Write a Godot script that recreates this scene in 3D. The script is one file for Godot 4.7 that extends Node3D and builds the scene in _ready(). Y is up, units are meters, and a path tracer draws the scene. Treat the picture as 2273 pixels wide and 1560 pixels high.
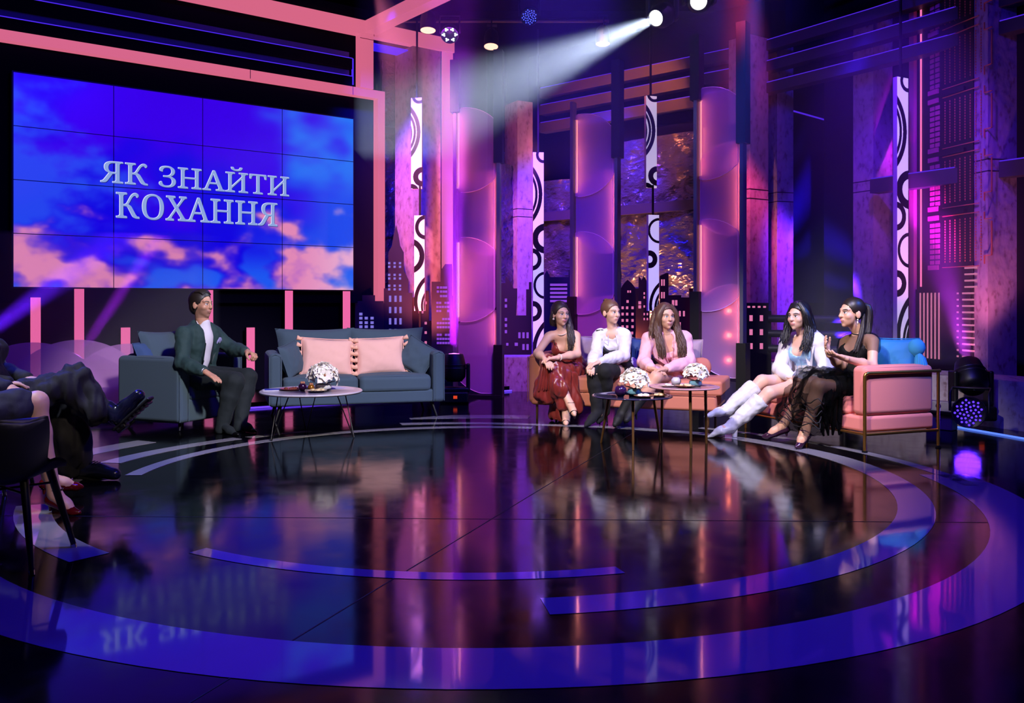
extends Node3D
# Television studio: a round glossy stage with two seating groups before a skyline set.
# The camera stands at x = z = 0, eye height 1.17 m, and looks along -z; units are metres.

const EYE := 1.17
const FOCAL := 2000.0
var UP := Vector3.UP
var taken := {}
var mat_cache := {}

# ---------------------------------------------------------------- mesh collector
class MB:
	var v := PackedVector3Array()
	var n := PackedVector3Array()
	var t := PackedVector2Array()
	var c := PackedColorArray()
	var i := PackedInt32Array()
	func quad(a: Vector3, b: Vector3, cc: Vector3, d: Vector3) -> void:
		var nn := (b - a).cross(cc - a)
		if nn.length_squared() < 1e-16:
			nn = (cc - a).cross(d - a)
		nn = nn.normalized()
		var k := v.size()
		v.append_array([a, b, cc, d]); n.append_array([nn, nn, nn, nn])
		t.append_array([Vector2(0, 1), Vector2(1, 1), Vector2(1, 0), Vector2(0, 0)])
		i.append_array([k, k + 2, k + 1, k, k + 3, k + 2])
	func tri(a: Vector3, b: Vector3, cc: Vector3) -> void:
		var nn := (b - a).cross(cc - a).normalized()
		var k := v.size()
		v.append_array([a, b, cc]); n.append_array([nn, nn, nn]); t.append_array([Vector2(), Vector2(), Vector2()])
		i.append_array([k, k + 2, k + 1])
	func box(p: Vector3, s: Vector3, x := Basis.IDENTITY) -> void:
		var h := s * 0.5
		var q := []
		for k in 8:
			q.append(p + x * Vector3(h.x if k & 1 else -h.x, h.y if k & 2 else -h.y, h.z if k & 4 else -h.z))
		quad(q[4], q[5], q[7], q[6]); quad(q[1], q[0], q[2], q[3]); quad(q[5], q[1], q[3], q[7])
		quad(q[0], q[4], q[6], q[2]); quad(q[6], q[7], q[3], q[2]); quad(q[0], q[1], q[5], q[4])
	func span(a: Vector3, b: Vector3) -> void:
		box((a + b) * 0.5, (b - a).abs())
	# smooth grid of (nu+1) x (nv+1) points; wrap joins the first and last column
	func grid(pts: PackedVector3Array, nu: int, nv: int, flip := false) -> void:
		var k := v.size()
		var w := nu + 1
		for b in nv + 1:
			for a in w:
				var p := pts[b * w + a]
				var dx := pts[b * w + mini(a + 1, nu)] - pts[b * w + maxi(a - 1, 0)]
				if (a == 0 or a == nu) and pts[b * w].distance_to(pts[b * w + nu]) < 1e-5 and nu > 2:
					dx = pts[b * w + 1] - pts[b * w + nu - 1]
				var dy := pts[mini(b + 1, nv) * w + a] - pts[maxi(b - 1, 0) * w + a]
				var nn := dx.cross(dy)
				if nn.length_squared() < 1e-18:
					nn = Vector3.UP if dy.length_squared() < 1e-12 else dy
				nn = nn.normalized()
				v.append(p); n.append(-nn if flip else nn); t.append(Vector2(float(a) / nu, 1.0 - float(b) / nv))
		for b in nv:
			for a in nu:
				var q := k + b * w + a
				if flip:
					i.append_array([q, q + 1, q + w + 1, q, q + w + 1, q + w])
				else:
					i.append_array([q, q + w + 1, q + 1, q, q + w, q + w + 1])
	# rounded box: r is the edge radius, puff swells the faces
	func rbox(p: Vector3, s: Vector3, r: float, x := Basis.IDENTITY, puff := Vector3.ZERO, seg := 0) -> void:
		var h := s * 0.5
		r = minf(r, minf(h.x, minf(h.y, h.z)) * 0.999)
		for f in 6:
			var ax := f / 2
			var sg := 1.0 if f % 2 else -1.0
			var ua := (ax + 1) % 3
			var va := (ax + 2) % 3
			var us := steps(h[ua], r, seg)
			var vs := steps(h[va], r, seg)
			var k := v.size()
			for vv in vs:
				for uu in us:
					var q := Vector3.ZERO
					q[ax] = sg * h[ax]; q[ua] = uu; q[va] = vv
					var inner := Vector3(clampf(q.x, -h.x + r, h.x - r), clampf(q.y, -h.y + r, h.y - r), clampf(q.z, -h.z + r, h.z - r))
					var nn := (q - inner).normalized()
					q = inner + nn * r
					var e := Vector3(1 - pow(q.x / h.x, 2), 1 - pow(q.y / h.y, 2), 1 - pow(q.z / h.z, 2))
					q += Vector3(sign(q.x) * puff.x * e.y * e.z if ax == 0 else 0.0, sign(q.y) * puff.y * e.x * e.z if ax == 1 else 0.0, sign(q.z) * puff.z * e.x * e.y if ax == 2 else 0.0)
					v.append(p + x * q); n.append(x * nn); t.append(Vector2(uu, vv))
			var w := us.size()
			for b in vs.size() - 1:
				for a in w - 1:
					var q := k + b * w + a
					if sg > 0:
						i.append_array([q, q + w + 1, q + 1, q, q + w, q + w + 1])
					else:
						i.append_array([q, q + 1, q + w + 1, q, q + w + 1, q + w])
	func steps(h: float, r: float, seg: int) -> PackedFloat32Array:
		var o := PackedFloat32Array([-h, -h + r * 0.29, -h + r * 0.65, -h + r])
		for k in seg:
			o.append(lerpf(-h + r, h - r, (k + 1.0) / (seg + 1.0)))
		o.append_array([h - r, h - r * 0.65, h - r * 0.29, h])
		return o
	# tube through points with radii; oval squashes it across
	func tube(pts: Array, rad: Array, sides := 8, caps := true, side_dir := Vector3.ZERO, flat := 1.0) -> void:
		var m := pts.size()
		var ring := PackedVector3Array()
		var ref := side_dir
		for k in m:
			var d: Vector3 = (pts[mini(k + 1, m - 1)] - pts[maxi(k - 1, 0)]).normalized()
			if ref == Vector3.ZERO:
				ref = Vector3.RIGHT if absf(d.x) < 0.8 else Vector3.UP
			var a := (ref - d * ref.dot(d)).normalized()
			var b := d.cross(a)
			ref = a
			var r: float = rad[k] if k < rad.size() else rad[-1]
			for s in sides + 1:
				var g := TAU * s / sides
				ring.append(pts[k] + (a * cos(g) + b * sin(g) * flat) * r)
		grid(ring, sides, m - 1)
		if caps:
			for e in 2:
				var o := 0 if e == 0 else (m - 1) * (sides + 1)
				var mid: Vector3 = pts[0] if e == 0 else pts[m - 1]
				for s in sides:
					if e == 0:
						tri(mid, ring[o + s + 1], ring[o + s])
					else:
						tri(mid, ring[o + s], ring[o + s + 1])
	# profile of (radius, height) turned round the y axis of x
	func lathe(prof: Array, seg: int, x: Transform3D, oval := 1.0) -> void:
		var pts := PackedVector3Array()
		for p in prof:
			for s in seg + 1:
				var g := -TAU * s / seg
				pts.append(x * Vector3(p.x * cos(g), p.y, p.x * sin(g) * oval))
		grid(pts, seg, prof.size() - 1)
	# polygon in the x-y plane pushed out along z by depth
	func prism(poly: PackedVector2Array, depth: float, x: Transform3D) -> void:
		if Geometry2D.is_polygon_clockwise(poly):
			poly.reverse()
		var ids := Geometry2D.triangulate_polygon(poly)
		for k in range(0, ids.size(), 3):
			var a := poly[ids[k]]; var b := poly[ids[k + 1]]; var cc := poly[ids[k + 2]]
			if (b - a).cross(cc - a) < 0:
				var sw := b; b = cc; cc = sw
			tri(x * Vector3(a.x, a.y, depth), x * Vector3(b.x, b.y, depth), x * Vector3(cc.x, cc.y, depth))
			tri(x * Vector3(a.x, a.y, 0), x * Vector3(cc.x, cc.y, 0), x * Vector3(b.x, b.y, 0))
		for k in poly.size():
			var a := poly[k]; var b := poly[(k + 1) % poly.size()]
			quad(x * Vector3(a.x, a.y, 0), x * Vector3(b.x, b.y, 0), x * Vector3(b.x, b.y, depth), x * Vector3(a.x, a.y, depth))
	func ball(p: Vector3, r: Vector3, seg := 10, x := Basis.IDENTITY) -> void:
		var pts := PackedVector3Array()
		var rows := maxi(4, seg / 2)
		for b in rows + 1:
			var la := PI * (b / float(rows) - 0.5)
			for s in seg + 1:
				var g := -TAU * s / seg
				pts.append(p + x * (Vector3(cos(la) * cos(g), sin(la), cos(la) * sin(g)) * r))
		grid(pts, seg, rows)
	func ruffle(noise: FastNoiseLite, amp: float, stretch := Vector3.ONE) -> void:
		var w := v.duplicate()
		for k in v.size():
			w[k] += n[k] * noise.get_noise_3dv(v[k] * stretch) * amp
		v = w
		n.fill(Vector3.ZERO)
		for k in range(0, i.size(), 3):
			var nn := (v[i[k + 2]] - v[i[k]]).cross(v[i[k + 1]] - v[i[k]])
			n[i[k]] += nn; n[i[k + 1]] += nn; n[i[k + 2]] += nn
		for k in n.size():
			n[k] = n[k].normalized() if n[k].length_squared() > 0 else Vector3.UP
	func mesh() -> ArrayMesh:
		var a := []
		a.resize(Mesh.ARRAY_MAX)
		a[Mesh.ARRAY_VERTEX] = v; a[Mesh.ARRAY_NORMAL] = n; a[Mesh.ARRAY_TEX_UV] = t; a[Mesh.ARRAY_INDEX] = i
		if c.size() == v.size():
			a[Mesh.ARRAY_COLOR] = c
		var m := ArrayMesh.new()
		m.add_surface_from_arrays(Mesh.PRIMITIVE_TRIANGLES, a)
		return m

# ---------------------------------------------------------------- blended solids, meshed as surface nets
class Solid:
	var prims := []      # [kind, a, b, ra, rb, inverse basis, radii]
	var cuts := []       # [centre, radius]
	func cap(a: Vector3, b: Vector3, ra: float, rb: float) -> Solid:
		prims.append([0, a, b, ra, rb]); return self
	func chain(pts: Array, rad: Array) -> Solid:
		for k in pts.size() - 1:
			prims.append([0, pts[k], pts[k + 1], rad[k], rad[k + 1]])
		return self
	func ell(p: Vector3, r: Vector3, x := Basis.IDENTITY) -> Solid:
		prims.append([1, p, r, x]); return self
	func cut(p: Vector3, r: float) -> Solid:
		cuts.append([p, r]); return self
	func build(mb: MB, h: float, k: float, floor_y := -99.0) -> void:
		var lo := Vector3(1e9, 1e9, 1e9)
		var hi := -lo
		var boxes := []
		var pad := 3.0 * k + 1.5 * h
		for p in prims:
			var a: Vector3
			var b: Vector3
			if p[0] == 0:
				var r := Vector3.ONE * (maxf(p[3], p[4]) + pad)
				a = p[1].min(p[2]) - r; b = p[1].max(p[2]) + r
			else:
				var x: Basis = p[3]
				var rr: Vector3 = p[2]
				var e: Vector3 = x.x.abs() * rr.x + x.y.abs() * rr.y + x.z.abs() * rr.z + Vector3.ONE * pad
				a = p[1] - e; b = p[1] + e
			boxes.append([a, b]); lo = lo.min(a); hi = hi.max(b)
		lo -= Vector3.ONE * h
		var nx := int((hi.x - lo.x) / h) + 3
		var ny := int((hi.y - lo.y) / h) + 3
		var nz := int((hi.z - lo.z) / h) + 3
		var acc := PackedFloat32Array()
		acc.resize(nx * ny * nz)
		var mark := PackedByteArray()
		mark.resize(nx * ny * nz)
		var todo := PackedInt32Array()
		var ik := 1.0 / k
		var near_lo := -3.0 * h
		var near_hi := 2.5 * h + 2.0 * k
		for q in prims.size():
			var p: Array = prims[q]
			var i0 := int((boxes[q][0].x - lo.x) / h); var i1 := int((boxes[q][1].x - lo.x) / h) + 1
			var j0 := int((boxes[q][0].y - lo.y) / h); var j1 := int((boxes[q][1].y - lo.y) / h) + 1
			var k0 := int((boxes[q][0].z - lo.z) / h); var k1 := int((boxes[q][1].z - lo.z) / h) + 1
			var capsule: bool = p[0] == 0
			var a: Vector3 = p[1]
			var ab := Vector3.ZERO
			var inv_l := 0.0
			var ra := 0.0
			var dr := 0.0
			var inv := Basis.IDENTITY
			var rm := 0.0
			if capsule:
				ab = p[2] - p[1]; inv_l = 1.0 / maxf(ab.length_squared(), 1e-9); ra = p[3]; dr = p[4] - p[3]
			else:
				var rr: Vector3 = p[2]
				inv = Basis.from_scale(Vector3.ONE / rr) * (p[3] as Basis).transposed()
				rm = minf(rr.x, minf(rr.y, rr.z))
			for kk in range(k0, mini(k1, nz)):
				for j in range(j0, mini(j1, ny)):
					var at := (kk * ny + j) * nx
					for i in range(i0, mini(i1, nx)):
						var w := Vector3(lo.x + i * h, lo.y + j * h, lo.z + kk * h) - a
						var d: float
						if capsule:
							var s := clampf(w.dot(ab) * inv_l, 0.0, 1.0)
							d = (w - ab * s).length() - ra - dr * s
						else:
							var e := inv * w
							var l := e.length()
							d = (l - 1.0) * (rm if l < 0.3 else w.length() / l)
						if d < pad:
							acc[at + i] += exp(clampf(-d * ik, -20.0, 20.0))
							if d > near_lo and d < near_hi and mark[at + i] == 0:
								mark[at + i] = 1; todo.append(at + i)
		for cu in cuts:
			var r: float = cu[1] + 2.0 * h
			var a: Vector3 = (cu[0] - lo - Vector3.ONE * r) / h
			var b: Vector3 = (cu[0] - lo + Vector3.ONE * r) / h
			for kk in range(maxi(0, int(a.z)), mini(nz, int(b.z) + 2)):
				for j in range(maxi(0, int(a.y)), mini(ny, int(b.y) + 2)):
					for i in range(maxi(0, int(a.x)), mini(nx, int(b.x) + 2)):
						var d: float = (Vector3(lo.x + i * h, lo.y + j * h, lo.z + kk * h) - cu[0]).length() - cu[1]
						var at := (kk * ny + j) * nx + i
						acc[at] = minf(acc[at], exp(clampf(d * ik, -20.0, 20.0)))
						if mark[at] == 0:
							mark[at] = 1; todo.append(at)
		var id := PackedInt32Array()
		id.resize(nx * ny * nz)
		var sx := 1
		var sy := nx
		var sz := nx * ny
		var off := PackedInt32Array([0, sx, sy, sx + sy, sz, sx + sz, sy + sz, sx + sy + sz])
		var edges := PackedInt32Array([0, 1, 2, 3, 4, 5, 6, 7, 0, 2, 1, 3, 4, 6, 5, 7, 0, 4, 1, 5, 2, 6, 3, 7])
		var cells := PackedInt32Array()
		var base := mb.v.size()
		var total := nx * ny * nz - sx - sy - sz
		var f := PackedFloat32Array()
		f.resize(8)
		# every cell round a marked corner
		var seen := PackedByteArray()
		seen.resize(nx * ny * nz)
		for m in todo:
			for o in 8:
				var cell := m - off[o]
				if cell < 0 or cell >= total or seen[cell]:
					continue
				seen[cell] = 1
				var inside := 0
				for g in 8:
					var s := acc[cell + off[g]]
					f[g] = -k * log(maxf(s, 1e-6))
					if s > 1.0:
						inside += 1
				if inside == 0 or inside == 8:
					continue
				var sum := Vector3.ZERO
				var cnt := 0
				for e in 12:
					var a := edges[e * 2]
					var b := edges[e * 2 + 1]
					if (f[a] < 0.0) != (f[b] < 0.0):
						var s := f[a] / (f[a] - f[b])
						var pa := Vector3(a & 1, (a >> 1) & 1, a >> 2)
						var pb := Vector3(b & 1, (b >> 1) & 1, b >> 2)
						sum += pa.lerp(pb, s); cnt += 1
				var kk := cell / sz
				var j := (cell - kk * sz) / nx
				var i := cell - kk * sz - j * nx
				var p := lo + (Vector3(i, j, kk) + sum / cnt) * h
				p.y = maxf(p.y, floor_y)
				id[cell] = mb.v.size() + 1
				mb.v.append(p); mb.n.append(Vector3.ZERO); mb.t.append(Vector2.ZERO)
				cells.append(cell)
		for cell in cells:
			var s0 := acc[cell] > 1.0
			for ax in 3:
				var d1: int = [sx, sy, sz][ax]
				var s1 := acc[cell + d1] > 1.0
				if s0 == s1:
					continue
				var u: int = [sy, sz, sx][ax]
				var w: int = [sz, sx, sy][ax]
				var a := id[cell] - 1
				var b := id[cell - u] - 1
				var c := id[cell - u - w] - 1
				var d := id[cell - w] - 1
				if b < 0 or c < 0 or d < 0:
					continue
				if not s0:
					var sw := b; b = d; d = sw
				var nn := (mb.v[b] - mb.v[a]).cross(mb.v[c] - mb.v[a]) + (mb.v[c] - mb.v[a]).cross(mb.v[d] - mb.v[a])
				mb.n[a] += nn; mb.n[b] += nn; mb.n[c] += nn; mb.n[d] += nn
				mb.i.append_array([a, c, b, a, d, c])
		for q in range(base, mb.v.size()):
			mb.n[q] = mb.n[q].normalized() if mb.n[q].length_squared() > 0 else Vector3.UP

# ---------------------------------------------------------------- places, things and parts
# a point of the studio, d metres in front of the camera plane
func at(u: float, v: float, d: float) -> Vector3:
	return Vector3((u - 1093.5) / FOCAL * d, EYE + (672.0 - v) / FOCAL * d, -d)

func numbered(called: String) -> String:
	var k: int = taken.get(called, 0)
	taken[called] = k + 1
	return called if k == 0 else "%s_%03d" % [called, k]

func tag(o: Node, label: String, category: String, group := "") -> Node:
	o.set_meta("label", label); o.set_meta("category", category)
	if group:
		o.set_meta("group", group)
	return o

func thing(called: String, label: String, category: String, x := Transform3D.IDENTITY, group := "") -> Node3D:
	var o := Node3D.new()
	o.name = numbered(called)
	add_child(o, true)
	o.transform = x
	tag(o, label, category, group)
	return o

func put(called: String, mb, m: Material, parent: Node = null) -> MeshInstance3D:
	var o := MeshInstance3D.new()
	o.mesh = mb.mesh() if mb is MB else mb
	o.material_override = m
	o.name = called if parent else numbered(called)
	(parent if parent else self).add_child(o, true)
	return o

func struct(called: String, mb: MB, m: Material) -> MeshInstance3D:
	var o := put(called, mb, m)
	o.set_meta("kind", "structure")
	return o

func slab(p: Vector3, s: Vector3) -> MB:
	var mb := MB.new()
	mb.box(p, s)
	return mb

func from_to(a: Vector3, b: Vector3) -> MB:
	var mb := MB.new()
	mb.span(a, b)
	return mb

func soft(p: Vector3, s: Vector3, r: float, puff := Vector3.ZERO, x := Basis.IDENTITY, seg := 2) -> MB:
	var mb := MB.new()
	mb.rbox(p, s, r, x, puff, seg)
	return mb

func pipe(pts: Array, rad: Array, sides := 8) -> MB:
	var mb := MB.new()
	mb.tube(pts, rad, sides)
	return mb

func frame(o: Vector3, e: Vector3) -> Transform3D:   # x along e, y up, z towards the stage
	e = Vector3(e.x, 0, e.z).normalized()
	return Transform3D(Basis(e, UP, e.cross(UP)), o)

func noise(seed_: int, freq: float, oct := 3) -> FastNoiseLite:
	var f := FastNoiseLite.new()
	f.seed = seed_; f.frequency = freq; f.fractal_octaves = oct
	return f

# ---------------------------------------------------------------- materials
func mat(key: String, c: Color, rough := 0.6, metal := 0.0, spec := 0.5) -> StandardMaterial3D:
	if mat_cache.has(key):
		return mat_cache[key]
	var m := StandardMaterial3D.new()
	m.resource_name = key
	m.albedo_color = c; m.roughness = rough; m.metallic = metal; m.metallic_specular = spec
	mat_cache[key] = m
	return m

func glow(key: String, c: Color, energy := 1.0) -> StandardMaterial3D:
	var m := mat(key, Color(0.04, 0.03, 0.04), 0.5)
	m.emission_enabled = true; m.emission = c; m.emission_energy_multiplier = energy
	return m

func ramp_noise(seed_: int, freq: float, cols: Array, offs: Array, size := 512, kind := FastNoiseLite.TYPE_SIMPLEX_SMOOTH, oct := 5) -> NoiseTexture2D:
	var t := NoiseTexture2D.new()
	var f := noise(seed_, freq, oct)
	f.noise_type = kind
	t.noise = f; t.width = size; t.height = size; t.seamless = true
	var g := Gradient.new()
	g.colors = PackedColorArray(cols); g.offsets = PackedFloat32Array(offs)
	t.color_ramp = g
	return t

func bumps(seed_: int, freq: float, strength: float, size := 256) -> NoiseTexture2D:
	var t := NoiseTexture2D.new()
	t.noise = noise(seed_, freq, 4); t.width = size; t.height = size; t.seamless = true
	t.as_normal_map = true; t.bump_strength = strength
	return t

func cloth(key: String, c: Color, rough := 0.85, sheen := 0.25, scale := 9.0, bump := 0.5) -> StandardMaterial3D:
	if mat_cache.has(key):
		return mat_cache[key]
	var m := mat(key, c, rough)
	m.rim_enabled = true; m.rim = sheen; m.rim_tint = 0.6
	if not mat_cache.has("_weave"):
		mat_cache["_weave"] = bumps(5, 0.12, 4.0)
	m.normal_enabled = true; m.normal_texture = mat_cache["_weave"]; m.normal_scale = bump
	m.uv1_triplanar = true; m.uv1_world_triplanar = true; m.uv1_scale = Vector3.ONE * scale
	return m

func concrete(key: String, c: Color) -> StandardMaterial3D:
	if mat_cache.has(key):
		return mat_cache[key]
	if not mat_cache.has("_conc"):
		mat_cache["_conc"] = ramp_noise(21, 0.026, [Color(0.45, 0.43, 0.43), Color(0.78, 0.7, 0.7), Color(0.88, 0.87, 0.87), Color(1, 1, 1)], [0.0, 0.26, 0.33, 1.0])
		mat_cache["_conc_n"] = bumps(22, 0.03, 3.0)
	var m := mat(key, c, 0.75)
	m.albedo_texture = mat_cache["_conc"]
	m.normal_enabled = true; m.normal_texture = mat_cache["_conc_n"]; m.normal_scale = 0.5
	m.uv1_triplanar = true; m.uv1_world_triplanar = true; m.uv1_scale = Vector3(0.9, 0.45, 0.9)
	return m

# ---------------------------------------------------------------- lights
func aim(l: Light3D, p: Vector3, to: Vector3) -> void:
	add_child(l, true)
	l.look_at_from_position(p, to, UP if absf((to - p).normalized().y) < 0.98 else Vector3.RIGHT)
	l.shadow_enabled = true

func spot(called: String, p: Vector3, to: Vector3, c: Color, e: float, deg: float, size := 0.12, blend := 0.5) -> SpotLight3D:
	var l := SpotLight3D.new()
	l.name = called; l.light_color = c; l.light_energy = e; l.spot_angle = deg; l.light_size = size; l.spot_range = 30.0
	l.spot_attenuation = 2.0; l.spot_angle_attenuation = blend
	aim(l, p, to)
	return l

func area(called: String, p: Vector3, to: Vector3, c: Color, e: float, s: Vector2) -> AreaLight3D:
	var l := AreaLight3D.new()
	l.name = called; l.light_color = c; l.light_energy = e; l.area_size = s; l.area_range = 30.0; l.area_attenuation = 2.0
	l.area_normalize_energy = true
	aim(l, p, to)
	return l

func lamp(called: String, p: Vector3, c: Color, e: float, size := 0.05) -> OmniLight3D:
	var l := OmniLight3D.new()
	l.name = called; l.light_color = c; l.light_energy = e; l.light_size = size; l.omni_range = 30.0; l.omni_attenuation = 2.0
	add_child(l, true)
	l.position = p
	l.shadow_enabled = true
	return l

func _ready() -> void:
	# ------------------------------------------------------------ camera
	var cam := Camera3D.new()
	cam.projection = Camera3D.PROJECTION_FRUSTUM
	cam.near = 0.1; cam.far = 60.0
	cam.size = 0.1 * 1560.0 / FOCAL
	cam.frustum_offset = Vector2(0.1 * 43.0 / FOCAL, -0.1 * 108.0 / FOCAL)
	cam.position = Vector3(0, EYE, 0)
	add_child(cam)
	cam.current = true
	# ------------------------------------------------------------ environment: a closed dark studio
	var we := WorldEnvironment.new()
	var env := Environment.new()
	env.background_mode = Environment.BG_COLOR
	env.background_color = Color(0, 0, 0)
	env.tonemap_mode = Environment.TONE_MAPPER_LINEAR
	env.tonemap_exposure = 1.0
	env.sdfgi_enabled = true; env.ssao_enabled = true; env.ssil_enabled = true
	env.volumetric_fog_enabled = true; env.volumetric_fog_density = 0.0
	we.environment = env
	add_child(we)
	# ------------------------------------------------------------ studio lamps outside the frame
	# white key lamps on the front grid, one for each seating group
	spot("key_lamp_right_group", Vector3(-1.6, 5.4, -2.8), Vector3(1.9, 0.45, -8.0), Color(1.0, 0.95, 0.9), 74.0, 14.5, 0.2, 0.45)
	spot("fill_lamp_right_group", Vector3(2.6, 6.0, -3.2), Vector3(1.9, 0.4, -8.0), Color(1.0, 0.96, 0.93), 48.0, 13.5, 0.2, 0.45)
	spot("key_lamp_left_group", Vector3(1.6, 4.9, -2.4), Vector3(-1.9, 0.4, -8.4), Color(1.0, 0.96, 0.92), 84.0, 13.5, 0.2, 0.45)
	# blue side lamps from the wings
	spot("blue_side_lamp", Vector3(6.0, 4.2, -5.6), Vector3(2.3, 0.7, -8.0), Color(0.2, 0.45, 1.0), 22.0, 16.0, 0.2, 0.5)
	spot("violet_top_lamp", Vector3(2.6, 5.2, -10.6), Vector3(1.2, 0.5, -8.6), Color(0.6, 0.3, 1.0), 15.0, 22.0, 0.2, 0.5)
	spot("blue_audience_lamp", Vector3(-5.4, 4.6, -8.2), Vector3(-2.3, 0.5, -5.2), Color(0.12, 0.2, 1.0), 26.0, 24.0, 0.2, 0.5)
	spot("warm_audience_lamp", Vector3(0.6, 4.2, -1.2), Vector3(-2.6, 0.6, -4.9), Color(1.0, 0.9, 0.8), 14.0, 10.0, 0.2, 0.5)
	# violet front wash over the stage floor
	area("violet_floor_wash", Vector3(1.5, 5.6, -3.8), Vector3(0.9, 0, -5.2), Color(0.2, 0.08, 1.0), 34.0, Vector2(2.5, 1.0))
	spot("white_floor_wash", Vector3(-4.0, 5.4, -4.4), Vector3(-2.7, 0, -5.7), Color(0.88, 0.9, 1.0), 26.0, 20.0, 0.3, 0.9)
	# coloured washes on the set
	spot("rose_column_lamp", Vector3(-0.9, 0.35, -11.2), Vector3(-0.75, 3.4, -12.7), Color(1.0, 0.44, 0.44), 16.0, 42.0, 0.1, 0.6)
	spot("rose_top_lamp", Vector3(-1.6, 5.0, -9.4), Vector3(-0.8, 2.6, -12.6), Color(1.0, 0.5, 0.6), 56.0, 17.0, 0.1, 0.6)
	spot("violet_column_lamp", Vector3(0.2, 5.0, -11.2), Vector3(0.5, 1.9, -14.0), Color(0.5, 0.15, 1.0), 45.0, 16.0, 0.1, 0.6)
	spot("orange_foil_lamp", Vector3(2.02, 0.6, -12.75), Vector3(2.45, 2.3, -12.85), Color(1.0, 0.6, 0.42), 14.0, 62.0, 0.1, 0.6)
	spot("orange_beam_lamp", Vector3(1.2, 4.9, -11.4), Vector3(1.9, 3.9, -13.2), Color(1.0, 0.5, 0.34), 12.0, 35.0, 0.1, 0.6)
	spot("blue_foil_lamp", Vector3(1.2, 4.9, -12.4), Vector3(1.5, 1.4, -13.9), Color(0.1, 0.1, 1.0), 52.0, 34.0, 0.1, 0.6)
	spot("blue_corner_lamp", Vector3(-1.4, 5.0, -11.4), Vector3(-1.3, 1.2, -12.9), Color(0.1, 0.08, 1.0), 46.0, 30.0, 0.1, 0.6)
	spot("magenta_column_lamp", Vector3(2.6, 5.2, -9.6), Vector3(3.4, 1.7, -11.6), Color(1.0, 0.3, 0.6), 46.0, 12.0, 0.1, 0.6)
	spot("blue_alcove_lamp", Vector3(4.5, 0.6, -10.9), Vector3(4.2, 2.2, -12.6), Color(0.16, 0.06, 1.0), 30.0, 45.0, 0.1, 0.6)
	spot("blue_column_lamp", Vector3(4.35, 5.3, -9.7), Vector3(3.86, 1.7, -11.9), Color(0.18, 0.08, 1.0), 110.0, 7.0, 0.1, 0.9)
	spot("violet_right_lamp", Vector3(3.2, 5.0, -7.4), Vector3(4.6, 2.2, -10.2), Color(0.42, 0.12, 1.0), 26.0, 20.0, 0.1, 0.6)
	spot("rose_facade_lamp", Vector3(4.6, 0.6, -8.6), Vector3(4.9, 2.8, -9.8), Color(1.0, 0.5, 0.72), 2.5, 40.0, 0.1, 0.6)
	spot("indigo_beam_lamp", Vector3(2.5, 5.2, -8.0), Vector3(4.2, 4.2, -10.6), Color(0.2, 0.1, 1.0), 6.0, 25.0, 0.1, 0.6)
	spot("violet_tower_lamp", Vector3(0.6, 5.6, -8.2), Vector3(1.1, 1.0, -11.2), Color(0.35, 0.2, 1.0), 34.0, 22.0, 0.1, 0.8)
	spot("plinth_lamp", Vector3(0.4, 3.0, -9.8), Vector3(0.3, 0.2, -11.8), Color(1.0, 0.45, 0.68), 7.0, 25.0, 0.1, 0.6)
	# ------------------------------------------------------------ structure
	build_floor()
	build_shell()
	var sw := frame(Vector3(-5.099, 0, -9.58), Vector3(0.795, 0, -0.606))
	build_screen_wall(sw)
	build_back()
	# ------------------------------------------------------------ large set pieces
	build_screen(sw)
	build_discs()
	build_light_panel(1015, 1104, 11.3, 11.2, [3.08, 2.29, 1.46, 0.56], [[0, 3.55, 4.2], [1, 2.9, 4.3], [1, 0.0, 0.65]], "first frosted light panel, right of the pink column")
	build_light_panel(1276, 1368, 11.6, 11.3, [3.06, 2.32, 1.55, 0.73], [[0, 0.0, 1.25], [1, 2.98, 4.2]], "second frosted light panel, behind the white shirt")
	build_light_panel(1551, 1646, 10.4, 10.1, [3.11, 2.46, 1.6, 0.85], [[0, 3.5, 4.25], [0, 0.0, 1.3], [1, 2.95, 4.3], [1, 0.0, 0.72]], "third frosted light panel, between the two right sofas", [1.08, 0.80, 0.52])
	build_banner(912, 937, 217, 419, 12.2, 0, -0.2, "upper wavy black and white banner on the pink column")
	build_banner(919, 943, 478, 690, 12.15, 1, -0.2, "lower ringed black and white banner on the pink column")
	build_banner(1183, 1207, 338, 830, 12.6, 2, 0.1, "long ringed banner beside the burgundy dress")
	build_banner(1433, 1459, 213, 417, 12.0, 0, 0.3, "upper wavy banner in front of the orange foil")
	build_banner(1438, 1464, 477, 690, 11.95, 3, 0.3, "lower ringed banner above the pink blazer")
	build_banner(1985, 2022, 172, 810, 9.7, 2, 0.5, "long ringed banner behind the blue cushion")
	build_skyline()
	build_facade()
	build_lamps()
	build_furniture()
	build_people()
	build_props()
	build_haze()

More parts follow.
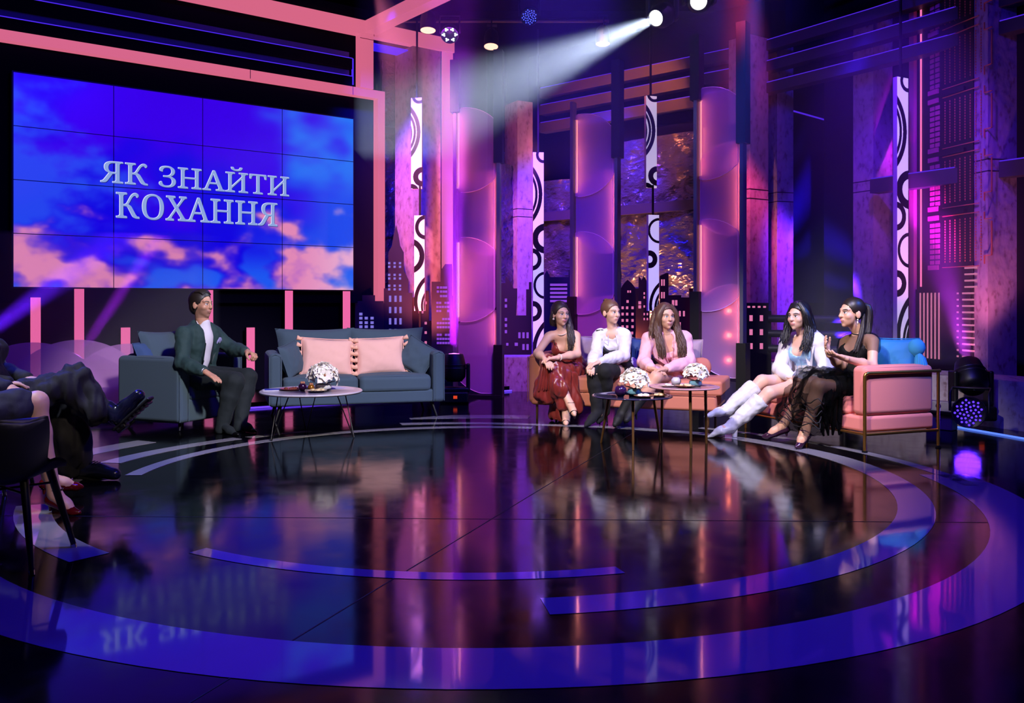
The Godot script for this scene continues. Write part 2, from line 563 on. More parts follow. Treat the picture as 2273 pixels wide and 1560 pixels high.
func build_haze() -> void:
	# banks of stage haze where the beams cross the set
	var fm := FogMaterial.new()
	fm.density = 0.055
	fm.albedo = Color(0.9, 0.9, 0.95)
	var banks := [
		[Vector3(-1.3, 2.6, -11.1), Vector3(3.2, 4.98, -8.4), "thin haze bank high over the middle of the set"],
		[Vector3(-0.85, 0.55, -11.0), Vector3(-0.06, 4.2, -10.3), "haze round the magenta beam beside the loveseat"],
		[Vector3(3.0, 0.6, -10.3), Vector3(5.4, 3.8, -8.15), "haze over the plinth at the right"],
		[Vector3(-5.7, 0.5, -9.95), Vector3(-3.0, 1.9, -9.05), "haze low behind the frosted discs"]]
	var thick := fm.duplicate()
	thick.density = 0.14
	var thin := fm.duplicate()
	thin.density = 0.075
	for q in banks:
		var fog := FogVolume.new()
		fog.name = numbered("stage_haze")
		fog.shape = RenderingServer.FOG_VOLUME_SHAPE_BOX
		fog.size = (q[1] - q[0]).abs()
		fog.position = (q[0] + q[1]) * 0.5
		fog.material = fm if q[1].y > 4.5 else thin if q[0].x > 2.0 else thick
		fog.set_meta("kind", "stuff"); fog.set_meta("label", q[2]); fog.set_meta("category", "haze")
		add_child(fog)

# ---------------------------------------------------------------- stage floor and its film rings
func ring_film(label: String, c: Vector2, keys: Array) -> void:
	# flat arc of glossy film; keys: [angle, inner radius, outer radius]; 0 degrees = away from the camera, clockwise to the right
	var o := thing("floor_film", label, "floor film", Transform3D.IDENTITY, "film arcs on the stage floor")
	var mb := MB.new()
	var inner := PackedVector3Array()
	var outer := PackedVector3Array()
	for q in keys.size() - 1:
		var k0: Array = keys[q]
		var k1: Array = keys[q + 1]
		var m := maxi(3, int(absf(k1[0] - k0[0]) / 2.5))
		for k in (m + 1 if q == keys.size() - 2 else m):
			var t := k / float(m)
			var s := lerpf(t, smoothstep(0.0, 1.0, t), 0.4)
			var g := deg_to_rad(lerpf(k0[0], k1[0], t))
			var d := Vector3(sin(g), 0, -cos(g))
			inner.append(Vector3(c.x, 0.002, c.y) + d * lerpf(k0[1], k1[1], s))
			outer.append(Vector3(c.x, 0.002, c.y) + d * lerpf(k0[2], k1[2], s))
	var dn := UP * 0.002
	for k in inner.size() - 1:
		mb.quad(inner[k], inner[k + 1], outer[k + 1], outer[k])
		if mb.n[mb.n.size() - 1].y < 0:
			for e in 4:
				mb.v.remove_at(mb.v.size() - 1); mb.n.remove_at(mb.n.size() - 1); mb.t.remove_at(mb.t.size() - 1)
			mb.i.resize(mb.i.size() - 6)
			mb.quad(outer[k], outer[k + 1], inner[k + 1], inner[k])
		mb.quad(outer[k] - dn, outer[k], outer[k + 1], outer[k + 1] - dn)
		mb.quad(inner[k], inner[k] - dn, inner[k + 1] - dn, inner[k + 1])
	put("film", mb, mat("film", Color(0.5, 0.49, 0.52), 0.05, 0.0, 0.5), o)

func build_floor() -> void:
	var m := mat("floor", Color(0.02, 0.02, 0.03), 0.13, 0.0, 0.25)
	var rt := ramp_noise(3, 0.02, [Color(0.07, 0.07, 0.07), Color(0.11, 0.11, 0.11), Color(0.17, 0.17, 0.17)], [0.0, 0.6, 1.0], 512)
	m.roughness = 1.0
	m.roughness_texture = rt; m.uv1_triplanar = true; m.uv1_world_triplanar = true; m.uv1_scale = Vector3.ONE * 0.4
	var f := struct("floor", slab(Vector3(0, -0.1, -7), Vector3(24, 0.2, 24)), m)
	# the glossy sheets butt together: thin dark seams
	var seam := mat("seam", Color(0.004, 0.004, 0.005), 0.6)
	for s in [[Vector3(-0.9, 0, -2.6), Vector3(1.3, 0, -8.2)], [Vector3(-6, 0, -5.05), Vector3(0.9, 0, -4.85)], [Vector3(0.9, 0, -4.85), Vector3(6, 0, -4.7)]]:
		var d: Vector3 = s[1] - s[0]
		var mb := MB.new()
		mb.box((s[0] + s[1]) * 0.5 + UP * 0.0006, Vector3(d.length(), 0.0008, 0.006), frame(Vector3.ZERO, d).basis)
		put("seam", mb, seam, f)
	var A := Vector2(-0.19, -6.26)
	var B := Vector2(-0.115, -6.15)
	var C := Vector2(-0.075, -6.03)
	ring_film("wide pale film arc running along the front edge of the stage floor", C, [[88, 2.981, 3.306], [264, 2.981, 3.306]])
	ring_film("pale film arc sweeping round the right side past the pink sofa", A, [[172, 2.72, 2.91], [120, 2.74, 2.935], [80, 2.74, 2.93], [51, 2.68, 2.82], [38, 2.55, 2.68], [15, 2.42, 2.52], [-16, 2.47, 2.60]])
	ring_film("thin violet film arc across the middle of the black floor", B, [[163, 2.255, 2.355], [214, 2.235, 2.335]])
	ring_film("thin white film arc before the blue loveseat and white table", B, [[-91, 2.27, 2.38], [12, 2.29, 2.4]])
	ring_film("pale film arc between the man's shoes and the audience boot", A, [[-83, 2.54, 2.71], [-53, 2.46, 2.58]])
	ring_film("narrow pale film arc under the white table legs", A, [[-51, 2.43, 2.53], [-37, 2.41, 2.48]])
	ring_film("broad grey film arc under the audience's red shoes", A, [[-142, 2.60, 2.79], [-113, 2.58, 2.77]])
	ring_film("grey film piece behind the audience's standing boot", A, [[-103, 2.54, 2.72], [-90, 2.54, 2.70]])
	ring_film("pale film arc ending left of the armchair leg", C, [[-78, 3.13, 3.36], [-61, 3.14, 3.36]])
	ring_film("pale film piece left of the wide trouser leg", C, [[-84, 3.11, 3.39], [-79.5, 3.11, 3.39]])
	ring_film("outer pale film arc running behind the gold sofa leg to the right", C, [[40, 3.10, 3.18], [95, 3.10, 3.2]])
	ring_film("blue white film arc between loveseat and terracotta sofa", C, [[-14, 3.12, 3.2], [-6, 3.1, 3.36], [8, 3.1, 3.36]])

# ---------------------------------------------------------------- room shell and platform
func build_shell() -> void:
	var black := mat("studio_black", Color(0.018, 0.017, 0.022), 0.9, 0.0, 0.1)
	struct("wall_back", slab(Vector3(0, 3.4, -18.2), Vector3(24, 7.2, 0.4)), black)
	struct("wall_left", slab(Vector3(-11.8, 3.4, -7), Vector3(0.4, 7.2, 24)), black)
	struct("wall_right", slab(Vector3(11.8, 3.4, -7), Vector3(0.4, 7.2, 24)), black)
	struct("wall_front", slab(Vector3(0, 3.4, 4.8), Vector3(24, 7.2, 0.4)), black)
	struct("ceiling", slab(Vector3(0, 7.1, -7), Vector3(24, 0.2, 24)), black)
	# low riser under the screen wall, lit along its foot
	var e := Vector3(0.83, 0, -0.56).normalized()
	var x := frame(Vector3(-4.55, 0, -8.68), e)
	var mb := MB.new()
	mb.box(x * Vector3(2.3, 0.035, -2.0), Vector3(9.2, 0.07, 4.0), x.basis)
	struct("trim_1", mb, mat("riser", Color(0.02, 0.02, 0.028), 0.3, 0.0, 0.3))
	var led := thing("led_strip", "violet light line along the foot of the riser behind the armchair", "light strip", x)
	put("diffuser", slab(Vector3(2.2, 0.012, 0.012), Vector3(8.6, 0.018, 0.012)), glow("led_violet", Color(0.42, 0.25, 1.0), 1.6), led)
	# low concrete plinth round the back and right of the set
	var pl := [Vector3(-0.35, 0, -11.9), Vector3(1.7, 0, -11.9), Vector3(3.4, 0, -10.9), Vector3(4.45, 0, -9.0), Vector3(5.75, 0, -6.2)]
	for k in 4:
		var d: Vector3 = pl[k + 1] - pl[k]
		var px := frame(pl[k], d)
		mb = MB.new()
		mb.box(px * Vector3(d.length() * 0.5, 0.225, -0.3), Vector3(d.length() + 0.1, 0.45, 0.6), px.basis)
		struct("trim_%d" % (k + 2), mb, concrete("set_concrete", Color(0.72, 0.67, 0.68)))
	var fx := frame(Vector3(4.22, 0, -8.9), Vector3(0.28, 0, 1.0))
	led = thing("led_strip", "blue white light line on the floor beside the floodlight", "light strip", fx)
	put("diffuser", slab(Vector3(1.1, 0.008, 0), Vector3(2.6, 0.014, 0.016)), glow("led_blue", Color(0.35, 0.5, 1.0), 1.3), led)

# ---------------------------------------------------------------- video wall
func sky_image() -> Image:
	var w := 640
	var h := 360
	var im := Image.create(w, h, false, Image.FORMAT_RGB8)
	var a := noise(11, 0.0062, 3)
	var b := noise(12, 0.004, 2)
	var c := noise(14, 0.018, 3)
	for y in h:
		var v := y / float(h)
		for x in w:
			var u := x / float(w)
			var s := b.get_noise_2d(x * 1.2, y * 1.6)
			var n := a.get_noise_2d(x * 0.9 + 40, y * 1.6)
			var f := c.get_noise_2d(x, y * 1.4)
			# violet blue above, deep blue in the middle, azure at the right and in a bank at the left
			var col := Color(0.22, 0.0, 0.9).lerp(Color(0.07, 0.02, 0.88), smoothstep(0.3, 0.7, v + 0.4 * s))
			col = col.lerp(Color(0.12, 0.02, 0.86), smoothstep(0.25, 0.0, v + s * 0.3) * smoothstep(0.35, 0.0, u))
			col = col.lerp(Color(0.16, 0.45, 0.95), smoothstep(0.62, 0.98, u + 0.25 * s + 0.15 * n) * (1.0 - 0.55 * smoothstep(0.3, 0.6, v)))
			col = col.lerp(Color(0.1, 0.33, 0.93), smoothstep(0.72, 0.9, u) * smoothstep(0.25, 0.6, v) * 0.7)
			var bank := smoothstep(0.35, 0.05, u + absf(v - 0.5) * 0.5 - 0.02 + 0.22 * n + 0.1 * f)
			col = col.lerp(Color(0.16, 0.33, 0.94), bank * 0.8)
			col = col.lerp(Color(0.12, 0.4, 0.95), smoothstep(0.7, 0.95, v) * smoothstep(0.0, 0.35, -n) * 0.85)
			# rose clouds gather towards the foot
			var cover := smoothstep(-0.12, 0.5, n + 0.16 * f + (v - 0.80) * 1.7 + 0.16 * smoothstep(0.4, 0.9, u) - 0.1 * smoothstep(0.35, 0.5, u) * smoothstep(0.7, 0.55, u))
			cover = maxf(cover, smoothstep(0.1, 0.5, n + 0.35 * f + 0.25 - absf(v - 0.66) * 3.0 - u * 1.3) * 0.6)
			var cl := Color(0.5, 0.22, 0.82).lerp(Color(0.92, 0.55, 0.70), clampf(cover * 0.95 + f * 0.35, 0, 1))
			cl = cl.lerp(Color(0.95, 0.72, 0.84), smoothstep(0.78, 1.0, u) * 0.8)
			im.set_pixel(x, y, col.lerp(cl, cover * 0.95))
	return im

func build_screen(sw: Transform3D) -> void:
	var o := thing("video_wall_screen", "wide video wall showing pink clouds and a two line title", "screen", sw)
	var W := 4.07
	var y0 := 1.337
	var H := 2.29
	put("bezel", from_to(Vector3(-0.012, y0 - 0.012, -0.09), Vector3(W + 0.012, y0 + H + 0.012, 0.0)), mat("bezel", Color(0.012, 0.012, 0.015), 0.4), o)
	var tex := ImageTexture.create_from_image(sky_image())
	var m := mat("screen_sky", Color(0.02, 0.02, 0.02), 0.25)
	m.emission_enabled = true; m.emission = Color.WHITE; m.emission_operator = BaseMaterial3D.EMISSION_OP_MULTIPLY
	m.emission_texture = tex; m.emission_energy_multiplier = 1.0
	for r in 4:
		for k in 4:
			var mb := MB.new()
			var g := 0.004
			var a := Vector3(W * k / 4.0 + g, y0 + H * r / 4.0 + g, 0.004)
			var b := Vector3(W * (k + 1) / 4.0 - g, y0 + H * (r + 1) / 4.0 - g, 0.004)
			mb.quad(a, Vector3(b.x, a.y, 0.004), b, Vector3(a.x, b.y, 0.004))
			for q in 4:
				mb.t[q] = Vector2(mb.v[q].x / W, 1.0 - (mb.v[q].y - y0) / H)
			put("screen_panel", mb, m, o)
	var font := SystemFont.new()
	font.font_names = PackedStringArray(["Droid Serif"])
	var lines := [["ЯК ЗНАЙТИ", 0.872, 3.139, 2.525, 2.80], ["КОXАННЯ", 1.04, 2.98, 2.135, 2.43]]
	for l in lines:
		for layer in 3:
			var tm := TextMesh.new()
			tm.text = l[0]; tm.font = font; tm.font_size = 64; tm.pixel_size = 0.005; tm.depth = 0.002
			var bb := tm.get_aabb()
			var sx: float = (l[2] - l[1]) / bb.size.x
			var sy: float = (l[4] - l[3]) / bb.size.y
			if l[0].begins_with("ЯК"):
				sy *= 1.12      # the breve rises above the capitals
			var c: Material = [glow("title_shade_screen", Color(0.1, 0.12, 0.5), 0.9), glow("title_rim_screen", Color(0.9, 0.92, 1.0), 1.0), glow("title_core_screen", Color(0.56, 0.66, 0.88), 0.95)][layer]
			var n := put("title_lettering", tm, c, o)
			n.transform = Transform3D(Basis.from_scale(Vector3(sx, sy, 1)), Vector3((l[1] + l[2]) * 0.5 - (bb.position.x + bb.size.x * 0.5) * sx + [0.012, 0.0, 0.006][layer], l[3] - bb.position.y * sy + [-0.01, 0.0, -0.004][layer], [0.0065, 0.009, 0.0115][layer]))
	area("video_wall_light", sw * Vector3(W / 2, y0 + H / 2, 0.03), sw * Vector3(W / 2, y0 + H / 2, 2), Color(0.45, 0.3, 0.95), 0.9, Vector2(W, H))

# ---------------------------------------------------------------- screen wall: boards, glowing pink frame, light lines
func build_screen_wall(sw: Transform3D) -> void:
	var board := mat("navy_board", Color(0.045, 0.04, 0.1), 0.75, 0.0, 0.12)
	var wall := MB.new()
	wall.box(sw * Vector3(0.2, 2.6, -0.3), Vector3(8.48, 5.2, 0.2), sw.basis)
	struct("wall_screen", wall, board)
	var b := thing("surround_board", "dark navy board round the video wall", "panel", sw)
	put("board", from_to(Vector3(-1.6, 1.17, -0.2), Vector3(4.44, 4.06, -0.1)), board, b)
	var pink := glow("pink_glow", Color(0.90, 0.43, 0.56), 0.85)
	var f := thing("glow_surround", "glowing pink frame along the top and right of the video wall", "light frame", sw)
	put("top_light_bar", from_to(Vector3(-1.6, 3.945, -0.1), Vector3(4.545, 4.055, 0.02)), pink, f)
	put("side_light_bar", from_to(Vector3(4.435, 1.17, -0.1), Vector3(4.545, 3.945, 0.02)), pink, f)
	for jx in [2.62, 4.05]:
		put("joint", from_to(Vector3(jx, 3.945, 0.02), Vector3(jx + 0.008, 4.056, 0.021)), mat("joint_pink", Color(0.5, 0.2, 0.3), 0.6), f)
	var bm := thing("light_beam", "glowing pink overhead beam running to the corner column", "light beam", sw)
	put("beam", from_to(Vector3(1.6, 4.775, -0.1), Vector3(5.69, 4.965, 0.04)), pink, bm)
	put("post_light", from_to(Vector3(4.16, 4.06, -0.1), Vector3(4.36, 4.775, 0.03)), pink, bm)
	put("joint", from_to(Vector3(4.36, 4.776, 0.04), Vector3(4.368, 4.964, 0.041)), mat("joint_pink", Color(0.5, 0.2, 0.3), 0.6), bm)
	put("joint", from_to(Vector3(4.155, 4.72, 0.03), Vector3(4.365, 4.728, 0.031)), mat("joint_pink", Color(0.5, 0.2, 0.3), 0.6), bm)
	var ob := thing("light_beam", "pink beam jutting out towards the lamps above the screen", "light beam", sw)
	put("beam", from_to(Vector3(4.22, 4.80, 0.045), Vector3(4.40, 4.96, 2.2)), pink, ob)
	# dark fascias above the frame, each with a violet line on its lip
	for k in 2:
		var y: float = [4.20, 4.44][k]
		var s := thing("fascia_shelf", ["lower dark fascia with violet light line above the pink frame", "upper dark fascia with violet light line under the ceiling"][k], "fascia", sw)
		put("fascia", from_to(Vector3(-1.6, y - 0.14, -0.2), Vector3(4.08, y, -0.03)), board, s)
		put("light_line", from_to(Vector3(-1.6, y, -0.05), Vector3(4.08, y + 0.012, -0.035)), glow("led_violet_dim", Color(0.3, 0.16, 0.95), 1.1), s)
		put("added_glow_board", from_to(Vector3(-1.6, y, -0.12), Vector3(4.06, y + 0.1, -0.1)), mat("glow_catch_paint", Color(0.36, 0.32, 0.55), 0.7), s)  # added pale strip, there only to show the glow of the line
		if k == 1:
			put("end_light_line", from_to(Vector3(4.07, 4.09, -0.05), Vector3(4.085, y, -0.02)), glow("led_violet_dim", Color(0.3, 0.16, 0.95), 1.1), s)
	# glowing pink posts under the screen, standing on the riser
	var posts := [[80, 660, 1], [177, 640, 1], [280, 727, 0], [465, 640, 1], [558, 727, 1], [643, 645, 1], [771, 645, 1]]
	var lab := ["leftmost glowing pink post, short of the screen", "glowing pink post reaching the screen above the audience knee", "short glowing pink stub above a round disc beside the armchair", "glowing pink post behind the seated man's head", "short glowing pink post behind the seated man's fist", "glowing pink post behind the left end of the loveseat", "glowing pink post behind the gap of the loveseat cushions"]
	for k in posts.size():
		var r: float = (posts[k][0] - 1093.5) / FOCAL
		var t := (5.099 + r * 9.58) / (0.795 - r * 0.606)
		var d := 9.58 + t * 0.606
		var top := minf(EYE + (672.0 - posts[k][1]) / FOCAL * d, 1.33)
		var p := thing("light_post", lab[k], "light post", sw.translated_local(Vector3(t, 0, -0.04)), "glowing posts under the screen")
		put("lit_face_light", from_to(Vector3(-0.048, 0.075, 0.0), Vector3(0.048, top, 0.03)), glow("pink_post", Color(0.95, 0.42, 0.66), 0.95), p)
		put("back_box", from_to(Vector3(-0.05, 0.071, -0.06), Vector3(0.05, top, 0.0)), board, p)

# ---------------------------------------------------------------- frosted half discs standing at the left
func disc_poly(r: float, base: float, x0 := -9.0, x1 := 9.0) -> PackedVector2Array:
	var p := PackedVector2Array()
	var g0 := asin(clampf(base / r, -1, 1))
	for k in 41:
		var g := lerpf(g0, PI - g0, k / 40.0)
		p.append(Vector2(clampf(r * cos(g), x0, x1), r * sin(g)))
	return p

func frosted() -> StandardMaterial3D:
	var m := mat("frosted", Color(0.82, 0.62, 0.86, 0.42), 0.5)
	m.transparency = BaseMaterial3D.TRANSPARENCY_ALPHA
	m.backlight_enabled = true; m.backlight = Color(0.8, 0.6, 0.8)
	return m

func build_discs() -> void:
	var rows := [[70, 9.0, 0.70, 0.0, "large frosted half disc at the left edge behind the audience"], [172, 9.15, 0.72, 0.1, "frosted disc with a pink post showing through beside the armchair"], [284, 9.6, 0.66, 0.18, "frosted pink disc behind the armchair back cushion"], [232, 8.92, 0.26, 0.1, "small frosted disc low beside the armchair side"]]
	for r in rows:
		var p := at(r[0], 672, r[1])
		var o := thing("frosted_disc", r[4], "disc", Transform3D(frame(Vector3.ZERO, Vector3(0.9, 0, -0.42)).basis, Vector3(p.x, 0.075 + r[3] * 0.0, p.z)), "frosted discs on the riser")
		var mb := MB.new()
		mb.prism(disc_poly(r[2], 0.0), 0.008, Transform3D.IDENTITY)
		put("acrylic_sheet", mb, frosted(), o)
		put("foot_rail", from_to(Vector3(-r[2], -0.004, -0.02), Vector3(r[2], 0.02, 0.03)), mat("foot_rail", Color(0.02, 0.02, 0.03), 0.4), o)

# ---------------------------------------------------------------- tall acrylic light panels
func build_light_panel(u0: float, u1: float, d0: float, d1: float, discs: Array, sleeves: Array, label: String, blinders := []) -> void:
	var a := at(u0, 672, d0)
	var b := at(u1, 672, d1)
	var w := Vector2(a.x - b.x, a.z - b.z).length()
	var x := frame(Vector3(a.x, 0, a.z), b - a)
	var o := thing("acrylic_tower", label, "light panel", x, "tall frosted light panels")
	var steel := mat("satin_steel", Color(0.55, 0.55, 0.6), 0.35, 0.8)
	var black := mat("sleeve_black", Color(0.015, 0.014, 0.02), 0.5)
	for s in 2:
		put("frame_post", from_to(Vector3(-0.04 if s == 0 else w, 0.0, -0.05), Vector3(0.0 if s == 0 else w + 0.04, 3.75, 0.06)), steel, o)
	put("back_sheet", from_to(Vector3(0.0, 0.02, -0.075), Vector3(w, 3.2, -0.07)), mat("panel_back", Color(0.13, 0.08, 0.25), 0.6), o)
	put("foot", from_to(Vector3(-0.06, 0.0, -0.12), Vector3(w + 0.06, 0.03, 0.12)), black, o)
	var led := glow("led_coral", Color(1.0, 0.6, 0.48), 3.0)
	for k in discs.size():
		var left: bool = k % 2 == 0
		var yc: float = discs[k]
		var r := 0.53
		var cx := 0.1 if left else w - 0.1
		var poly := PackedVector2Array()
		for g in 65:
			var q := TAU * g / 64.0
			poly.append(Vector2(clampf(cx + r * cos(q), 0.012, w - 0.012), maxf(yc + r * sin(q), 0.04)))
		var clean := PackedVector2Array()
		for p in poly:
			if clean.is_empty() or clean[-1].distance_to(p) > 0.004:
				clean.append(p)
		if clean[0].distance_to(clean[-1]) < 0.004:
			clean.remove_at(clean.size() - 1)
		var mb := MB.new()
		mb.prism(clean, 0.006, Transform3D(Basis.IDENTITY, Vector3(0, 0, 0.01 - 0.02 * (k % 2))))
		var ad := put("acrylic_disc", mb, frosted(), o)
		var rim := []
		for p in clean:
			if p.x > 0.02 and p.x < w - 0.02:
				rim.append(Vector3(p.x, p.y, 0.015 - 0.02 * (k % 2)))
		var cut := 0
		for e in rim.size() - 1:
			if rim[e].distance_to(rim[e + 1]) > 0.1:
				cut = e + 1
		rim = rim.slice(cut) + rim.slice(0, cut)
		put("painted_edge_glint", pipe(rim, [0.004], 5), mat("edge_glint_paint", Color(0.95, 0.8, 0.9), 0.3), ad)  # pale colour paints in the LED light caught along the rim
		var lx := 0.008 if left else w - 0.008
		var y0 := maxf(yc - 0.47, 0.05)
		put("led_strip", from_to(Vector3(lx - 0.006, y0, -0.055), Vector3(lx + 0.006, yc + 0.47, -0.043)), led, o)
		area("panel_led_light", x * Vector3(lx + (0.012 if left else -0.012), (y0 + yc + 0.47) * 0.5, -0.045), x * Vector3(w * 0.5, (y0 + yc + 0.47) * 0.5, -0.03), Color(1.0, 0.56, 0.46), 0.24, Vector2(0.012, yc + 0.47 - y0))
	for yb in blinders:
		var bl := MB.new()
		bl.lathe([Vector2(0, 0.006), Vector2(0.02, 0.004), Vector2(0.028, 0.0)].map(func(a): return Vector2(a.x, a.y)), 16, Transform3D(Basis(Vector3.RIGHT, PI / 2), Vector3(w * 0.68, yb, -0.066)))
		put("blinder_light", bl, glow("blinder_lit", Color(1.0, 0.62, 0.4), 1.5), o)
		lamp("blinder_lamp", x * Vector3(w * 0.68, yb, -0.03), Color(1.0, 0.5, 0.32), 0.02, 0.02)
	for s in sleeves:
		put("post_sleeve", from_to(Vector3(-0.075 if s[0] == 0 else w - 0.035, s[1], -0.07), Vector3(0.035 if s[0] == 0 else w + 0.075, s[2], 0.08)), black, o)

# ---------------------------------------------------------------- printed banners
func banner_image(kind: int) -> Image:
	var w := 48
	var h := 48 * 8 if kind != 2 else 48 * 18
	var im := Image.create(w, h, false, Image.FORMAT_RGB8)
	im.fill(Color(0.93, 0.88, 0.95))
	var rings := []      # centre x, centre y (in widths), radius, half thickness
	if kind == 0:
		rings = [[0.75, -0.15, 0.55, 0.09], [-2.4, 3.0, 3.1, 0.12], [-2.2, 3.0, 2.55, 0.06], [-2.3, 3.1, 2.3, 0.05], [1.05, 6.95, 0.62, 0.17], [0.0, 8.3, 0.55, 0.14]]
	elif kind == 1:
		rings = [[1.1, 1.0, 0.85, 0.12], [-0.5, 3.4, 1.25, 0.17], [2.5, 7.2, 2.35, 0.12], [2.6, 7.6, 1.85, 0.07], [2.6, 7.6, 1.6, 0.05]]
	elif kind == 3:
		rings = [[1.0, 1.3, 0.95, 0.06], [0.1, 3.7, 0.52, 0.16], [2.6, 7.6, 2.4, 0.1], [2.6, 7.8, 1.95, 0.07], [2.6, 7.8, 1.7, 0.05]]
	else:
		rings = [[0.95, 0.2, 0.55, 0.09], [-2.4, 3.4, 3.1, 0.12], [-2.3, 3.4, 2.62, 0.06], [1.15, 7.0, 0.95, 0.19], [-0.1, 8.7, 0.72, 0.13], [1.15, 10.8, 1.0, 0.08], [0.0, 12.9, 0.62, 0.15], [3.2, 16.2, 3.1, 0.13], [3.0, 16.6, 2.4, 0.08], [3.0, 16.6, 2.1, 0.06]]
	for y in h:
		for x in w:
			var p := Vector2((x + 0.5) / 48.0, (y + 0.5) / 48.0)
			for r in rings:
				if absf(p.distance_to(Vector2(r[0], r[1])) - r[2]) < maxf(r[3] * 1.4, 0.105):
					im.set_pixel(x, y, Color(0.02, 0.015, 0.03))
					break
	return im

func build_banner(u0: float, u1: float, v0: float, v1: float, d: float, kind: int, face: float, label: String) -> void:
	var a := at(u0, v1, d)
	var b := at(u1, v0, d)
	var w := (b.x - a.x)
	var c := (a + b) * 0.5
	var o := thing("banner", label, "banner", Transform3D(Basis(UP, face), Vector3(c.x, a.y, c.z)), "printed hanging banners")
	var hgt := b.y - a.y
	put("banner_box", from_to(Vector3(-w / 2, 0, -0.05), Vector3(w / 2, hgt, 0)), mat("banner_side", Color(0.7, 0.66, 0.74), 0.6), o)
	var mb := MB.new()
	mb.quad(Vector3(-w / 2, 0, 0.002), Vector3(w / 2, 0, 0.002), Vector3(w / 2, hgt, 0.002), Vector3(-w / 2, hgt, 0.002))
	var key := "banner_print_%d" % kind
	var m := mat(key, Color.WHITE, 0.5)
	if m.albedo_texture == null:
		m.albedo_texture = ImageTexture.create_from_image(banner_image(kind))
		m.texture_repeat = false
		# the white faces are lit from inside like a lightbox
		m.emission_enabled = true; m.emission = Color.WHITE; m.emission_operator = BaseMaterial3D.EMISSION_OP_MULTIPLY
		m.emission_texture = m.albedo_texture; m.emission_energy_multiplier = 0.55
	put("lightbox_face", mb, m, o)
	var rod := mat("rod_black", Color(0.015, 0.015, 0.02), 0.5)
	if kind == 0 or kind == 2:
		put("rod", from_to(Vector3(-0.012, hgt, -0.035), Vector3(0.012, minf(5.0 - a.y, hgt + 2.0), -0.015)), rod, o)
	else:
		put("rod", from_to(Vector3(-0.012, -a.y + 0.02, -0.035), Vector3(0.012, 0, -0.015)), rod, o)
		put("rod", from_to(Vector3(-0.012, hgt, -0.035), Vector3(0.012, hgt + 0.4, -0.015)), rod, o)

# ---------------------------------------------------------------- back of the set: columns, beams, foil windows
func column(called: String, u0: float, u1: float, d: float, deep: float, y1: float, label: String, turn := 0.0, m: Material = null, y0 := 0.0) -> void:
	var a := at(u0, 672, d)
	var b := at(u1, 672, d)
	var w := (b.x - a.x)
	var o := thing(called, label, "column", Transform3D(Basis(UP, turn), Vector3((a.x + b.x) / 2, 0, a.z)))
	put("shaft", from_to(Vector3(-w / 2, y0, -deep), Vector3(w / 2, y1, 0)), m if m else concrete("set_concrete", Color(0.72, 0.67, 0.68)), o)
	var lip := mat("column_joint", Color(0.05, 0.03, 0.05), 0.8)
	for y in [2.62, 2.5]:
		if y < y1 and y > y0:
			put("joint_groove", from_to(Vector3(-w / 2 - 0.001, y, -deep), Vector3(w / 2 + 0.001, y + 0.012, 0.002)), lip, o)

func foil(key: String, c: Color) -> StandardMaterial3D:
	if mat_cache.has(key):
		return mat_cache[key]
	if not mat_cache.has("_foil_n"):
		var t := NoiseTexture2D.new()
		var f := noise(33, 0.014, 5)
		f.fractal_type = FastNoiseLite.FRACTAL_RIDGED
		t.noise = f; t.width = 512; t.height = 512; t.seamless = true; t.as_normal_map = true; t.bump_strength = 14.0
		mat_cache["_foil_n"] = t
	var m := mat(key, c, 0.3, 0.6)
	m.normal_enabled = true; m.normal_texture = mat_cache["_foil_n"]; m.normal_scale = 1.0
	m.uv1_triplanar = true; m.uv1_world_triplanar = true; m.uv1_scale = Vector3.ONE * 0.7
	return m

func foil_window(u0: float, u1: float, d0: float, d1: float, y0: float, y1: float, label: String) -> void:
	var a := at(u0, 672, d0)
	var b := at(u1, 672, d1)
	var x := frame(Vector3(a.x, 0, a.z), b - a)
	var w := (b - a).length()
	var o := thing("foil_window", label, "foil panel", x, "crinkled foil windows of the set")
	# crumpled foil sheet with real relief
	var mb := MB.new()
	var nu := maxi(6, int(w / 0.05))
	var nv := int((y1 - y0) / 0.05)
	var f := noise(77, 1.6, 4)
	f.fractal_type = FastNoiseLite.FRACTAL_RIDGED
	var pts := PackedVector3Array()
	for j in nv + 1:
		for i in nu + 1:
			var p := Vector3(w * i / nu, lerpf(y0, y1, j / float(nv)), 0)
			pts.append(p + Vector3(0, 0, 0.05 * f.get_noise_2d(p.x + a.x * 3.0, p.y)))
	mb.grid(pts, nu, nv)
	put("foil_sheet", mb, foil("foil", Color(0.4, 0.4, 0.43)), o)
	put("backing", from_to(Vector3(0, y0, -0.14), Vector3(w, y1, -0.1)), mat("studio_black", Color(0.018, 0.017, 0.022), 0.9, 0.0, 0.1), o)

func set_beam(pts: Array, y0: float, y1: float, thick: float, line: bool, label: String) -> void:
	var o := thing("set_beam", label, "beam", Transform3D.IDENTITY, "horizontal beams of the set")
	for k in pts.size() - 1:
		var d: Vector3 = pts[k + 1] - pts[k]
		var x := frame(pts[k], d)
		var mb := MB.new()
		mb.box(x * Vector3(d.length() / 2, (y0 + y1) / 2, -thick / 2), Vector3(d.length() + 0.02, y1 - y0, thick), x.basis)
		put("beam_length", mb, mat("beam_paint", Color(0.24, 0.22, 0.25), 0.5), o)
		if line:
			mb = MB.new()
			mb.box(x * Vector3(d.length() / 2, y1 + 0.007, -0.02), Vector3(d.length(), 0.014, 0.02), x.basis)
			put("light_line", mb, glow("led_indigo", Color(0.34, 0.16, 0.95), 0.85), o)

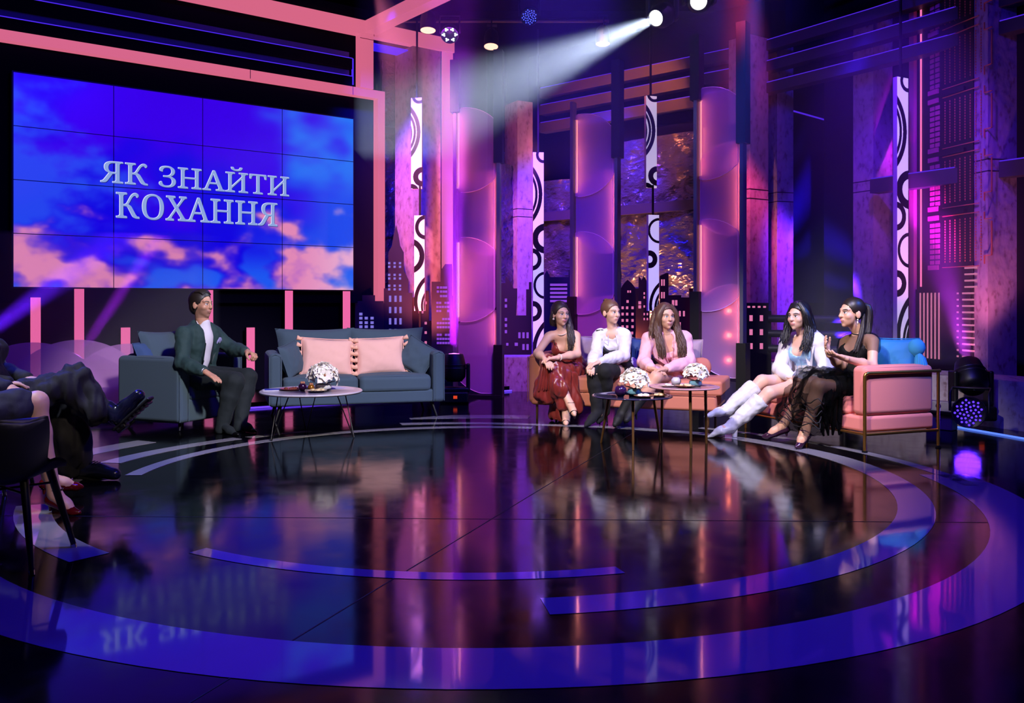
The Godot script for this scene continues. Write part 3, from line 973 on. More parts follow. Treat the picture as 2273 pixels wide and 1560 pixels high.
func build_back() -> void:
	var sw := frame(Vector3(-5.099, 0, -9.58), Vector3(0.795, 0, -0.606))
	# corner column at the end of the screen wall: concrete part and glowing strip
	var o := thing("corner_column", "broad pink lit concrete column right of the video wall", "column", sw)
	put("shaft", from_to(Vector3(5.02, 0.07, -0.5), Vector3(5.49, 4.775, -0.02)), concrete("set_concrete", Color(0.72, 0.67, 0.68)), o)
	put("glowing_strip_light", from_to(Vector3(5.5, 0.07, -0.4), Vector3(5.69, 4.775, 0.0)), glow("pink_glow", Color(0.90, 0.43, 0.56), 0.85), o)
	put("joint_groove", from_to(Vector3(5.488, 0.07, -0.4), Vector3(5.502, 4.775, -0.01)), mat("column_joint", Color(0.05, 0.03, 0.05), 0.8), o)
	var ceil_edge := thing("soffit_light", "blue glowing soffit under the pink overhead beam", "light strip", sw)
	put("diffuser", from_to(Vector3(4.42, 4.72, -0.42), Vector3(5.0, 4.74, -0.12)), glow("soffit_blue", Color(0.2, 0.1, 0.95), 1.0), ceil_edge)
	foil_window(846, 924, 13.1, 13.5, 0.07, 4.7, "dark blue crinkled foil between video wall and pink column")
	set_beam([at(846, 672, 13.0), at(922, 672, 13.4)], 2.45, 2.55, 0.12, false, "short orange rail across the foil beside the pink column")
	# middle wall, from the far corner to the magenta column
	var c0 := Vector3(0.42, 0, -14.6)
	var c1 := Vector3(3.45, 0, -11.8)
	var lcorner := Vector3(-0.75, 0, -13.3)
	var wallm := mat("navy_board", Color(0.045, 0.04, 0.1), 0.75, 0.0, 0.12)
	for seg in [[lcorner, c0, "wall_corner"], [c0, c1, "wall_centre"], [Vector3(4.1, 0, -11.6), Vector3(6.9, 0, -7.0), "wall_set_right"]]:
		var x := frame(seg[0], seg[1] - seg[0])
		var l: float = (seg[1] - seg[0]).length()
		var mb := MB.new()
		mb.box(x * Vector3(l / 2, 2.6, -0.35), Vector3(l, 5.2, 0.2), x.basis)
		struct(seg[2], mb, wallm)
	foil_window(1106, 1150, 13.6, 14.3, 0.45, 3.3, "narrow dark foil strip beside the violet column")
	foil_window(1206, 1268, 14.35, 14.0, 0.45, 3.1, "deep blue foil behind the striped lit windows")
	foil_window(1378, 1546, 13.35, 12.45, 0.45, 3.55, "orange veined foil behind the women on the terracotta sofa")
	# beams stepping round the set
	var d01 := (c1 - c0).normalized()
	var off := Vector3(-d01.z, 0, d01.x) * -0.0
	for k in 3:
		var y: float = [4.02, 4.30, 4.57][k]
		var lab: String = ["lowest", "middle", "topmost"][k]
		set_beam([c0 + d01 * 0.45, c1 + d01 * 0.05], y - 0.15, y, 0.16, true, lab + " violet lined beam across the middle of the set")
		set_beam([Vector3(3.5, 0, -11.75), Vector3(4.36, 0, -10.45), Vector3(5.06, 0, -9.27), Vector3(6.2, 0, -7.3)], y - 0.13, y, 0.16, true, lab + " violet lined beam on the right side of the set")
	set_beam([lcorner + Vector3(0.2, 0, -0.22), c0 + Vector3(-0.06, 0, 0.0)], 3.42, 3.56, 0.16, true, "pink lit beam end high behind the first light panel")
	set_beam([lcorner + Vector3(0.2, 0, -0.22), c0 + Vector3(-0.06, 0, 0.0)], 3.86, 4.04, 0.16, false, "rust coloured beam under the lamp cluster")
	set_beam([c0 + Vector3(-0.1, 0, -0.1), c0 + d01 * 0.2, c1], 2.46, 2.6, 0.14, false, "mid height orange rail across the middle of the set")
	set_beam([Vector3(4.38, 0, -10.44), Vector3(5.1, 0, -9.2), Vector3(6.28, 0, -7.2)], 2.44, 2.6, 0.16, true, "mid height violet rail across the right facade")
	# columns
	column("concrete_column", 1146, 1185, 14.0, 0.4, 4.3, "slim violet lit concrete column behind the wavy banner", 0.5)
	column("concrete_column", 1655, 1716, 11.6, 0.35, 4.6, "magenta lit concrete column right of the third light panel", 0.6)
	column("concrete_column", 1722, 1764, 11.9, 0.3, 4.6, "deep blue lit column beside the dark alcove", 0.3)
	column("concrete_column", 1930, 1990, 10.75, 0.3, 4.6, "violet lit concrete column behind the woman in black", 0.45)
	column("concrete_column", 2188, 2262, 9.15, 0.3, 4.6, "dim violet column at the right edge of the set", 0.2)
	# alcove behind the two women
	var al := thing("alcove", "dark alcove with violet edge lines between the right columns", "alcove", Transform3D.IDENTITY)
	var q0 := at(1760, 672, 12.3)
	var q1 := at(1885, 672, 13.4)
	var q2 := at(1935, 672, 12.2)
	for s in [[q0, q1], [q1, q2]]:
		var x := frame(s[0], s[1] - s[0])
		var l: float = (s[1] - s[0]).length()
		var mb := MB.new()
		mb.box(x * Vector3(l / 2, 2.5, -0.06), Vector3(l, 5.0, 0.1), x.basis)
		put("alcove_wall", mb, mat("alcove_paint", Color(0.09, 0.08, 0.22), 0.7, 0.0, 0.1), al)
		mb = MB.new()
		mb.box(x * Vector3(l / 2, 2.62, 0.0), Vector3(l, 0.016, 0.02), x.basis)
		put("light_line", mb, glow("led_indigo", Color(0.34, 0.16, 0.95), 0.85), al)
	# dark pipes crossing behind the women
	for k in 3:
		var y: float = [0.98, 0.80, 0.62][k]
		var pz := 10.9
		var pp := put("pipe", pipe([Vector3(3.34, y, -pz + 0.01), Vector3(4.2, y, -pz + 0.5)], [0.045, 0.045], 12), mat("pipe_paint", Color(0.08, 0.07, 0.14), 0.55))
		tag(pp, ["highest", "middle", "lowest"][k] + " of three dark horizontal pipes behind the white jacket", "pipe", "pipes behind the right sofa")

# ---------------------------------------------------------------- skyline cut-outs with lit windows
func skyline(u0: float, u1: float, d: float, outline: Array, wins: Array, tone: Color, lit: String, label: String, turn := 0.0) -> void:
	# outline: points (u, v) of the top edge from left to right; wins: [u, v, w, h] in the same view, turned into metres at depth d
	var s := d / FOCAL
	var uc := (u0 + u1) / 2
	var base := at(uc, 672, d)
	var o := thing("skyline_building", label, "cut-out", Transform3D(Basis(UP, turn), Vector3(base.x, 0, base.z)), "skyline cut-outs")
	var poly := PackedVector2Array([Vector2((u0 - uc) * s, 0.02)])
	for p in outline:
		poly.append(Vector2((p[0] - uc) * s, EYE + (672.0 - p[1]) * s))
	poly.append(Vector2((u1 - uc) * s, 0.02))
	var mb := MB.new()
	mb.prism(poly, 0.03, Transform3D(Basis.IDENTITY, Vector3(0, 0, -0.03)))
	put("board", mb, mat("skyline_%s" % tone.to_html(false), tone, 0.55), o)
	var g: Material = {"pink": glow("window_pink_lit", Color(0.95, 0.5, 0.72), 0.8), "violet": glow("window_violet_lit", Color(0.6, 0.3, 0.95), 0.75), "blue": glow("window_blue_lit", Color(0.55, 0.5, 0.95), 0.75)}[lit]
	for w in wins:
		put("lit_window", slab(Vector3((w[0] - uc) * s, EYE + (672.0 - w[1]) * s, 0.001), Vector3(w[2] * s, w[3] * s, 0.008)), g, o)

func win_grid(us: Array, vs: Array, w: float, h: float, skip := []) -> Array:
	var o := []
	var k := 0
	for v in vs:
		for u in us:
			if not (k in skip):
				o.append([u, v, w, h])
			k += 1
	return o

func build_skyline() -> void:
	var navy := Color(0.05, 0.045, 0.16)  # dark board with the blue light put into its colour
	var wine := Color(0.16, 0.04, 0.07)  # same boards, orange light put into the colour
	var plum := Color(0.1, 0.04, 0.12)  # same boards again, tinted by the coloured light falling there
	skyline(788, 851, 12.2, [[788, 668], [804, 668], [804, 655], [832, 655], [832, 668], [851, 668]], win_grid([801, 813, 826], [697, 706, 716, 725, 737], 7, 6, [1, 2, 14]), navy, "blue", "low building cut-out tinted with blue light behind the loveseat's middle")
	skyline(852, 915, 12.3, [[852, 640], [862, 640], [862, 560], [870, 545], [874, 520], [879, 500], [884, 520], [888, 545], [896, 560], [896, 600], [906, 620], [906, 650], [915, 650]], win_grid([864, 876, 888], [584, 592, 610, 618, 634, 642], 5, 5) + win_grid([866, 878, 889], [663, 688, 713, 737], 5, 14), navy, "blue", "spired tower cut-out tinted with blue light beside the pink frame")
	skyline(914, 958, 12.5, [[914, 660], [930, 660], [930, 605], [944, 605], [944, 645], [952, 645], [952, 712], [958, 712]], win_grid([945], [672, 717, 738, 760], 5, 6) + win_grid([931, 938], [692], 4, 7), wine, "pink", "cut-out tinted with orange light below the left banner")
	skyline(958, 1004, 12.1, [[958, 625], [978, 625], [978, 600], [984, 592], [988, 586], [1003, 586], [1004, 600]], win_grid([972, 979, 985, 990], [638, 647, 657], 5, 5, [8]) + win_grid([971, 977, 983, 989, 995], [672, 681, 690], 5, 5, [2, 12, 13]) + win_grid([972, 978, 984, 990, 996], [708, 717, 726, 743, 752, 761], 5, 5, [0, 1, 17]), plum, "violet", "stepped tower cut-out tinted plum with light left of the first light panel")
	skyline(1004, 1022, 12.0, [[1004, 656], [1020, 656], [1022, 700]], [[1007, 640, 3, 5], [1007, 650, 3, 5]].slice(0, 0), plum, "violet", "narrow cut-out tinted plum with light tucked against the first light panel")
	skyline(1112, 1180, 13.2, [[1112, 628], [1122, 628], [1122, 612], [1132, 625], [1140, 640], [1148, 640], [1148, 660], [1146, 700], [1168, 700], [1168, 642], [1174, 642], [1174, 626], [1180, 626]], win_grid([1123], [666, 679, 709, 722, 736], 5, 7) + [[1146, 764, 7, 7], [1126, 764, 5, 6]] + win_grid([1153, 1162, 1171], [744], 5, 13) + win_grid([1162, 1171], [770], 5, 13), plum, "violet", "skyline cut-out tinted plum with light under the violet column")
	skyline(1208, 1266, 13.5, [[1208, 610], [1214, 600], [1220, 612], [1220, 615], [1262, 615], [1262, 600], [1266, 600]], win_grid([1240], [632, 641, 650, 659, 668], 38, 5), navy, "violet", "cut-out tinted with blue light, with five long violet windows behind the burgundy dress")
	skyline(1378, 1411, 12.6, [[1378, 640], [1386, 628], [1393, 621], [1402, 628], [1411, 640]], [[1394, 647, 3, 5], [1399, 647, 3, 5], [1393, 669, 5, 6]] + win_grid([1382, 1392, 1404], [683, 697, 711, 725], 5, 6) + win_grid([1403], [739, 751], 5, 6), wine, "pink", "gabled cut-out tinted with orange light beside the second light panel")
	skyline(1411, 1442, 12.7, [[1411, 640], [1418, 640], [1418, 612], [1424, 622], [1430, 612], [1436, 625], [1442, 625]], win_grid([1430, 1437], [651, 660, 680, 697, 708], 3, 5) + win_grid([1420], [672, 681], 6, 7), wine, "pink", "narrow cut-out tinted with orange light left of the pink blazer")
	skyline(1465, 1538, 12.3, [[1465, 612], [1478, 606], [1484, 606], [1484, 655], [1512, 655], [1512, 660], [1530, 660], [1530, 640], [1538, 640]], win_grid([1469, 1474], [627, 655], 3, 14) + win_grid([1494, 1501], [672], 5, 12) + win_grid([1500, 1509, 1518], [696], 4, 12) + win_grid([1509], [720], 4, 10), wine, "pink", "wide cut-out tinted with orange light right of the pink blazer")
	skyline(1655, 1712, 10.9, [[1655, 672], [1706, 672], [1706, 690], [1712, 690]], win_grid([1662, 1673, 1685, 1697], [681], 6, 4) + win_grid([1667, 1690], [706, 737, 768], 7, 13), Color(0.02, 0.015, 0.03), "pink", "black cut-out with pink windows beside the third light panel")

# ---------------------------------------------------------------- tall facade at the right
func build_facade() -> void:
	var a := at(2022, 672, 10.25)
	var b := at(2160, 672, 9.3)
	var x := frame(Vector3(a.x, 0, a.z), b - a)
	var w := (b - a).length()
	var o := thing("facade_panel", "tall facade relief of lit grids and ribs at the right", "facade", x)
	put("board", from_to(Vector3(0, 0.45, -0.1), Vector3(w, 4.75, 0)), mat("facade_board", Color(0.07, 0.03, 0.07), 0.5), o)
	var strip := mat("facade_strip", Color(0.75, 0.4, 0.55), 0.5)
	put("pink_strip", from_to(Vector3(0.02, 0.45, 0.0), Vector3(0.10, 4.75, 0.04)), strip, o)
	put("light_line", from_to(Vector3(0.17, 1.35, 0.0), Vector3(0.185, 4.75, 0.012)), glow("led_pink", Color(1.0, 0.45, 0.7), 1.2), o)
	var win := mat("facade_window", Color(0.75, 0.35, 0.5), 0.4)
	var gold := mat("facade_gold", Color(0.85, 0.5, 0.35), 0.4, 0.3)
	var ribs := MB.new()
	var trace := MB.new()
	for f in 5:
		var y0 := 1.55 + f * 0.64
		for r in 8:
			for k in 2:
				put("lit_window", slab(Vector3(0.36 + k * 0.085, y0 + 0.06 + r * 0.058, 0.004), Vector3(0.062, 0.042, 0.012)), win, o)
		put("sill", from_to(Vector3(0.3, y0 - 0.02, 0), Vector3(0.46, y0 + 0.03, 0.015)), win, o)
		put("sill", from_to(Vector3(0.3, y0 + 0.52, 0), Vector3(0.46, y0 + 0.57, 0.015)), win, o)
		put("ledge", from_to(Vector3(0.5, y0 + 0.56, 0), Vector3(w - 0.1, y0 + 0.6, 0.03)), mat("facade_board", Color(0.07, 0.03, 0.07), 0.5), o)
		for k in 8:
			for r in 16:
				ribs.box(Vector3(0.56 + k * 0.075, y0 + 0.06 + r * 0.029, 0.003), Vector3(0.008, 0.018, 0.01))
		var rx := 0.56 + 7 * 0.075 + 0.05
		for s in [[rx, y0 + 0.02, rx, y0 + 0.1], [rx, y0 + 0.1, rx + 0.1, y0 + 0.1], [rx + 0.1, y0 + 0.1, rx + 0.1, y0 + 0.44], [rx, y0 + 0.47, rx + 0.1, y0 + 0.47], [rx, y0 + 0.47, rx, y0 + 0.54], [0.53, y0 + 0.55, rx - 0.08, y0 + 0.55], [0.53, y0 + 0.0, rx - 0.08, y0 + 0.0]]:
			trace.span(Vector3(s[0] - 0.004, s[1] - 0.004, 0), Vector3(s[2] + 0.004, s[3] + 0.004, 0.012))
	put("ribs", ribs, gold, o).set_meta("kind", "stuff")
	put("trim_lines", trace, gold, o).set_meta("kind", "stuff")
	# lower board with upright light slats and dashes
	var l := thing("facade_panel", "black lower facade with upright slats and a ladder of lit dashes", "facade", x.translated_local(Vector3(0, 0, 0.03)))
	put("board", from_to(Vector3(0.12, 0.45, -0.02), Vector3(w, 1.32, 0)), mat("facade_lower", Color(0.03, 0.02, 0.05), 0.5), l)
	var lit := glow("slat_lit", Color(0.95, 0.55, 0.72), 0.6)
	for k in 6:
		put("light_slat", from_to(Vector3(0.2 + k * 0.06, 0.56, 0), Vector3(0.212 + k * 0.06, 1.28, 0.012)), lit, l)
	for k in 15:
		var y := 0.6 + k * 0.066
		if y < 1.3:
			put("lit_dash", from_to(Vector3(0.86, y, 0), Vector3(1.03, y + 0.018, 0.01)), lit, l)
			put("lit_dot", from_to(Vector3(0.78, y, 0), Vector3(0.8, y + 0.018, 0.01)), lit, l)
		else:
			put("lit_dash", from_to(Vector3(0.86, y, -0.03), Vector3(1.03, y + 0.018, -0.018)), lit, l)

# ---------------------------------------------------------------- lamps
func par_can(p: Vector3, to: Vector3, c: Color, e: float, label: String) -> void:
	var d := (to - p).normalized()
	var side := d.cross(Vector3.RIGHT if absf(d.x) < 0.9 else Vector3.FORWARD).normalized()
	var x := Transform3D(Basis(side, -d, side.cross(-d)), p)
	var o := thing("par_lamp", label, "stage lamp", x, "lamps hanging from the studio grid")
	var can := mat("lamp_black", Color(0.02, 0.02, 0.025), 0.45)
	var mb := MB.new()
	mb.lathe([Vector2(0.1, 0.0), Vector2(0.1, 0.16), Vector2(0.085, 0.22), Vector2(0.04, 0.27), Vector2(0.0, 0.275)], 20, Transform3D.IDENTITY)
	put("can", mb, can, o)
	mb = MB.new()
	mb.lathe([Vector2(0.0, 0.012), Vector2(0.094, 0.012), Vector2(0.096, 0.02)], 20, Transform3D(Basis(Vector3.RIGHT, PI), Vector3(0, 0.024, 0)))
	put("lens_light", mb, glow("lens_warm" if c.r > 0.9 and c.b < 0.95 else "lens_white", c, e), o)
	mb = MB.new()
	mb.tube([Vector3(-0.115, 0.1, 0), Vector3(-0.115, 0.34, 0), Vector3(0.115, 0.34, 0), Vector3(0.115, 0.1, 0)], [0.01, 0.01, 0.01, 0.01], 6)
	put("yoke", mb, can, o)
	put("clamp", slab(Vector3(0, 0.37, 0), Vector3(0.07, 0.09, 0.14)), can, o)

func moving_head(p: Vector3, to: Vector3, up_mount: bool, glow_mat: Material, label: String) -> Vector3:
	# base on the floor (or hung), a yoke and a round head aimed at a point; returns the lens centre
	var o := thing("moving_head_lamp", label, "stage lamp", Transform3D(Basis.IDENTITY if up_mount else Basis(Vector3.RIGHT, PI), p), "moving head lamps")
	var black := mat("lamp_black", Color(0.02, 0.02, 0.025), 0.45)
	put("lamp_base", soft(Vector3(0, 0.07, 0), Vector3(0.34, 0.13, 0.3), 0.02), black, o)
	put("status_light", slab(Vector3(0.02, 0.075, 0.152), Vector3(0.045, 0.035, 0.004)), glow("status_lit", Color(1.0, 0.3, 0.12), 0.7), o)
	for s in [-1, 1]:
		put("yoke_arm", soft(Vector3(s * 0.165, 0.29, 0), Vector3(0.045, 0.34, 0.13), 0.02), black, o)
	put("yoke_bridge", soft(Vector3(0, 0.155, 0), Vector3(0.36, 0.05, 0.16), 0.02), black, o)
	var c := Vector3(0, 0.4, 0)
	var d := (to - (o.transform * c)).normalized()
	var ld := o.transform.basis.inverse() * d
	var sd := ld.cross(Vector3.RIGHT if absf(ld.x) < 0.9 else Vector3.FORWARD).normalized()
	var x := Transform3D(Basis(sd, ld, sd.cross(ld)), c)
	var mb := MB.new()
	mb.lathe([Vector2(0.0, -0.16), Vector2(0.09, -0.155), Vector2(0.135, -0.1), Vector2(0.14, 0.02), Vector2(0.125, 0.1), Vector2(0.11, 0.16), Vector2(0.1, 0.17), Vector2(0.092, 0.165), Vector2(0.09, 0.15)], 24, x)
	put("lamp_head", mb, black, o)
	mb = MB.new()
	mb.lathe([Vector2(0.09, 0.15), Vector2(0.06, 0.172), Vector2(0.0, 0.18)], 20, x)
	put("lens_light", mb, glow_mat, o)
	mb = MB.new()
	for r in [0.02, 0.06]:
		mb.lathe([Vector2(0.141, r - 0.03), Vector2(0.145, r - 0.02), Vector2(0.141, r - 0.01)], 24, x)
	put("ring_band", mb, mat("lamp_grey", Color(0.08, 0.08, 0.09), 0.4), o)
	return o.transform * (x * Vector3(0, 0.2, 0))

func led_cluster(p: Vector3, to: Vector3, r: float, spots: Array, m: Material, label: String) -> void:
	var d := (to - p).normalized()
	var side := d.cross(UP).normalized()
	var x := Transform3D(Basis(side, d, side.cross(d)), p)
	var o := thing("led_par_lamp", label, "stage lamp", x, "LED floodlights")
	var black := mat("lamp_black", Color(0.02, 0.02, 0.025), 0.45)
	var mb := MB.new()
	mb.lathe([Vector2(0.0, -0.2), Vector2(r * 0.6, -0.19), Vector2(r, -0.1), Vector2(r * 1.05, 0.0), Vector2(r, 0.01), Vector2(r * 0.95, -0.02), Vector2(0.0, -0.02)], 24, Transform3D.IDENTITY)
	put("housing", mb, black, o)
	for s in spots:
		mb = MB.new()
		mb.ball(Vector3(s.x * r, -0.012, s.y * r), Vector3(1, 0.5, 1) * s.z * r, 8)
		put("led_light", mb, m, o)
	mb = MB.new()
	mb.tube([Vector3(-r * 1.15, -0.05, 0), Vector3(-r * 1.15, -0.05, r * 1.2), Vector3(-r * 1.15, -0.2, r * 1.5), Vector3(r * 1.15, -0.2, r * 1.5), Vector3(r * 1.15, -0.05, r * 1.2), Vector3(r * 1.15, -0.05, 0)], [0.012], 6)
	put("yoke", mb, black, o)

func build_lamps() -> void:
	# studio grid pipes under the ceiling
	var pipe_m := mat("grid_pipe", Color(0.03, 0.03, 0.04), 0.5)
	for k in 3:
		var z: float = [-9.2, -10.7, -12.4][k]
		tag(put("grid_pipe", pipe([Vector3(-4, 5.05, z), Vector3([7.0, 5.0, 1.6][k], 5.05, z)], [0.03, 0.03], 8), pipe_m), ["front", "middle", "rear"][k] + " black grid pipe above the set", "pipe", "studio grid pipes")
	par_can(at(950, 68, 11.4), at(930, 900, 10.6), Color(1.0, 0.72, 0.62), 2.2, "warm round lamp above the pink corner column")
	par_can(at(1090, 104, 12.4), at(1060, 900, 11.2), Color(1.0, 0.72, 0.62), 2.0, "small warm lamp right of the white LED cluster")
	par_can(at(1338, 98, 12.45), at(1345, 900, 11.8), Color(1.0, 0.72, 0.62), 2.2, "warm lamp left of the white beam")
	var six := []
	for k in 6:
		var g := TAU * k / 6.0
		for j in 3:
			six.append(Vector3(cos(g) * 0.7 + cos(TAU * j / 3.0 + g) * 0.13, sin(g) * 0.7 + sin(TAU * j / 3.0 + g) * 0.13, 0.1))
	var lp := at(998, 78, 11.0)
	led_cluster(lp, at(970, 240, 9.6), 0.105, six, glow("led_white_lit", Color(0.85, 1.0, 1.0), 6.0), "six cell white LED lamp above the pink column")
	spot("led_cluster_lamp_beam", lp + Vector3(0, -0.03, 0.06), at(905, 420, 11.4), Color(0.8, 0.95, 1.0), 26.0, 4.0, 0.06)
	var dots := []
	for k in 37:
		var rr := sqrt((k + 0.5) / 37.0) * 0.86
		dots.append(Vector3(cos(k * 2.399) * rr, sin(k * 2.399) * rr, 0.075))
	led_cluster(at(1175, 38, 10.4), at(1150, 200, 8.6), 0.1, dots, glow("led_blue_lit", Color(0.3, 0.35, 1.0), 2.0), "dotted blue LED lamp at the top edge")
	led_cluster(at(2150, 915, 7.75), at(2010, 1010, 5.2), 0.13, dots, glow("led_uv_lit", Color(0.35, 0.2, 1.0), 1.8), "dotted violet LED floodlight lying by the right wall")
	spot("uv_flood_lamp_beam", at(2150, 915, 7.75) + Vector3(-0.04, -0.02, 0.06), at(1900, 1060, 5.0), Color(0.3, 0.1, 1.0), 0.2, 35.0, 0.1)
	# moving heads
	var magenta := glow("lens_magenta", Color(0.9, 0.45, 1.0), 3.0)
	var white := glow("lens_white_hot", Color(1, 1, 1), 8.0)
	var q := moving_head(Vector3(at(1008, 840, 10.6).x, 0.0, -10.6), at(1006, 300, 10.7), true, magenta, "moving head lamp with magenta beam right of the loveseat")
	spot("moving_lamp_beam", q, at(1000, 0, 10.9), Color(0.72, 0.12, 1.0), 330.0, 6.0, 0.05, 0.9)
	q = moving_head(Vector3(at(2155, 870, 8.4).x, 0.08, -8.4), at(2062, 470, 9.9), true, magenta, "moving head lamp with magenta beam at the right wall")
	spot("moving_lamp_beam", q, at(2062, 470, 9.9), Color(0.8, 0.15, 1.0), 70.0, 9.0, 0.05, 1.0)
	q = moving_head(Vector3(at(150, 870, 9.4).x, 0.075, -9.4), at(240, 700, 9.6), true, magenta, "moving head lamp behind the frosted discs at the left")
	spot("moving_lamp_beam", q, at(330, 560, 9.7), Color(0.7, 0.1, 1.0), 160.0, 3.5, 0.05, 1.0)
	q = moving_head(Vector3(-5.6, 0.075, -9.0), at(120, 640, 9.3), true, magenta, "moving head lamp outside the left edge of the stage")
	spot("moving_lamp_beam", q, at(150, 610, 9.3), Color(0.4, 0.1, 1.0), 150.0, 6.0, 0.05, 1.0)
	q = moving_head(Vector3(at(1905, 800, 9.9).x, 0.0, -9.9), at(1800, 440, 12.6), true, glow("lens_violet", Color(0.5, 0.3, 1.0), 2.0), "moving head lamp behind the woman in black")
	spot("moving_lamp_beam", q, at(1800, 440, 12.6), Color(0.3, 0.12, 1.0), 240.0, 13.0, 0.05, 1.0)
	# overhead white moving heads
	var wp := at(1470, 40, 10.6)
	q = moving_head(Vector3(wp.x, 4.95, wp.z), at(1100, 190, 8.4), false, white, "moving head lamp with bright white beam under the grid")
	spot("white_lamp_beam", q, at(1060, 215, 9.2), Color(0.85, 0.92, 1.0), 330.0, 10.0, 0.05, 1.0)
	wp = at(1552, 30, 10.2)
	q = moving_head(Vector3(wp.x, 5.0, wp.z), at(1500, 160, 6.5), false, white, "moving head lamp with white lens facing the camera")
	q = moving_head(Vector3(2.95, 5.95, -9.7), Vector3(2.6, 2.0, -9.8), false, glow("lens_blue", Color(0.2, 0.4, 1.0), 3.0), "moving head lamp with blue beam above the third light panel")
	spot("blue_lamp_beam", q, Vector3(2.55, 1.5, -9.9), Color(0.1, 0.35, 1.0), 110.0, 6.0, 0.05, 1.0)
	# flight case cable box at the right wall
	var cs := thing("stage_plug_box", "pale wall box with round knobs and a black bar at the right", "box", Transform3D(Basis(UP, -0.9), Vector3(at(2090, 900, 8.35).x, 0, -8.35)))
	put("box_body", soft(Vector3(0, 0.13, 0), Vector3(0.24, 0.26, 0.12), 0.01), mat("box_grey", Color(0.45, 0.43, 0.45), 0.6), cs)
	put("crossbar", soft(Vector3(0.05, 0.16, 0.08), Vector3(0.34, 0.035, 0.03), 0.008), mat("lamp_black", Color(0.02, 0.02, 0.025), 0.45), cs)
	for s in [0.22, 0.09]:
		var mb := MB.new()
		mb.ball(Vector3(0.0, s, 0.065), Vector3(0.025, 0.025, 0.02), 10)
		put("knob", mb, mat("lamp_black", Color(0.02, 0.02, 0.025), 0.45), cs)

# ---------------------------------------------------------------- seating
func seat_frame(c: Vector3, f: Vector3) -> Transform3D:      # z faces forward, x to the sitter's left
	f = f.normalized()
	return Transform3D(Basis(UP.cross(f), UP, f), c)

func taper_leg(p: Vector3, q: Vector3, r0: float, r1: float) -> MB:
	return pipe([p, q], [r0, r1], 10)

func pillow(w: float, h: float, t: float, seed_: int, crease := 0.012) -> MB:
	var mb := MB.new()
	var n := 18
	var f := noise(seed_, 5.0, 3)
	for side in 2:
		var pts := PackedVector3Array()
		for j in n + 1:
			for i in n + 1:
				var u := i / float(n) * 2 - 1
				var v := j / float(n) * 2 - 1
				var z := t * pow(maxf((1 - u * u) * (1 - v * v), 0.0), 0.38)
				var x := u * w * 0.5 * (1.0 - 0.09 * (1 - v * v) * absf(u))
				var y := v * h * 0.5 * (1.0 - 0.09 * (1 - u * u) * absf(v))
				var e := clampf(z / t * 2.0, 0, 1)
				z += crease * f.get_noise_2d(x * 1.4 + side * 7, y * 1.4) * e
				pts.append(Vector3(x, y, z if side == 0 else -z))
		mb.grid(pts, n, n, side == 1)
	return mb

func cushion(p: Vector3, face: Vector3, lean: float, spin: float, s: Vector3, m: Material, seed_: int, label: String, group := "") -> Node3D:
	var x := seat_frame(p, Vector3(face.x, 0, face.z))
	x.basis = x.basis * Basis(Vector3.RIGHT, -lean) * Basis(Vector3.BACK, spin)
	var o := thing("cushion", label, "cushion", x, group)
	put("cover", pillow(s.x, s.y, s.z, seed_), m, o)
	# piped seam round the edge
	var seam := []
	for k in 33:
		var a := TAU * k / 32.0
		var q := Vector2(cos(a), sin(a))
		q /= maxf(absf(q.x), absf(q.y))
		q *= 1.0 - 0.045 * (1.0 - pow(minf(absf(q.x), absf(q.y)), 2.0))
		seam.append(Vector3(q.x * s.x * 0.5, q.y * s.y * 0.5, 0))
	put("piping", pipe(seam, [0.005], 5), m, o)
	return o

func blue_sofa(called: String, c: Vector3, f: Vector3, w: float, n: int, label: String, low := 0.155) -> Node3D:
	var o := thing(called, label, "sofa" if n > 1 else "armchair", seat_frame(c, f))
	var m := cloth("blue_felt", Color(0.25, 0.325, 0.385), 0.95, 0.3, 14.0, 0.7)
	var h := w / 2
	put("base", soft(Vector3(0, (low + 0.29) / 2, -0.38), Vector3(w - 0.16, 0.285 - low, 0.74), 0.025), m, o)
	for s in [-1, 1]:
		var a := put("armrest", soft(Vector3(s * (h - 0.065), (low + 0.675) / 2, -0.38), Vector3(0.13, 0.675 - low, 0.78), 0.045, Vector3(0.012, 0.006, 0)), m, o)
		var ring := []
		for k in 5:
			ring.append(Vector3(s * (h - 0.065) + [0.055, 0.055, 0, -0.055, -0.055][k], [low + 0.015, 0.64, 0.668, 0.64, low + 0.015][k], 0.002))
		put("piping", pipe(ring, [0.006], 5), m, a)
	put("backrest", soft(Vector3(0, 0.44, -0.70), Vector3(w - 0.2, 0.5, 0.16), 0.05), m, o)
	var inner := w - 0.27
	for k in n:
		var cw := inner / n
		var x := -inner / 2 + cw * (k + 0.5)
		put("seat_cushion", soft(Vector3(x, 0.355, -0.31), Vector3(cw - 0.012, 0.17, 0.64), 0.05, Vector3(0, 0.02, 0.012)), m, o)
		var bc := put("back_cushion", pillow(cw + 0.08, 0.52, 0.11, 40 + k), m, o)
		bc.transform = Transform3D(Basis(Vector3.RIGHT, -0.24), Vector3(x, 0.655, -0.55))
	var leg := mat("leg_black", Color(0.015, 0.015, 0.018), 0.4)
	for sx in [-1, 1]:
		for sz in [0, 1]:
			var p := Vector3(sx * (h - 0.12), low + 0.005, -0.1 - 0.56 * sz)
			put("leg", taper_leg(p, p + Vector3(sx * 0.05, -p.y, 0.04 - 0.08 * sz), 0.02, 0.011), leg, o)
	return o

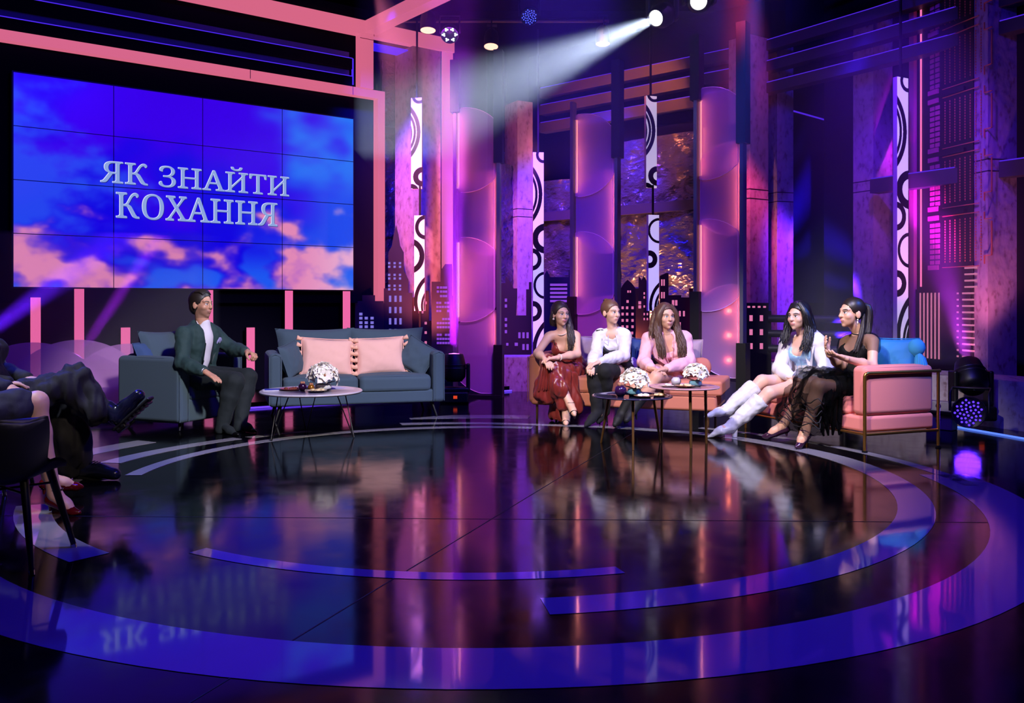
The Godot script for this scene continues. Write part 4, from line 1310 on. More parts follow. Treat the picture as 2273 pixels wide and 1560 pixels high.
func build_furniture() -> void:
	# ---- blue felt armchair and loveseat
	var fa := Vector3(0.9, 0, 0.42)
	blue_sofa("armchair", Vector3(-2.65, 0, -8.5), fa, 0.84, 1, "blue felt armchair the man in the green suit sits in", 0.075)
	var fl := Vector3(0.29, 0, 0.957)
	blue_sofa("loveseat", Vector3(-1.33, 0, -8.98), fl, 1.76, 2, "empty blue felt loveseat with two pale pink cushions")
	var x := seat_frame(Vector3(-1.33, 0, -8.98), fl)
	var blue := cloth("blue_felt", Color(0.25, 0.325, 0.385), 0.95, 0.3, 14.0, 0.7)
	var blush := cloth("blush_velvet", Color(0.92, 0.72, 0.67), 0.9, 0.3, 12.0, 0.4)
	cushion(x * Vector3(-0.64, 0.60, -0.22), x.basis * Vector3(0.85, 0, 0.5), 0.3, 0.15, Vector3(0.4, 0.34, 0.075), blue, 3, "blue felt cushion against the loveseat's left armrest")
	cushion(x * Vector3(0.63, 0.61, -0.24), x.basis * Vector3(-0.5, 0, 0.85), 0.35, -0.5, Vector3(0.38, 0.34, 0.06), blue, 4, "blue felt cushion leaning on the loveseat's right armrest")
	var xa := seat_frame(Vector3(-2.65, 0, -8.5), fa)
	cushion(xa * Vector3(-0.2, 0.68, -0.58), xa.basis * Vector3(0.2, 0, 1), 0.35, 0.06, Vector3(0.4, 0.26, 0.08), cloth("blue_deep", Color(0.2, 0.3, 0.48), 0.9), 5, "deep blue cushion behind the man in the armchair")
	for k in 2:
		var o := cushion(x * Vector3(-0.285 + k * 0.545, 0.615, -0.29 - k * 0.02), fl, 0.3 - k * 0.05, [-0.06, 0.04][k], Vector3(0.53, 0.40, 0.085), blush, 8 + k, ["left of the two pale pink tasselled cushions on the loveseat", "right of the two pale pink tasselled cushions on the loveseat"][k], "tasselled pink cushions")
		for s in [-1, 1]:
			for j in 6:
				var q := Vector3(s * 0.255, -0.175 + j * 0.07, 0.012)
				var mb := MB.new()
				mb.lathe([Vector2(0.005, 0.0), Vector2(0.016, -0.012), Vector2(0.019, -0.026), Vector2(0.028, -0.055), Vector2(0.0, -0.06)].map(func(a): return Vector2(a.x, -a.y)), 8, Transform3D(Basis(Vector3.BACK, -s * (PI / 2 - 0.25)) * Basis(Vector3.RIGHT, 0.1), q))
				put("tassel", mb, cloth("tassel_cloth", Color(0.93, 0.72, 0.62), 0.9), o)
	# ---- terracotta sofa with an open right end
	var ft := Vector3(-0.342, 0, 0.94)
	x = seat_frame(Vector3(1.235, 0, -8.72), ft)
	var o := thing("terracotta_sofa", "terracotta sofa with three seated women and an open right end", "sofa", x)
	var terra := cloth("terracotta", Color(0.74, 0.44, 0.35), 0.75, 0.3, 10.0, 0.35)
	var seamc := cloth("terracotta_seam", Color(0.6, 0.32, 0.25), 0.8)
	var hw := 0.91
	put("base", soft(Vector3(0, 0.225, -0.41), Vector3(hw * 2, 0.15, 0.82), 0.03), terra, o)
	for k in 2:
		put("seat_cushion", soft(Vector3(-0.33 + k * 0.86, 0.365, -0.40), Vector3([0.84, 0.86][k], 0.14, 0.8), 0.028, Vector3(0, 0.012, 0.006)), terra, o)
	var arm := put("armrest", soft(Vector3(-hw + 0.075, 0.41, -0.42), Vector3(0.21, 0.5, 0.84), 0.05, Vector3(0.006, 0.004, 0)), terra, o)
	put("piping", pipe([Vector3(-hw - 0.028, 0.18, 0.002), Vector3(-hw - 0.028, 0.63, 0.0), Vector3(-hw + 0.178, 0.63, 0.0), Vector3(-hw + 0.178, 0.18, 0.002)], [0.005], 5), seamc, arm)
	put("backrest", soft(Vector3(-0.28, 0.5, -0.86), Vector3(1.26, 0.52, 0.14), 0.05), terra, o)
	var chrome := mat("brass_thin", Color(0.72, 0.55, 0.36), 0.25, 0.9)
	for p in [Vector3(-0.86, 0.15, -0.06), Vector3(0.82, 0.15, -0.1), Vector3(-0.86, 0.15, -0.76), Vector3(0.82, 0.15, -0.74)]:
		put("leg", taper_leg(p, p - UP * 0.15, 0.014, 0.012), chrome, o)
	put("edge_piping", pipe([Vector3(-hw + 0.2, 0.3, 0.005), Vector3(hw, 0.3, 0.005)], [0.005], 5), seamc, o)
	cushion(x * Vector3(-0.36, 0.62, -0.62), ft, 0.25, 0.05, Vector3(0.42, 0.42, 0.07), cloth("grey_stripe", Color(0.62, 0.52, 0.58), 0.8), 12, "grey pink cushion between the burgundy and white clad women")
	var nb := cushion(x * Vector3(0.13, 0.60, -0.60), ft, 0.25, -0.05, Vector3(0.44, 0.42, 0.07), cloth("teal_velvet", Color(0.08, 0.2, 0.42), 0.7), 13, "dark blue ribbed cushion between the white shirt and pink blazer")
	for k in 9:
		put("rib", pipe([Vector3(-0.16 + k * 0.04, -0.16, 0.068), Vector3(-0.16 + k * 0.04, 0.1, 0.073)], [0.008], 5), cloth("teal_velvet", Color(0.08, 0.2, 0.42), 0.7), nb)
	cushion(x * Vector3(0.5, 0.6, -0.66), ft, 0.2, 0.0, Vector3(0.4, 0.4, 0.07), cloth("grey_stripe", Color(0.62, 0.52, 0.58), 0.8), 14, "grey pink cushion behind the pink blazer")
	# bolster roll at the open end
	var bx := x * Transform3D(Basis(UP, -0.75), Vector3(0.62, 0.535, -0.36))
	var bo := thing("bolster", "terracotta bolster roll lying beside the pink blazer", "cushion", bx)
	var mbb := MB.new()
	mbb.lathe([Vector2(0.0, -0.2), Vector2(0.07, -0.198), Vector2(0.088, -0.185), Vector2(0.094, -0.16), Vector2(0.094, 0.16), Vector2(0.088, 0.185), Vector2(0.07, 0.198), Vector2(0.0, 0.2)], 24, Transform3D(Basis(Vector3.RIGHT, PI / 2), Vector3.ZERO))
	put("roll", mbb, terra, bo)
	for s in [-1, 1]:
		var ring := []
		for k in 25:
			ring.append(Vector3(cos(TAU * k / 24.0) * 0.082, sin(TAU * k / 24.0) * 0.082, s * 0.19))
		put("piping", pipe(ring, [0.004], 5), seamc, bo)
	# ---- pink velvet sofa in a brass frame
	var fp := Vector3(-0.93, 0, 0.36)
	x = seat_frame(Vector3(2.64, 0, -7.76), fp)
	o = thing("pink_sofa", "pink velvet sofa in a brass tube frame at the right", "sofa", x)
	var pink := cloth("pink_velvet", Color(0.86, 0.50, 0.47), 0.8, 0.45, 10.0, 0.3)
	var brass := mat("brass", Color(0.83, 0.6, 0.3), 0.28, 0.95)
	var L := 0.76
	put("base", soft(Vector3(0, 0.215, -0.36), Vector3(L * 2, 0.13, 0.72), 0.03), pink, o)
	for k in 2:
		put("seat_cushion", soft(Vector3(-0.43 + k * 0.68, 0.345, -0.33), Vector3(0.665, 0.15, 0.68), 0.04, Vector3(0, 0.015, 0.008)), pink, o)
	put("armrest", soft(Vector3(L - 0.075, 0.475, -0.36), Vector3(0.15, 0.39, 0.72), 0.045, Vector3(0.008, 0.006, 0)), pink, o)
	put("backrest", soft(Vector3(0.05, 0.47, -0.70), Vector3(1.3, 0.4, 0.12), 0.045), pink, o)
	var ax := L + 0.018
	put("arm_frame", pipe([Vector3(ax, 0.0, 0.02), Vector3(ax, 0.595, 0.02), Vector3(ax, 0.612, 0.012), Vector3(ax, 0.62, -0.01), Vector3(ax, 0.62, -0.76)], [0.0135], 10), brass, o)
	put("leg", pipe([Vector3(ax, 0.0, -0.74), Vector3(ax, 0.62, -0.74)], [0.0125], 10), brass, o)
	put("side_rail", pipe([Vector3(ax, 0.142, 0.02), Vector3(ax, 0.142, -0.74)], [0.012], 10), brass, o)
	put("front_rail", pipe([Vector3(ax, 0.142, 0.02), Vector3(-L, 0.142, 0.02)], [0.011], 10), brass, o)
	for p in [Vector3(0.1, 0.142, 0.0), Vector3(0.0, 0.142, 0.0), Vector3(-L + 0.02, 0.142, 0.0), Vector3(-L + 0.02, 0.142, -0.7)]:
		put("leg", pipe([p, Vector3(p.x, 0, p.z)], [0.011], 10), brass, o)
	for z in [0.02, -0.74]:
		put("rubber_foot", slab(Vector3(ax, 0.008, z), Vector3(0.03, 0.016, 0.03)), mat("leg_black", Color(0.015, 0.015, 0.018), 0.4), o)
	var tc := cushion(x * Vector3(0.46, 0.70, -0.56), x.basis * Vector3(0.5, 0, 0.85), 0.2, 0.0, Vector3(0.44, 0.36, 0.08), cloth("turquoise", Color(0.1, 0.45, 0.68), 0.7, 0.4), 17, "turquoise cushion with a thick tassel behind the woman in black")
	var mb := MB.new()
	mb.ball(Vector3(0.2, 0.1, 0.02), Vector3(0.07, 0.075, 0.06), 12)
	for k in 14:
		var g := TAU * k / 14.0
		mb.tube([Vector3(0.22, 0.05, 0.03), Vector3(0.235 + 0.03 * cos(g), 0.01, 0.03 + 0.03 * sin(g)), Vector3(0.25 + 0.05 * cos(g), -0.09, 0.03 + 0.05 * sin(g))], [0.016, 0.014, 0.01], 5)
	put("tassel", mb, cloth("turquoise_light", Color(0.2, 0.58, 0.74), 0.8, 0.4), tc)
	# ---- audience chair at the left edge: dark shell on splayed wooden legs
	build_shell_chair(Vector3(-2.2, 0, -4.08), Vector3(-0.05, 0, -1.0), "empty black shell chair nearest the camera at the left edge")
	build_shell_chair(Vector3(-3.2, 0, -5.65), Vector3(0.95, 0, -0.1), "black shell chair under the audience member in wide trousers")
	build_shell_chair(Vector3(-3.06, 0, -4.78), Vector3(0.95, 0, -0.1), "black shell chair under the audience member in navy skirt")

func build_shell_chair(c: Vector3, f: Vector3, label: String) -> void:
	var x := seat_frame(c, f)
	var o := thing("shell_chair", label, "chair", x, "audience chairs")
	var shell := mat("shell_black", Color(0.05, 0.05, 0.07), 0.6)
	var mb := MB.new()
	var pts := PackedVector3Array()
	var nu := 20
	var nv := 16
	for pass_ in 2:
		pts.clear()
		for j in nv + 1:
			var t := j / float(nv)
			for i in nu + 1:
				var u := i / float(nu) * 2 - 1
				var wide := 0.245 * (1.0 - 0.3 * pow(maxf(t - 0.8, 0) / 0.2, 2.0)) * (1.0 - 0.45 * pow(maxf(0.35 - t, 0) / 0.35, 1.6))
				var z := lerpf(0.24, -0.17, smoothstep(0.0, 0.55, t)) - 0.09 * smoothstep(0.5, 1.0, t)
				var y := 0.41 - 0.03 * sin(t * PI) + 0.26 * smoothstep(0.42, 1.0, t)
				var rim := pow(absf(u), 3.0)
				y += 0.10 * rim * (1.0 - smoothstep(0.75, 1.0, t)) * smoothstep(0.05, 0.4, t)
				z += 0.09 * rim * smoothstep(0.4, 0.8, t)
				pts.append(Vector3(-u * wide, y, z) + (Vector3(0, -0.012, -0.008) if pass_ else Vector3.ZERO))
		mb.grid(pts, nu, nv, pass_ == 1)
	put("shell", mb, shell, o)
	var wood := mat("leg_dark_wood", Color(0.025, 0.02, 0.02), 0.35)
	for sx in [-1, 1]:
		for sz in [-1, 1]:
			put("leg", taper_leg(Vector3(sx * 0.13, 0.42, sz * 0.12), Vector3(sx * 0.21, 0.005, sz * 0.22), 0.02, 0.012), wood, o)
			put("foot_cap", pipe([Vector3(sx * 0.21, 0.0, sz * 0.22), Vector3(sx * 0.206, 0.02, sz * 0.216)], [0.014], 8), mat("chrome", Color(0.7, 0.7, 0.72), 0.15, 1.0), o)
	put("cross_brace", pipe([Vector3(-0.15, 0.33, -0.14), Vector3(0.15, 0.33, 0.14)], [0.006], 6), wood, o)
	put("cross_brace", pipe([Vector3(0.15, 0.33, -0.14), Vector3(-0.15, 0.33, 0.14)], [0.006], 6), wood, o)

# ---------------------------------------------------------------- tables, flowers, crockery
func round_top(r: float, t: float, y: float) -> MB:
	var mb := MB.new()
	mb.lathe([Vector2(0, y - t), Vector2(r - t * 0.4, y - t), Vector2(r, y - t * 0.6), Vector2(r, y - t * 0.3), Vector2(r - t * 0.3, y), Vector2(0, y)], 48, Transform3D.IDENTITY)
	return mb

func flower(p: Vector3, n: Vector3, r: float, m: Material, heart: Material, o: Node3D, seed_: int) -> void:
	var rng := RandomNumberGenerator.new()
	rng.seed = seed_
	n = n.normalized()
	var a := n.cross(Vector3(0.3, 0.5, 0.8)).normalized()
	var b := n.cross(a)
	var mb := MB.new()
	for ring in 2:
		var cnt := 7 - ring
		for k in cnt:
			var g := TAU * (k + ring * 0.5 + rng.randf() * 0.3) / cnt
			var d := a * cos(g) + b * sin(g)
			var s := n.cross(d)
			var l := r * (1.0 - 0.3 * ring) * rng.randf_range(0.85, 1.15)
			var up := 0.35 + 0.5 * ring
			var pts := PackedVector3Array()
			for j in 5:
				var t := j / 4.0
				var w := l * 0.42 * sin(PI * clampf(t * 0.85 + 0.12, 0, 1))
				var c := p + d * l * t + n * l * (up * t - 0.45 * t * t)
				for i in 4:
					var u := i / 3.0 * 2 - 1
					pts.append(c + s * w * u + n * l * 0.12 * u * u)
			mb.grid(pts, 3, 4)
	var f := put("blossom", mb, m, o)
	mb = MB.new()
	mb.ball(p + n * r * 0.18, Vector3.ONE * r * 0.13, 8)
	put("flower_heart", mb, heart, f)

func bouquet(c: Vector3, r: float, vase_r: float, vase_h: float, n: int, vase_m: Material, label: String, seed_: int) -> void:
	var o := thing("bouquet", label, "flowers", Transform3D(Basis.IDENTITY, c), "white bouquets on the tables")
	var mb := MB.new()
	mb.lathe([Vector2(0, 0), Vector2(vase_r * 0.7, 0.0), Vector2(vase_r, vase_h * 0.4), Vector2(vase_r * 0.9, vase_h), Vector2(vase_r * 0.82, vase_h), Vector2(vase_r * 0.85, vase_h * 0.5), Vector2(0, 0.01)], 20, Transform3D.IDENTITY)
	put("vase", mb, vase_m, o)
	var rng := RandomNumberGenerator.new()
	rng.seed = seed_
	var petal := mat("petal_white", Color(0.9, 0.88, 0.84), 0.6)
	petal.backlight_enabled = true; petal.backlight = Color(0.3, 0.3, 0.28)
	var heart := mat("flower_heart", Color(0.62, 0.42, 0.3), 0.7)
	for k in n:
		var g := k * 2.399
		var h := 1.0 - 0.9 * k / float(n)
		var d := Vector3(cos(g) * sqrt(1 - h * h), h, sin(g) * sqrt(1 - h * h))
		flower(Vector3(0, vase_h + r * 0.35, 0) + d * r * 0.72, d, r * rng.randf_range(0.42, 0.55), petal, heart, o, seed_ * 31 + k)
	var leaf := mat("leaf_green", Color(0.2, 0.3, 0.14), 0.6)
	for k in 5:
		var g := TAU * k / 5.0 + 0.4
		var d := Vector3(cos(g), 0.15, sin(g))
		mb = MB.new()
		var pts := PackedVector3Array()
		for j in 4:
			for i in 3:
				pts.append(Vector3(0, vase_h, 0) + d * r * j / 3.0 * 0.95 + Vector3(-d.z, 0, d.x) * (i - 1) * r * 0.16 * sin(PI * (j + 0.3) / 3.6))
		mb.grid(pts, 2, 3)
		put("leaf", mb, leaf, o)

func plate(c: Vector3, r: float, m: Material, label: String, bits: Material = null, seed_ := 1) -> void:
	var o := thing("plate", label, "plate", Transform3D(Basis.IDENTITY, c), "plates on the tables")
	var mb := MB.new()
	mb.lathe([Vector2(0, 0), Vector2(r * 0.6, 0.0), Vector2(r, r * 0.16), Vector2(r * 0.98, r * 0.19), Vector2(r * 0.6, r * 0.05), Vector2(0, r * 0.05)], 28, Transform3D.IDENTITY)
	put("dish", mb, m, o)
	if bits:
		var rng := RandomNumberGenerator.new()
		rng.seed = seed_
		for k in 7:
			mb = MB.new()
			var g := rng.randf() * TAU
			var q := r * 0.55 * sqrt(rng.randf())
			mb.ball(Vector3(cos(g) * q, r * 0.05 + 0.012, sin(g) * q), Vector3(0.02, 0.012, 0.015) * rng.randf_range(0.8, 1.3), 8, Basis(UP, g))
			put("sweet", mb, bits, o)

func build_props() -> void:
	# ---- white table on hairpin legs before the loveseat
	var c := Vector3(-1.59, 0, -7.9)
	var o := thing("coffee_table", "round white table on black hairpin legs before the loveseat", "table", Transform3D(Basis.IDENTITY, c))
	put("table_top", round_top(0.445, 0.022, 0.405), mat("table_white", Color(0.72, 0.7, 0.74), 0.18), o)
	var wire := mat("wire_black", Color(0.01, 0.01, 0.012), 0.4)
	for g in [0.25, 2.35, 4.4]:
		var d := Vector3(cos(g), 0, sin(g))
		var s := Vector3(-d.z, 0, d.x)
		put("hairpin_leg", pipe([d * 0.28 + s * 0.085 + UP * 0.385, d * 0.40 + s * 0.006 + UP * 0.006, d * 0.40 - s * 0.006 + UP * 0.006, d * 0.28 - s * 0.085 + UP * 0.385], [0.005], 6), wire, o)
	var y := 0.405
	var white_pot := mat("pot_white", Color(0.8, 0.8, 0.84), 0.25)
	bouquet(c + Vector3(0.1, y, -0.02), 0.15, 0.075, 0.05, 14, white_pot, "large white bouquet on the white table", 4)
	plate(c + Vector3(-0.17, y, 0.02), 0.1, mat("plate_rose", Color(0.62, 0.3, 0.3), 0.3), "dusky rose plate on the white table", mat("sweet_brown", Color(0.4, 0.16, 0.08), 0.6), 3)
	plate(c + Vector3(0.08, y, 0.15), 0.085, mat("plate_cream", Color(0.75, 0.68, 0.62), 0.3), "cream plate at the front of the white table", mat("sweet_cream", Color(0.8, 0.72, 0.55), 0.6), 5)
	ball_vase(c + Vector3(-0.065, y, 0.06), 0.036, mat("vase_plum", Color(0.14, 0.04, 0.16), 0.12), "small plum ball vase on the white table")
	ball_vase(c + Vector3(0.01, y, 0.06), 0.03, mat("vase_gold", Color(0.7, 0.45, 0.15), 0.2, 0.7), "small gold ball vase on the white table")
	var pap := thing("cue_cards", "blue edged papers lying on the left rim of the white table", "papers", Transform3D(Basis(UP, 0.3), c + Vector3(-0.33, y, 0.0)))
	for k in 4:
		put("paper_sheet", slab(Vector3(k * 0.006, 0.001 + k * 0.0016, -k * 0.004), Vector3(0.19, 0.0014, 0.13)), mat("paper_blue", Color(0.12, 0.2, 0.6), 0.6) if k == 3 else mat("paper_white", Color(0.75, 0.75, 0.8), 0.7), pap)
	# ---- smoked glass table
	c = Vector3(1.15, 0, -7.42)
	o = thing("side_table", "smoked glass round table on brass legs, lower of the pair", "table", Transform3D(Basis.IDENTITY, c), "nested round side tables")
	put("table_top", round_top(0.33, 0.012, 0.41), mat("smoked_glass", Color(0.2, 0.18, 0.28), 0.08), o)
	var brass := mat("brass_dull", Color(0.68, 0.5, 0.3), 0.3, 0.9)
	var yy := 0.41
	for g in [1.7, 3.6, 5.9]:
		put("leg", taper_leg(Vector3(cos(g) * 0.2, 0.398, sin(g) * 0.2), Vector3(cos(g) * 0.27, 0, sin(g) * 0.27), 0.013, 0.009), brass, o)
	bouquet(c + Vector3(0.02, yy, -0.02), 0.135, 0.06, 0.05, 12, mat("pot_ice", Color(0.45, 0.65, 0.75), 0.1), "pale bouquet in an ice blue bowl on the glass table", 9)
	ball_vase(c + Vector3(-0.11, yy, 0.1), 0.05, mat("vase_violet", Color(0.16, 0.06, 0.22), 0.1), "round violet vase on the glass table")
	plate(c + Vector3(0.07, yy, 0.17), 0.085, mat("plate_gold", Color(0.7, 0.5, 0.35), 0.25, 0.6), "gold rimmed plate of white sweets on the glass table", mat("sweet_white", Color(0.85, 0.82, 0.8), 0.6), 7)
	plate(c + Vector3(0.2, yy, 0.1), 0.07, mat("plate_gold", Color(0.7, 0.5, 0.35), 0.25, 0.6), "small gold plate at the right rim of the glass table", mat("sweet_cream", Color(0.8, 0.72, 0.55), 0.6), 8)
	# ---- pale pink table
	c = Vector3(1.585, 0, -7.46)
	o = thing("side_table", "pale pink round table on brass legs, higher of the pair", "table", Transform3D(Basis.IDENTITY, c), "nested round side tables")
	put("table_top", round_top(0.29, 0.014, 0.482), mat("table_blush", Color(0.72, 0.55, 0.56), 0.15), o)
	for g in [1.5, 0.1 + TAU * 0.95, 3.7]:
		put("leg", taper_leg(Vector3(cos(g) * 0.19, 0.468, sin(g) * 0.17), Vector3(cos(g) * 0.2, 0, sin(g) * 0.2), 0.013, 0.011), brass, o)
	yy = 0.482
	bouquet(c + Vector3(0.09, yy, 0.02), 0.115, 0.055, 0.045, 12, mat("pot_ice", Color(0.45, 0.65, 0.75), 0.1), "white bouquet in a glass bowl on the pale pink table", 15)
	var jar := thing("candle_jar", "frosted hexagonal candle jar on the pale pink table", "jar", Transform3D(Basis.IDENTITY, c + Vector3(-0.06, yy, -0.03)))
	var mb := MB.new()
	mb.lathe([Vector2(0, 0), Vector2(0.03, 0), Vector2(0.042, 0.03), Vector2(0.04, 0.05), Vector2(0.024, 0.07), Vector2(0.02, 0.07), Vector2(0.034, 0.046), Vector2(0.0, 0.01)], 6, Transform3D.IDENTITY)
	put("jar_wall", mb, mat("jar_frost", Color(0.7, 0.68, 0.72), 0.2), jar)
	put("wick_candle", pipe([Vector3(0, 0.01, 0), Vector3(0, 0.045, 0)], [0.018], 10), mat("wax", Color(0.85, 0.8, 0.72), 0.6), jar)
	plate(c + Vector3(-0.02, yy, 0.12), 0.085, mat("plate_gold", Color(0.7, 0.5, 0.35), 0.25, 0.6), "gold plate of cream sweets on the pale pink table", mat("sweet_cream", Color(0.8, 0.72, 0.55), 0.6), 11)
	plate(c + Vector3(-0.15, yy, 0.06), 0.06, mat("plate_cream", Color(0.75, 0.68, 0.62), 0.3), "small cream plate at the left rim of the pale pink table", mat("sweet_white", Color(0.85, 0.82, 0.8), 0.6), 12)

func ball_vase(p: Vector3, r: float, m: Material, label: String) -> void:
	var o := thing("ball_vase", label, "vase", Transform3D(Basis.IDENTITY, p))
	var mb := MB.new()
	mb.lathe([Vector2(0, 0), Vector2(r * 0.5, 0.0), Vector2(r * 0.95, r * 0.6), Vector2(r, r), Vector2(r * 0.85, r * 1.5), Vector2(r * 0.4, r * 1.85), Vector2(r * 0.34, r * 1.85), Vector2(r * 0.3, r * 1.6), Vector2(0, r * 1.5)], 20, Transform3D.IDENTITY)
	put("bowl", mb, m, o)
	mb = MB.new()
	for k in 3:
		mb.ball(Vector3(cos(k * 2.1) * r * 0.3, r * 1.95, sin(k * 2.1) * r * 0.3), Vector3.ONE * r * 0.38, 8)
	put("dried_buds", mb, mat("buds", Color(0.6, 0.4, 0.3), 0.8), o)

# ---------------------------------------------------------------- people
# A person is a dictionary of joints in the studio's axes; l and r are the person's own left and right.
func spine_basis(j: Dictionary) -> Basis:
	var y: Vector3 = (j.neck - j.pelvis).normalized()
	var x: Vector3 = j.sh_l - j.sh_r
	x = (x - y * x.dot(y)).normalized()
	return Basis(x, y, x.cross(y))

func hip_basis(j: Dictionary) -> Basis:
	var x: Vector3 = (j.hip_l - j.hip_r).normalized()
	var y := (UP - x * UP.dot(x)).normalized()
	return Basis(x, y, x.cross(y))

func torso(s: Solid, j: Dictionary, g: float, man: bool, low := 0.0, high := 1.0) -> void:
	# g: how far clothing stands off the body; low..high cut the trunk between pelvis (0) and neck (1)
	var b := spine_basis(j)
	var hb := hip_basis(j)
	var L: float = j.pelvis.distance_to(j.neck)
	var w := 1.12 if man else 1.0
	var at_ := func(t: float, z: float) -> Vector3: return j.pelvis + b.y * L * t + b.z * z
	if low < 0.12:
		s.ell(j.pelvis, Vector3(0.158 * (0.98 if man else 1.0) + g, 0.105 + g, 0.118 + g), hb)
	if low < 0.4:
		s.ell(at_.call(0.32, 0.0), Vector3(0.118 * w + g, 0.12 + g, 0.09 * w + g), b)
	if high > 0.5:
		s.ell(at_.call(0.62, 0.005), Vector3(0.135 * w + g, 0.13 + g, 0.098 * w + g), b)
	if high > 0.78:
		s.ell(at_.call(0.86, -0.012), Vector3(0.13 * w + g, 0.07 + g, 0.075 * w + g), b)
		s.cap(j.sh_l.lerp(j.neck, 0.25), j.sh_r.lerp(j.neck, 0.25), 0.048 * w + g, 0.048 * w + g)
	if not man and high > 0.55:
		for x in [-1, 1]:
			s.ell(at_.call(0.64, 0.085) + b.x * 0.066 * x, Vector3(0.058, 0.056, 0.05) + Vector3.ONE * g, b)

func arm(s: Solid, j: Dictionary, k: String, g: float, man: bool, from := 0.0, to := 1.0) -> void:
	var a: Vector3 = j["sh_" + k]
	var e: Vector3 = j["el_" + k]
	var w: Vector3 = j["wr_" + k]
	var m := 1.22 if man else 1.0
	if from < 0.5:
		s.cap(a, e, 0.046 * m + g, 0.036 * m + g)
	s.cap(e, e.lerp(w, 0.35), 0.036 * m + g, 0.038 * m + g)
	s.cap(e.lerp(w, 0.35), e.lerp(w, to), 0.038 * m + g, lerpf(0.038, 0.0245, to) * m + g)

func leg(s: Solid, j: Dictionary, k: String, g: float, man: bool, from := 0.0, to := 1.0) -> void:
	# from and to run from the hip (0) over the knee (0.5) to the ankle (1)
	var h: Vector3 = j["hip_" + k]
	var n: Vector3 = j["kn_" + k]
	var a: Vector3 = j["an_" + k]
	var m := 1.1 if man else 1.0
	if from < 0.5:
		var f := from * 2.0
		var t := minf(to * 2.0, 1.0)
		s.cap(h.lerp(n, f), h.lerp(n, t), lerpf(0.084, 0.055, f) * m + g, lerpf(0.084, 0.055, t) * m + g)
	if to > 0.5:
		var f := maxf((from - 0.5) * 2.0, 0.0)
		var t := (to - 0.5) * 2.0
		var back := (h - n).cross(a - n).cross(a - n).normalized() * -0.012
		var mid := n.lerp(a, 0.32) + back
		if f < 0.3:
			s.cap(n.lerp(a, f), mid, 0.052 * m + g, 0.054 * m + g)
		s.cap(mid if f < 0.3 else n.lerp(a, f), n.lerp(a, t), (0.054 if f < 0.3 else lerpf(0.054, 0.034, f)) * m + g, lerpf(0.054, 0.033, t) * m + g)

func foot(s: Solid, j: Dictionary, k: String, g: float) -> void:
	var a: Vector3 = j["an_" + k]
	var t: Vector3 = j["toe_" + k]
	s.cap(a, a.lerp(t, 0.55), 0.033 + g, 0.03 + g)
	s.cap(a.lerp(t, 0.55), a.lerp(t, 0.95), 0.03 + g, 0.019 + g)

func hand(mb: MB, w: Vector3, d: Vector3, n: Vector3, thumb: float, curl: Array, size: float, cell := 0.004) -> void:
	# d: towards the fingers, n: out of the palm, thumb: +1 or -1 for the side d x n the thumb is on
	d = d.normalized()
	n = (n - d * n.dot(d)).normalized()
	var t := d.cross(n) * thumb
	var s := Solid.new()
	var offs := [0.031, 0.0105, -0.0105, -0.029]
	var lens := [0.071, 0.080, 0.074, 0.058]
	for f in 4:
		var kn: Vector3 = w + (d * (0.088 - absf(f - 1.2) * 0.005) + t * offs[f]) * size
		s.cap(w + t * offs[f] * 0.55 * size + d * 0.012 * size, kn, 0.0155 * size, 0.0115 * size)
		var g := 0.0
		var p := kn
		for q in 3:
			g += curl[f] * [0.8, 1.0, 0.7][q]
			var dir: Vector3 = d * cos(g) + n * sin(g) + t * (offs[f] * 3.0 if q == 0 else 0.0)
			var e: Vector3 = p + dir.normalized() * lens[f] * [0.46, 0.30, 0.24][q] * size
			s.cap(p, e, (0.0098 - q * 0.0009) * size, (0.0090 - q * 0.0010) * size)
			p = e
	var tb := w + (d * 0.026 + t * 0.028 + n * 0.006) * size
	var t1 := tb + (d * 0.62 + t * 0.62 + n * 0.35).normalized() * 0.044 * size
	var t2: Vector3 = t1 + (d * 0.85 + t * 0.2 + n * (0.3 + curl[0] * 0.4)).normalized() * 0.034 * size
	var t3: Vector3 = t2 + (d * 0.9 - t * 0.1 + n * (0.2 + curl[0] * 0.5)).normalized() * 0.027 * size
	s.chain([w + d * 0.015 * size, tb, t1, t2, t3], [0.017 * size, 0.0155 * size, 0.0115 * size, 0.0102 * size, 0.008 * size])
	s.ell(w + d * 0.05 * size, Vector3(0.034, 0.045, 0.013) * size, Basis(t, d, t.cross(d)))
	s.cap(w - d * 0.03, w + d * 0.02, 0.0245 * size, 0.025 * size)
	s.build(mb, cell, 0.0028)

func head_basis(j: Dictionary) -> Basis:
	var z: Vector3 = j.look.normalized()
	var y: Vector3 = j.get("head_up", UP)
	y = (y - z * y.dot(z)).normalized()
	return Basis(y.cross(z), y, z)

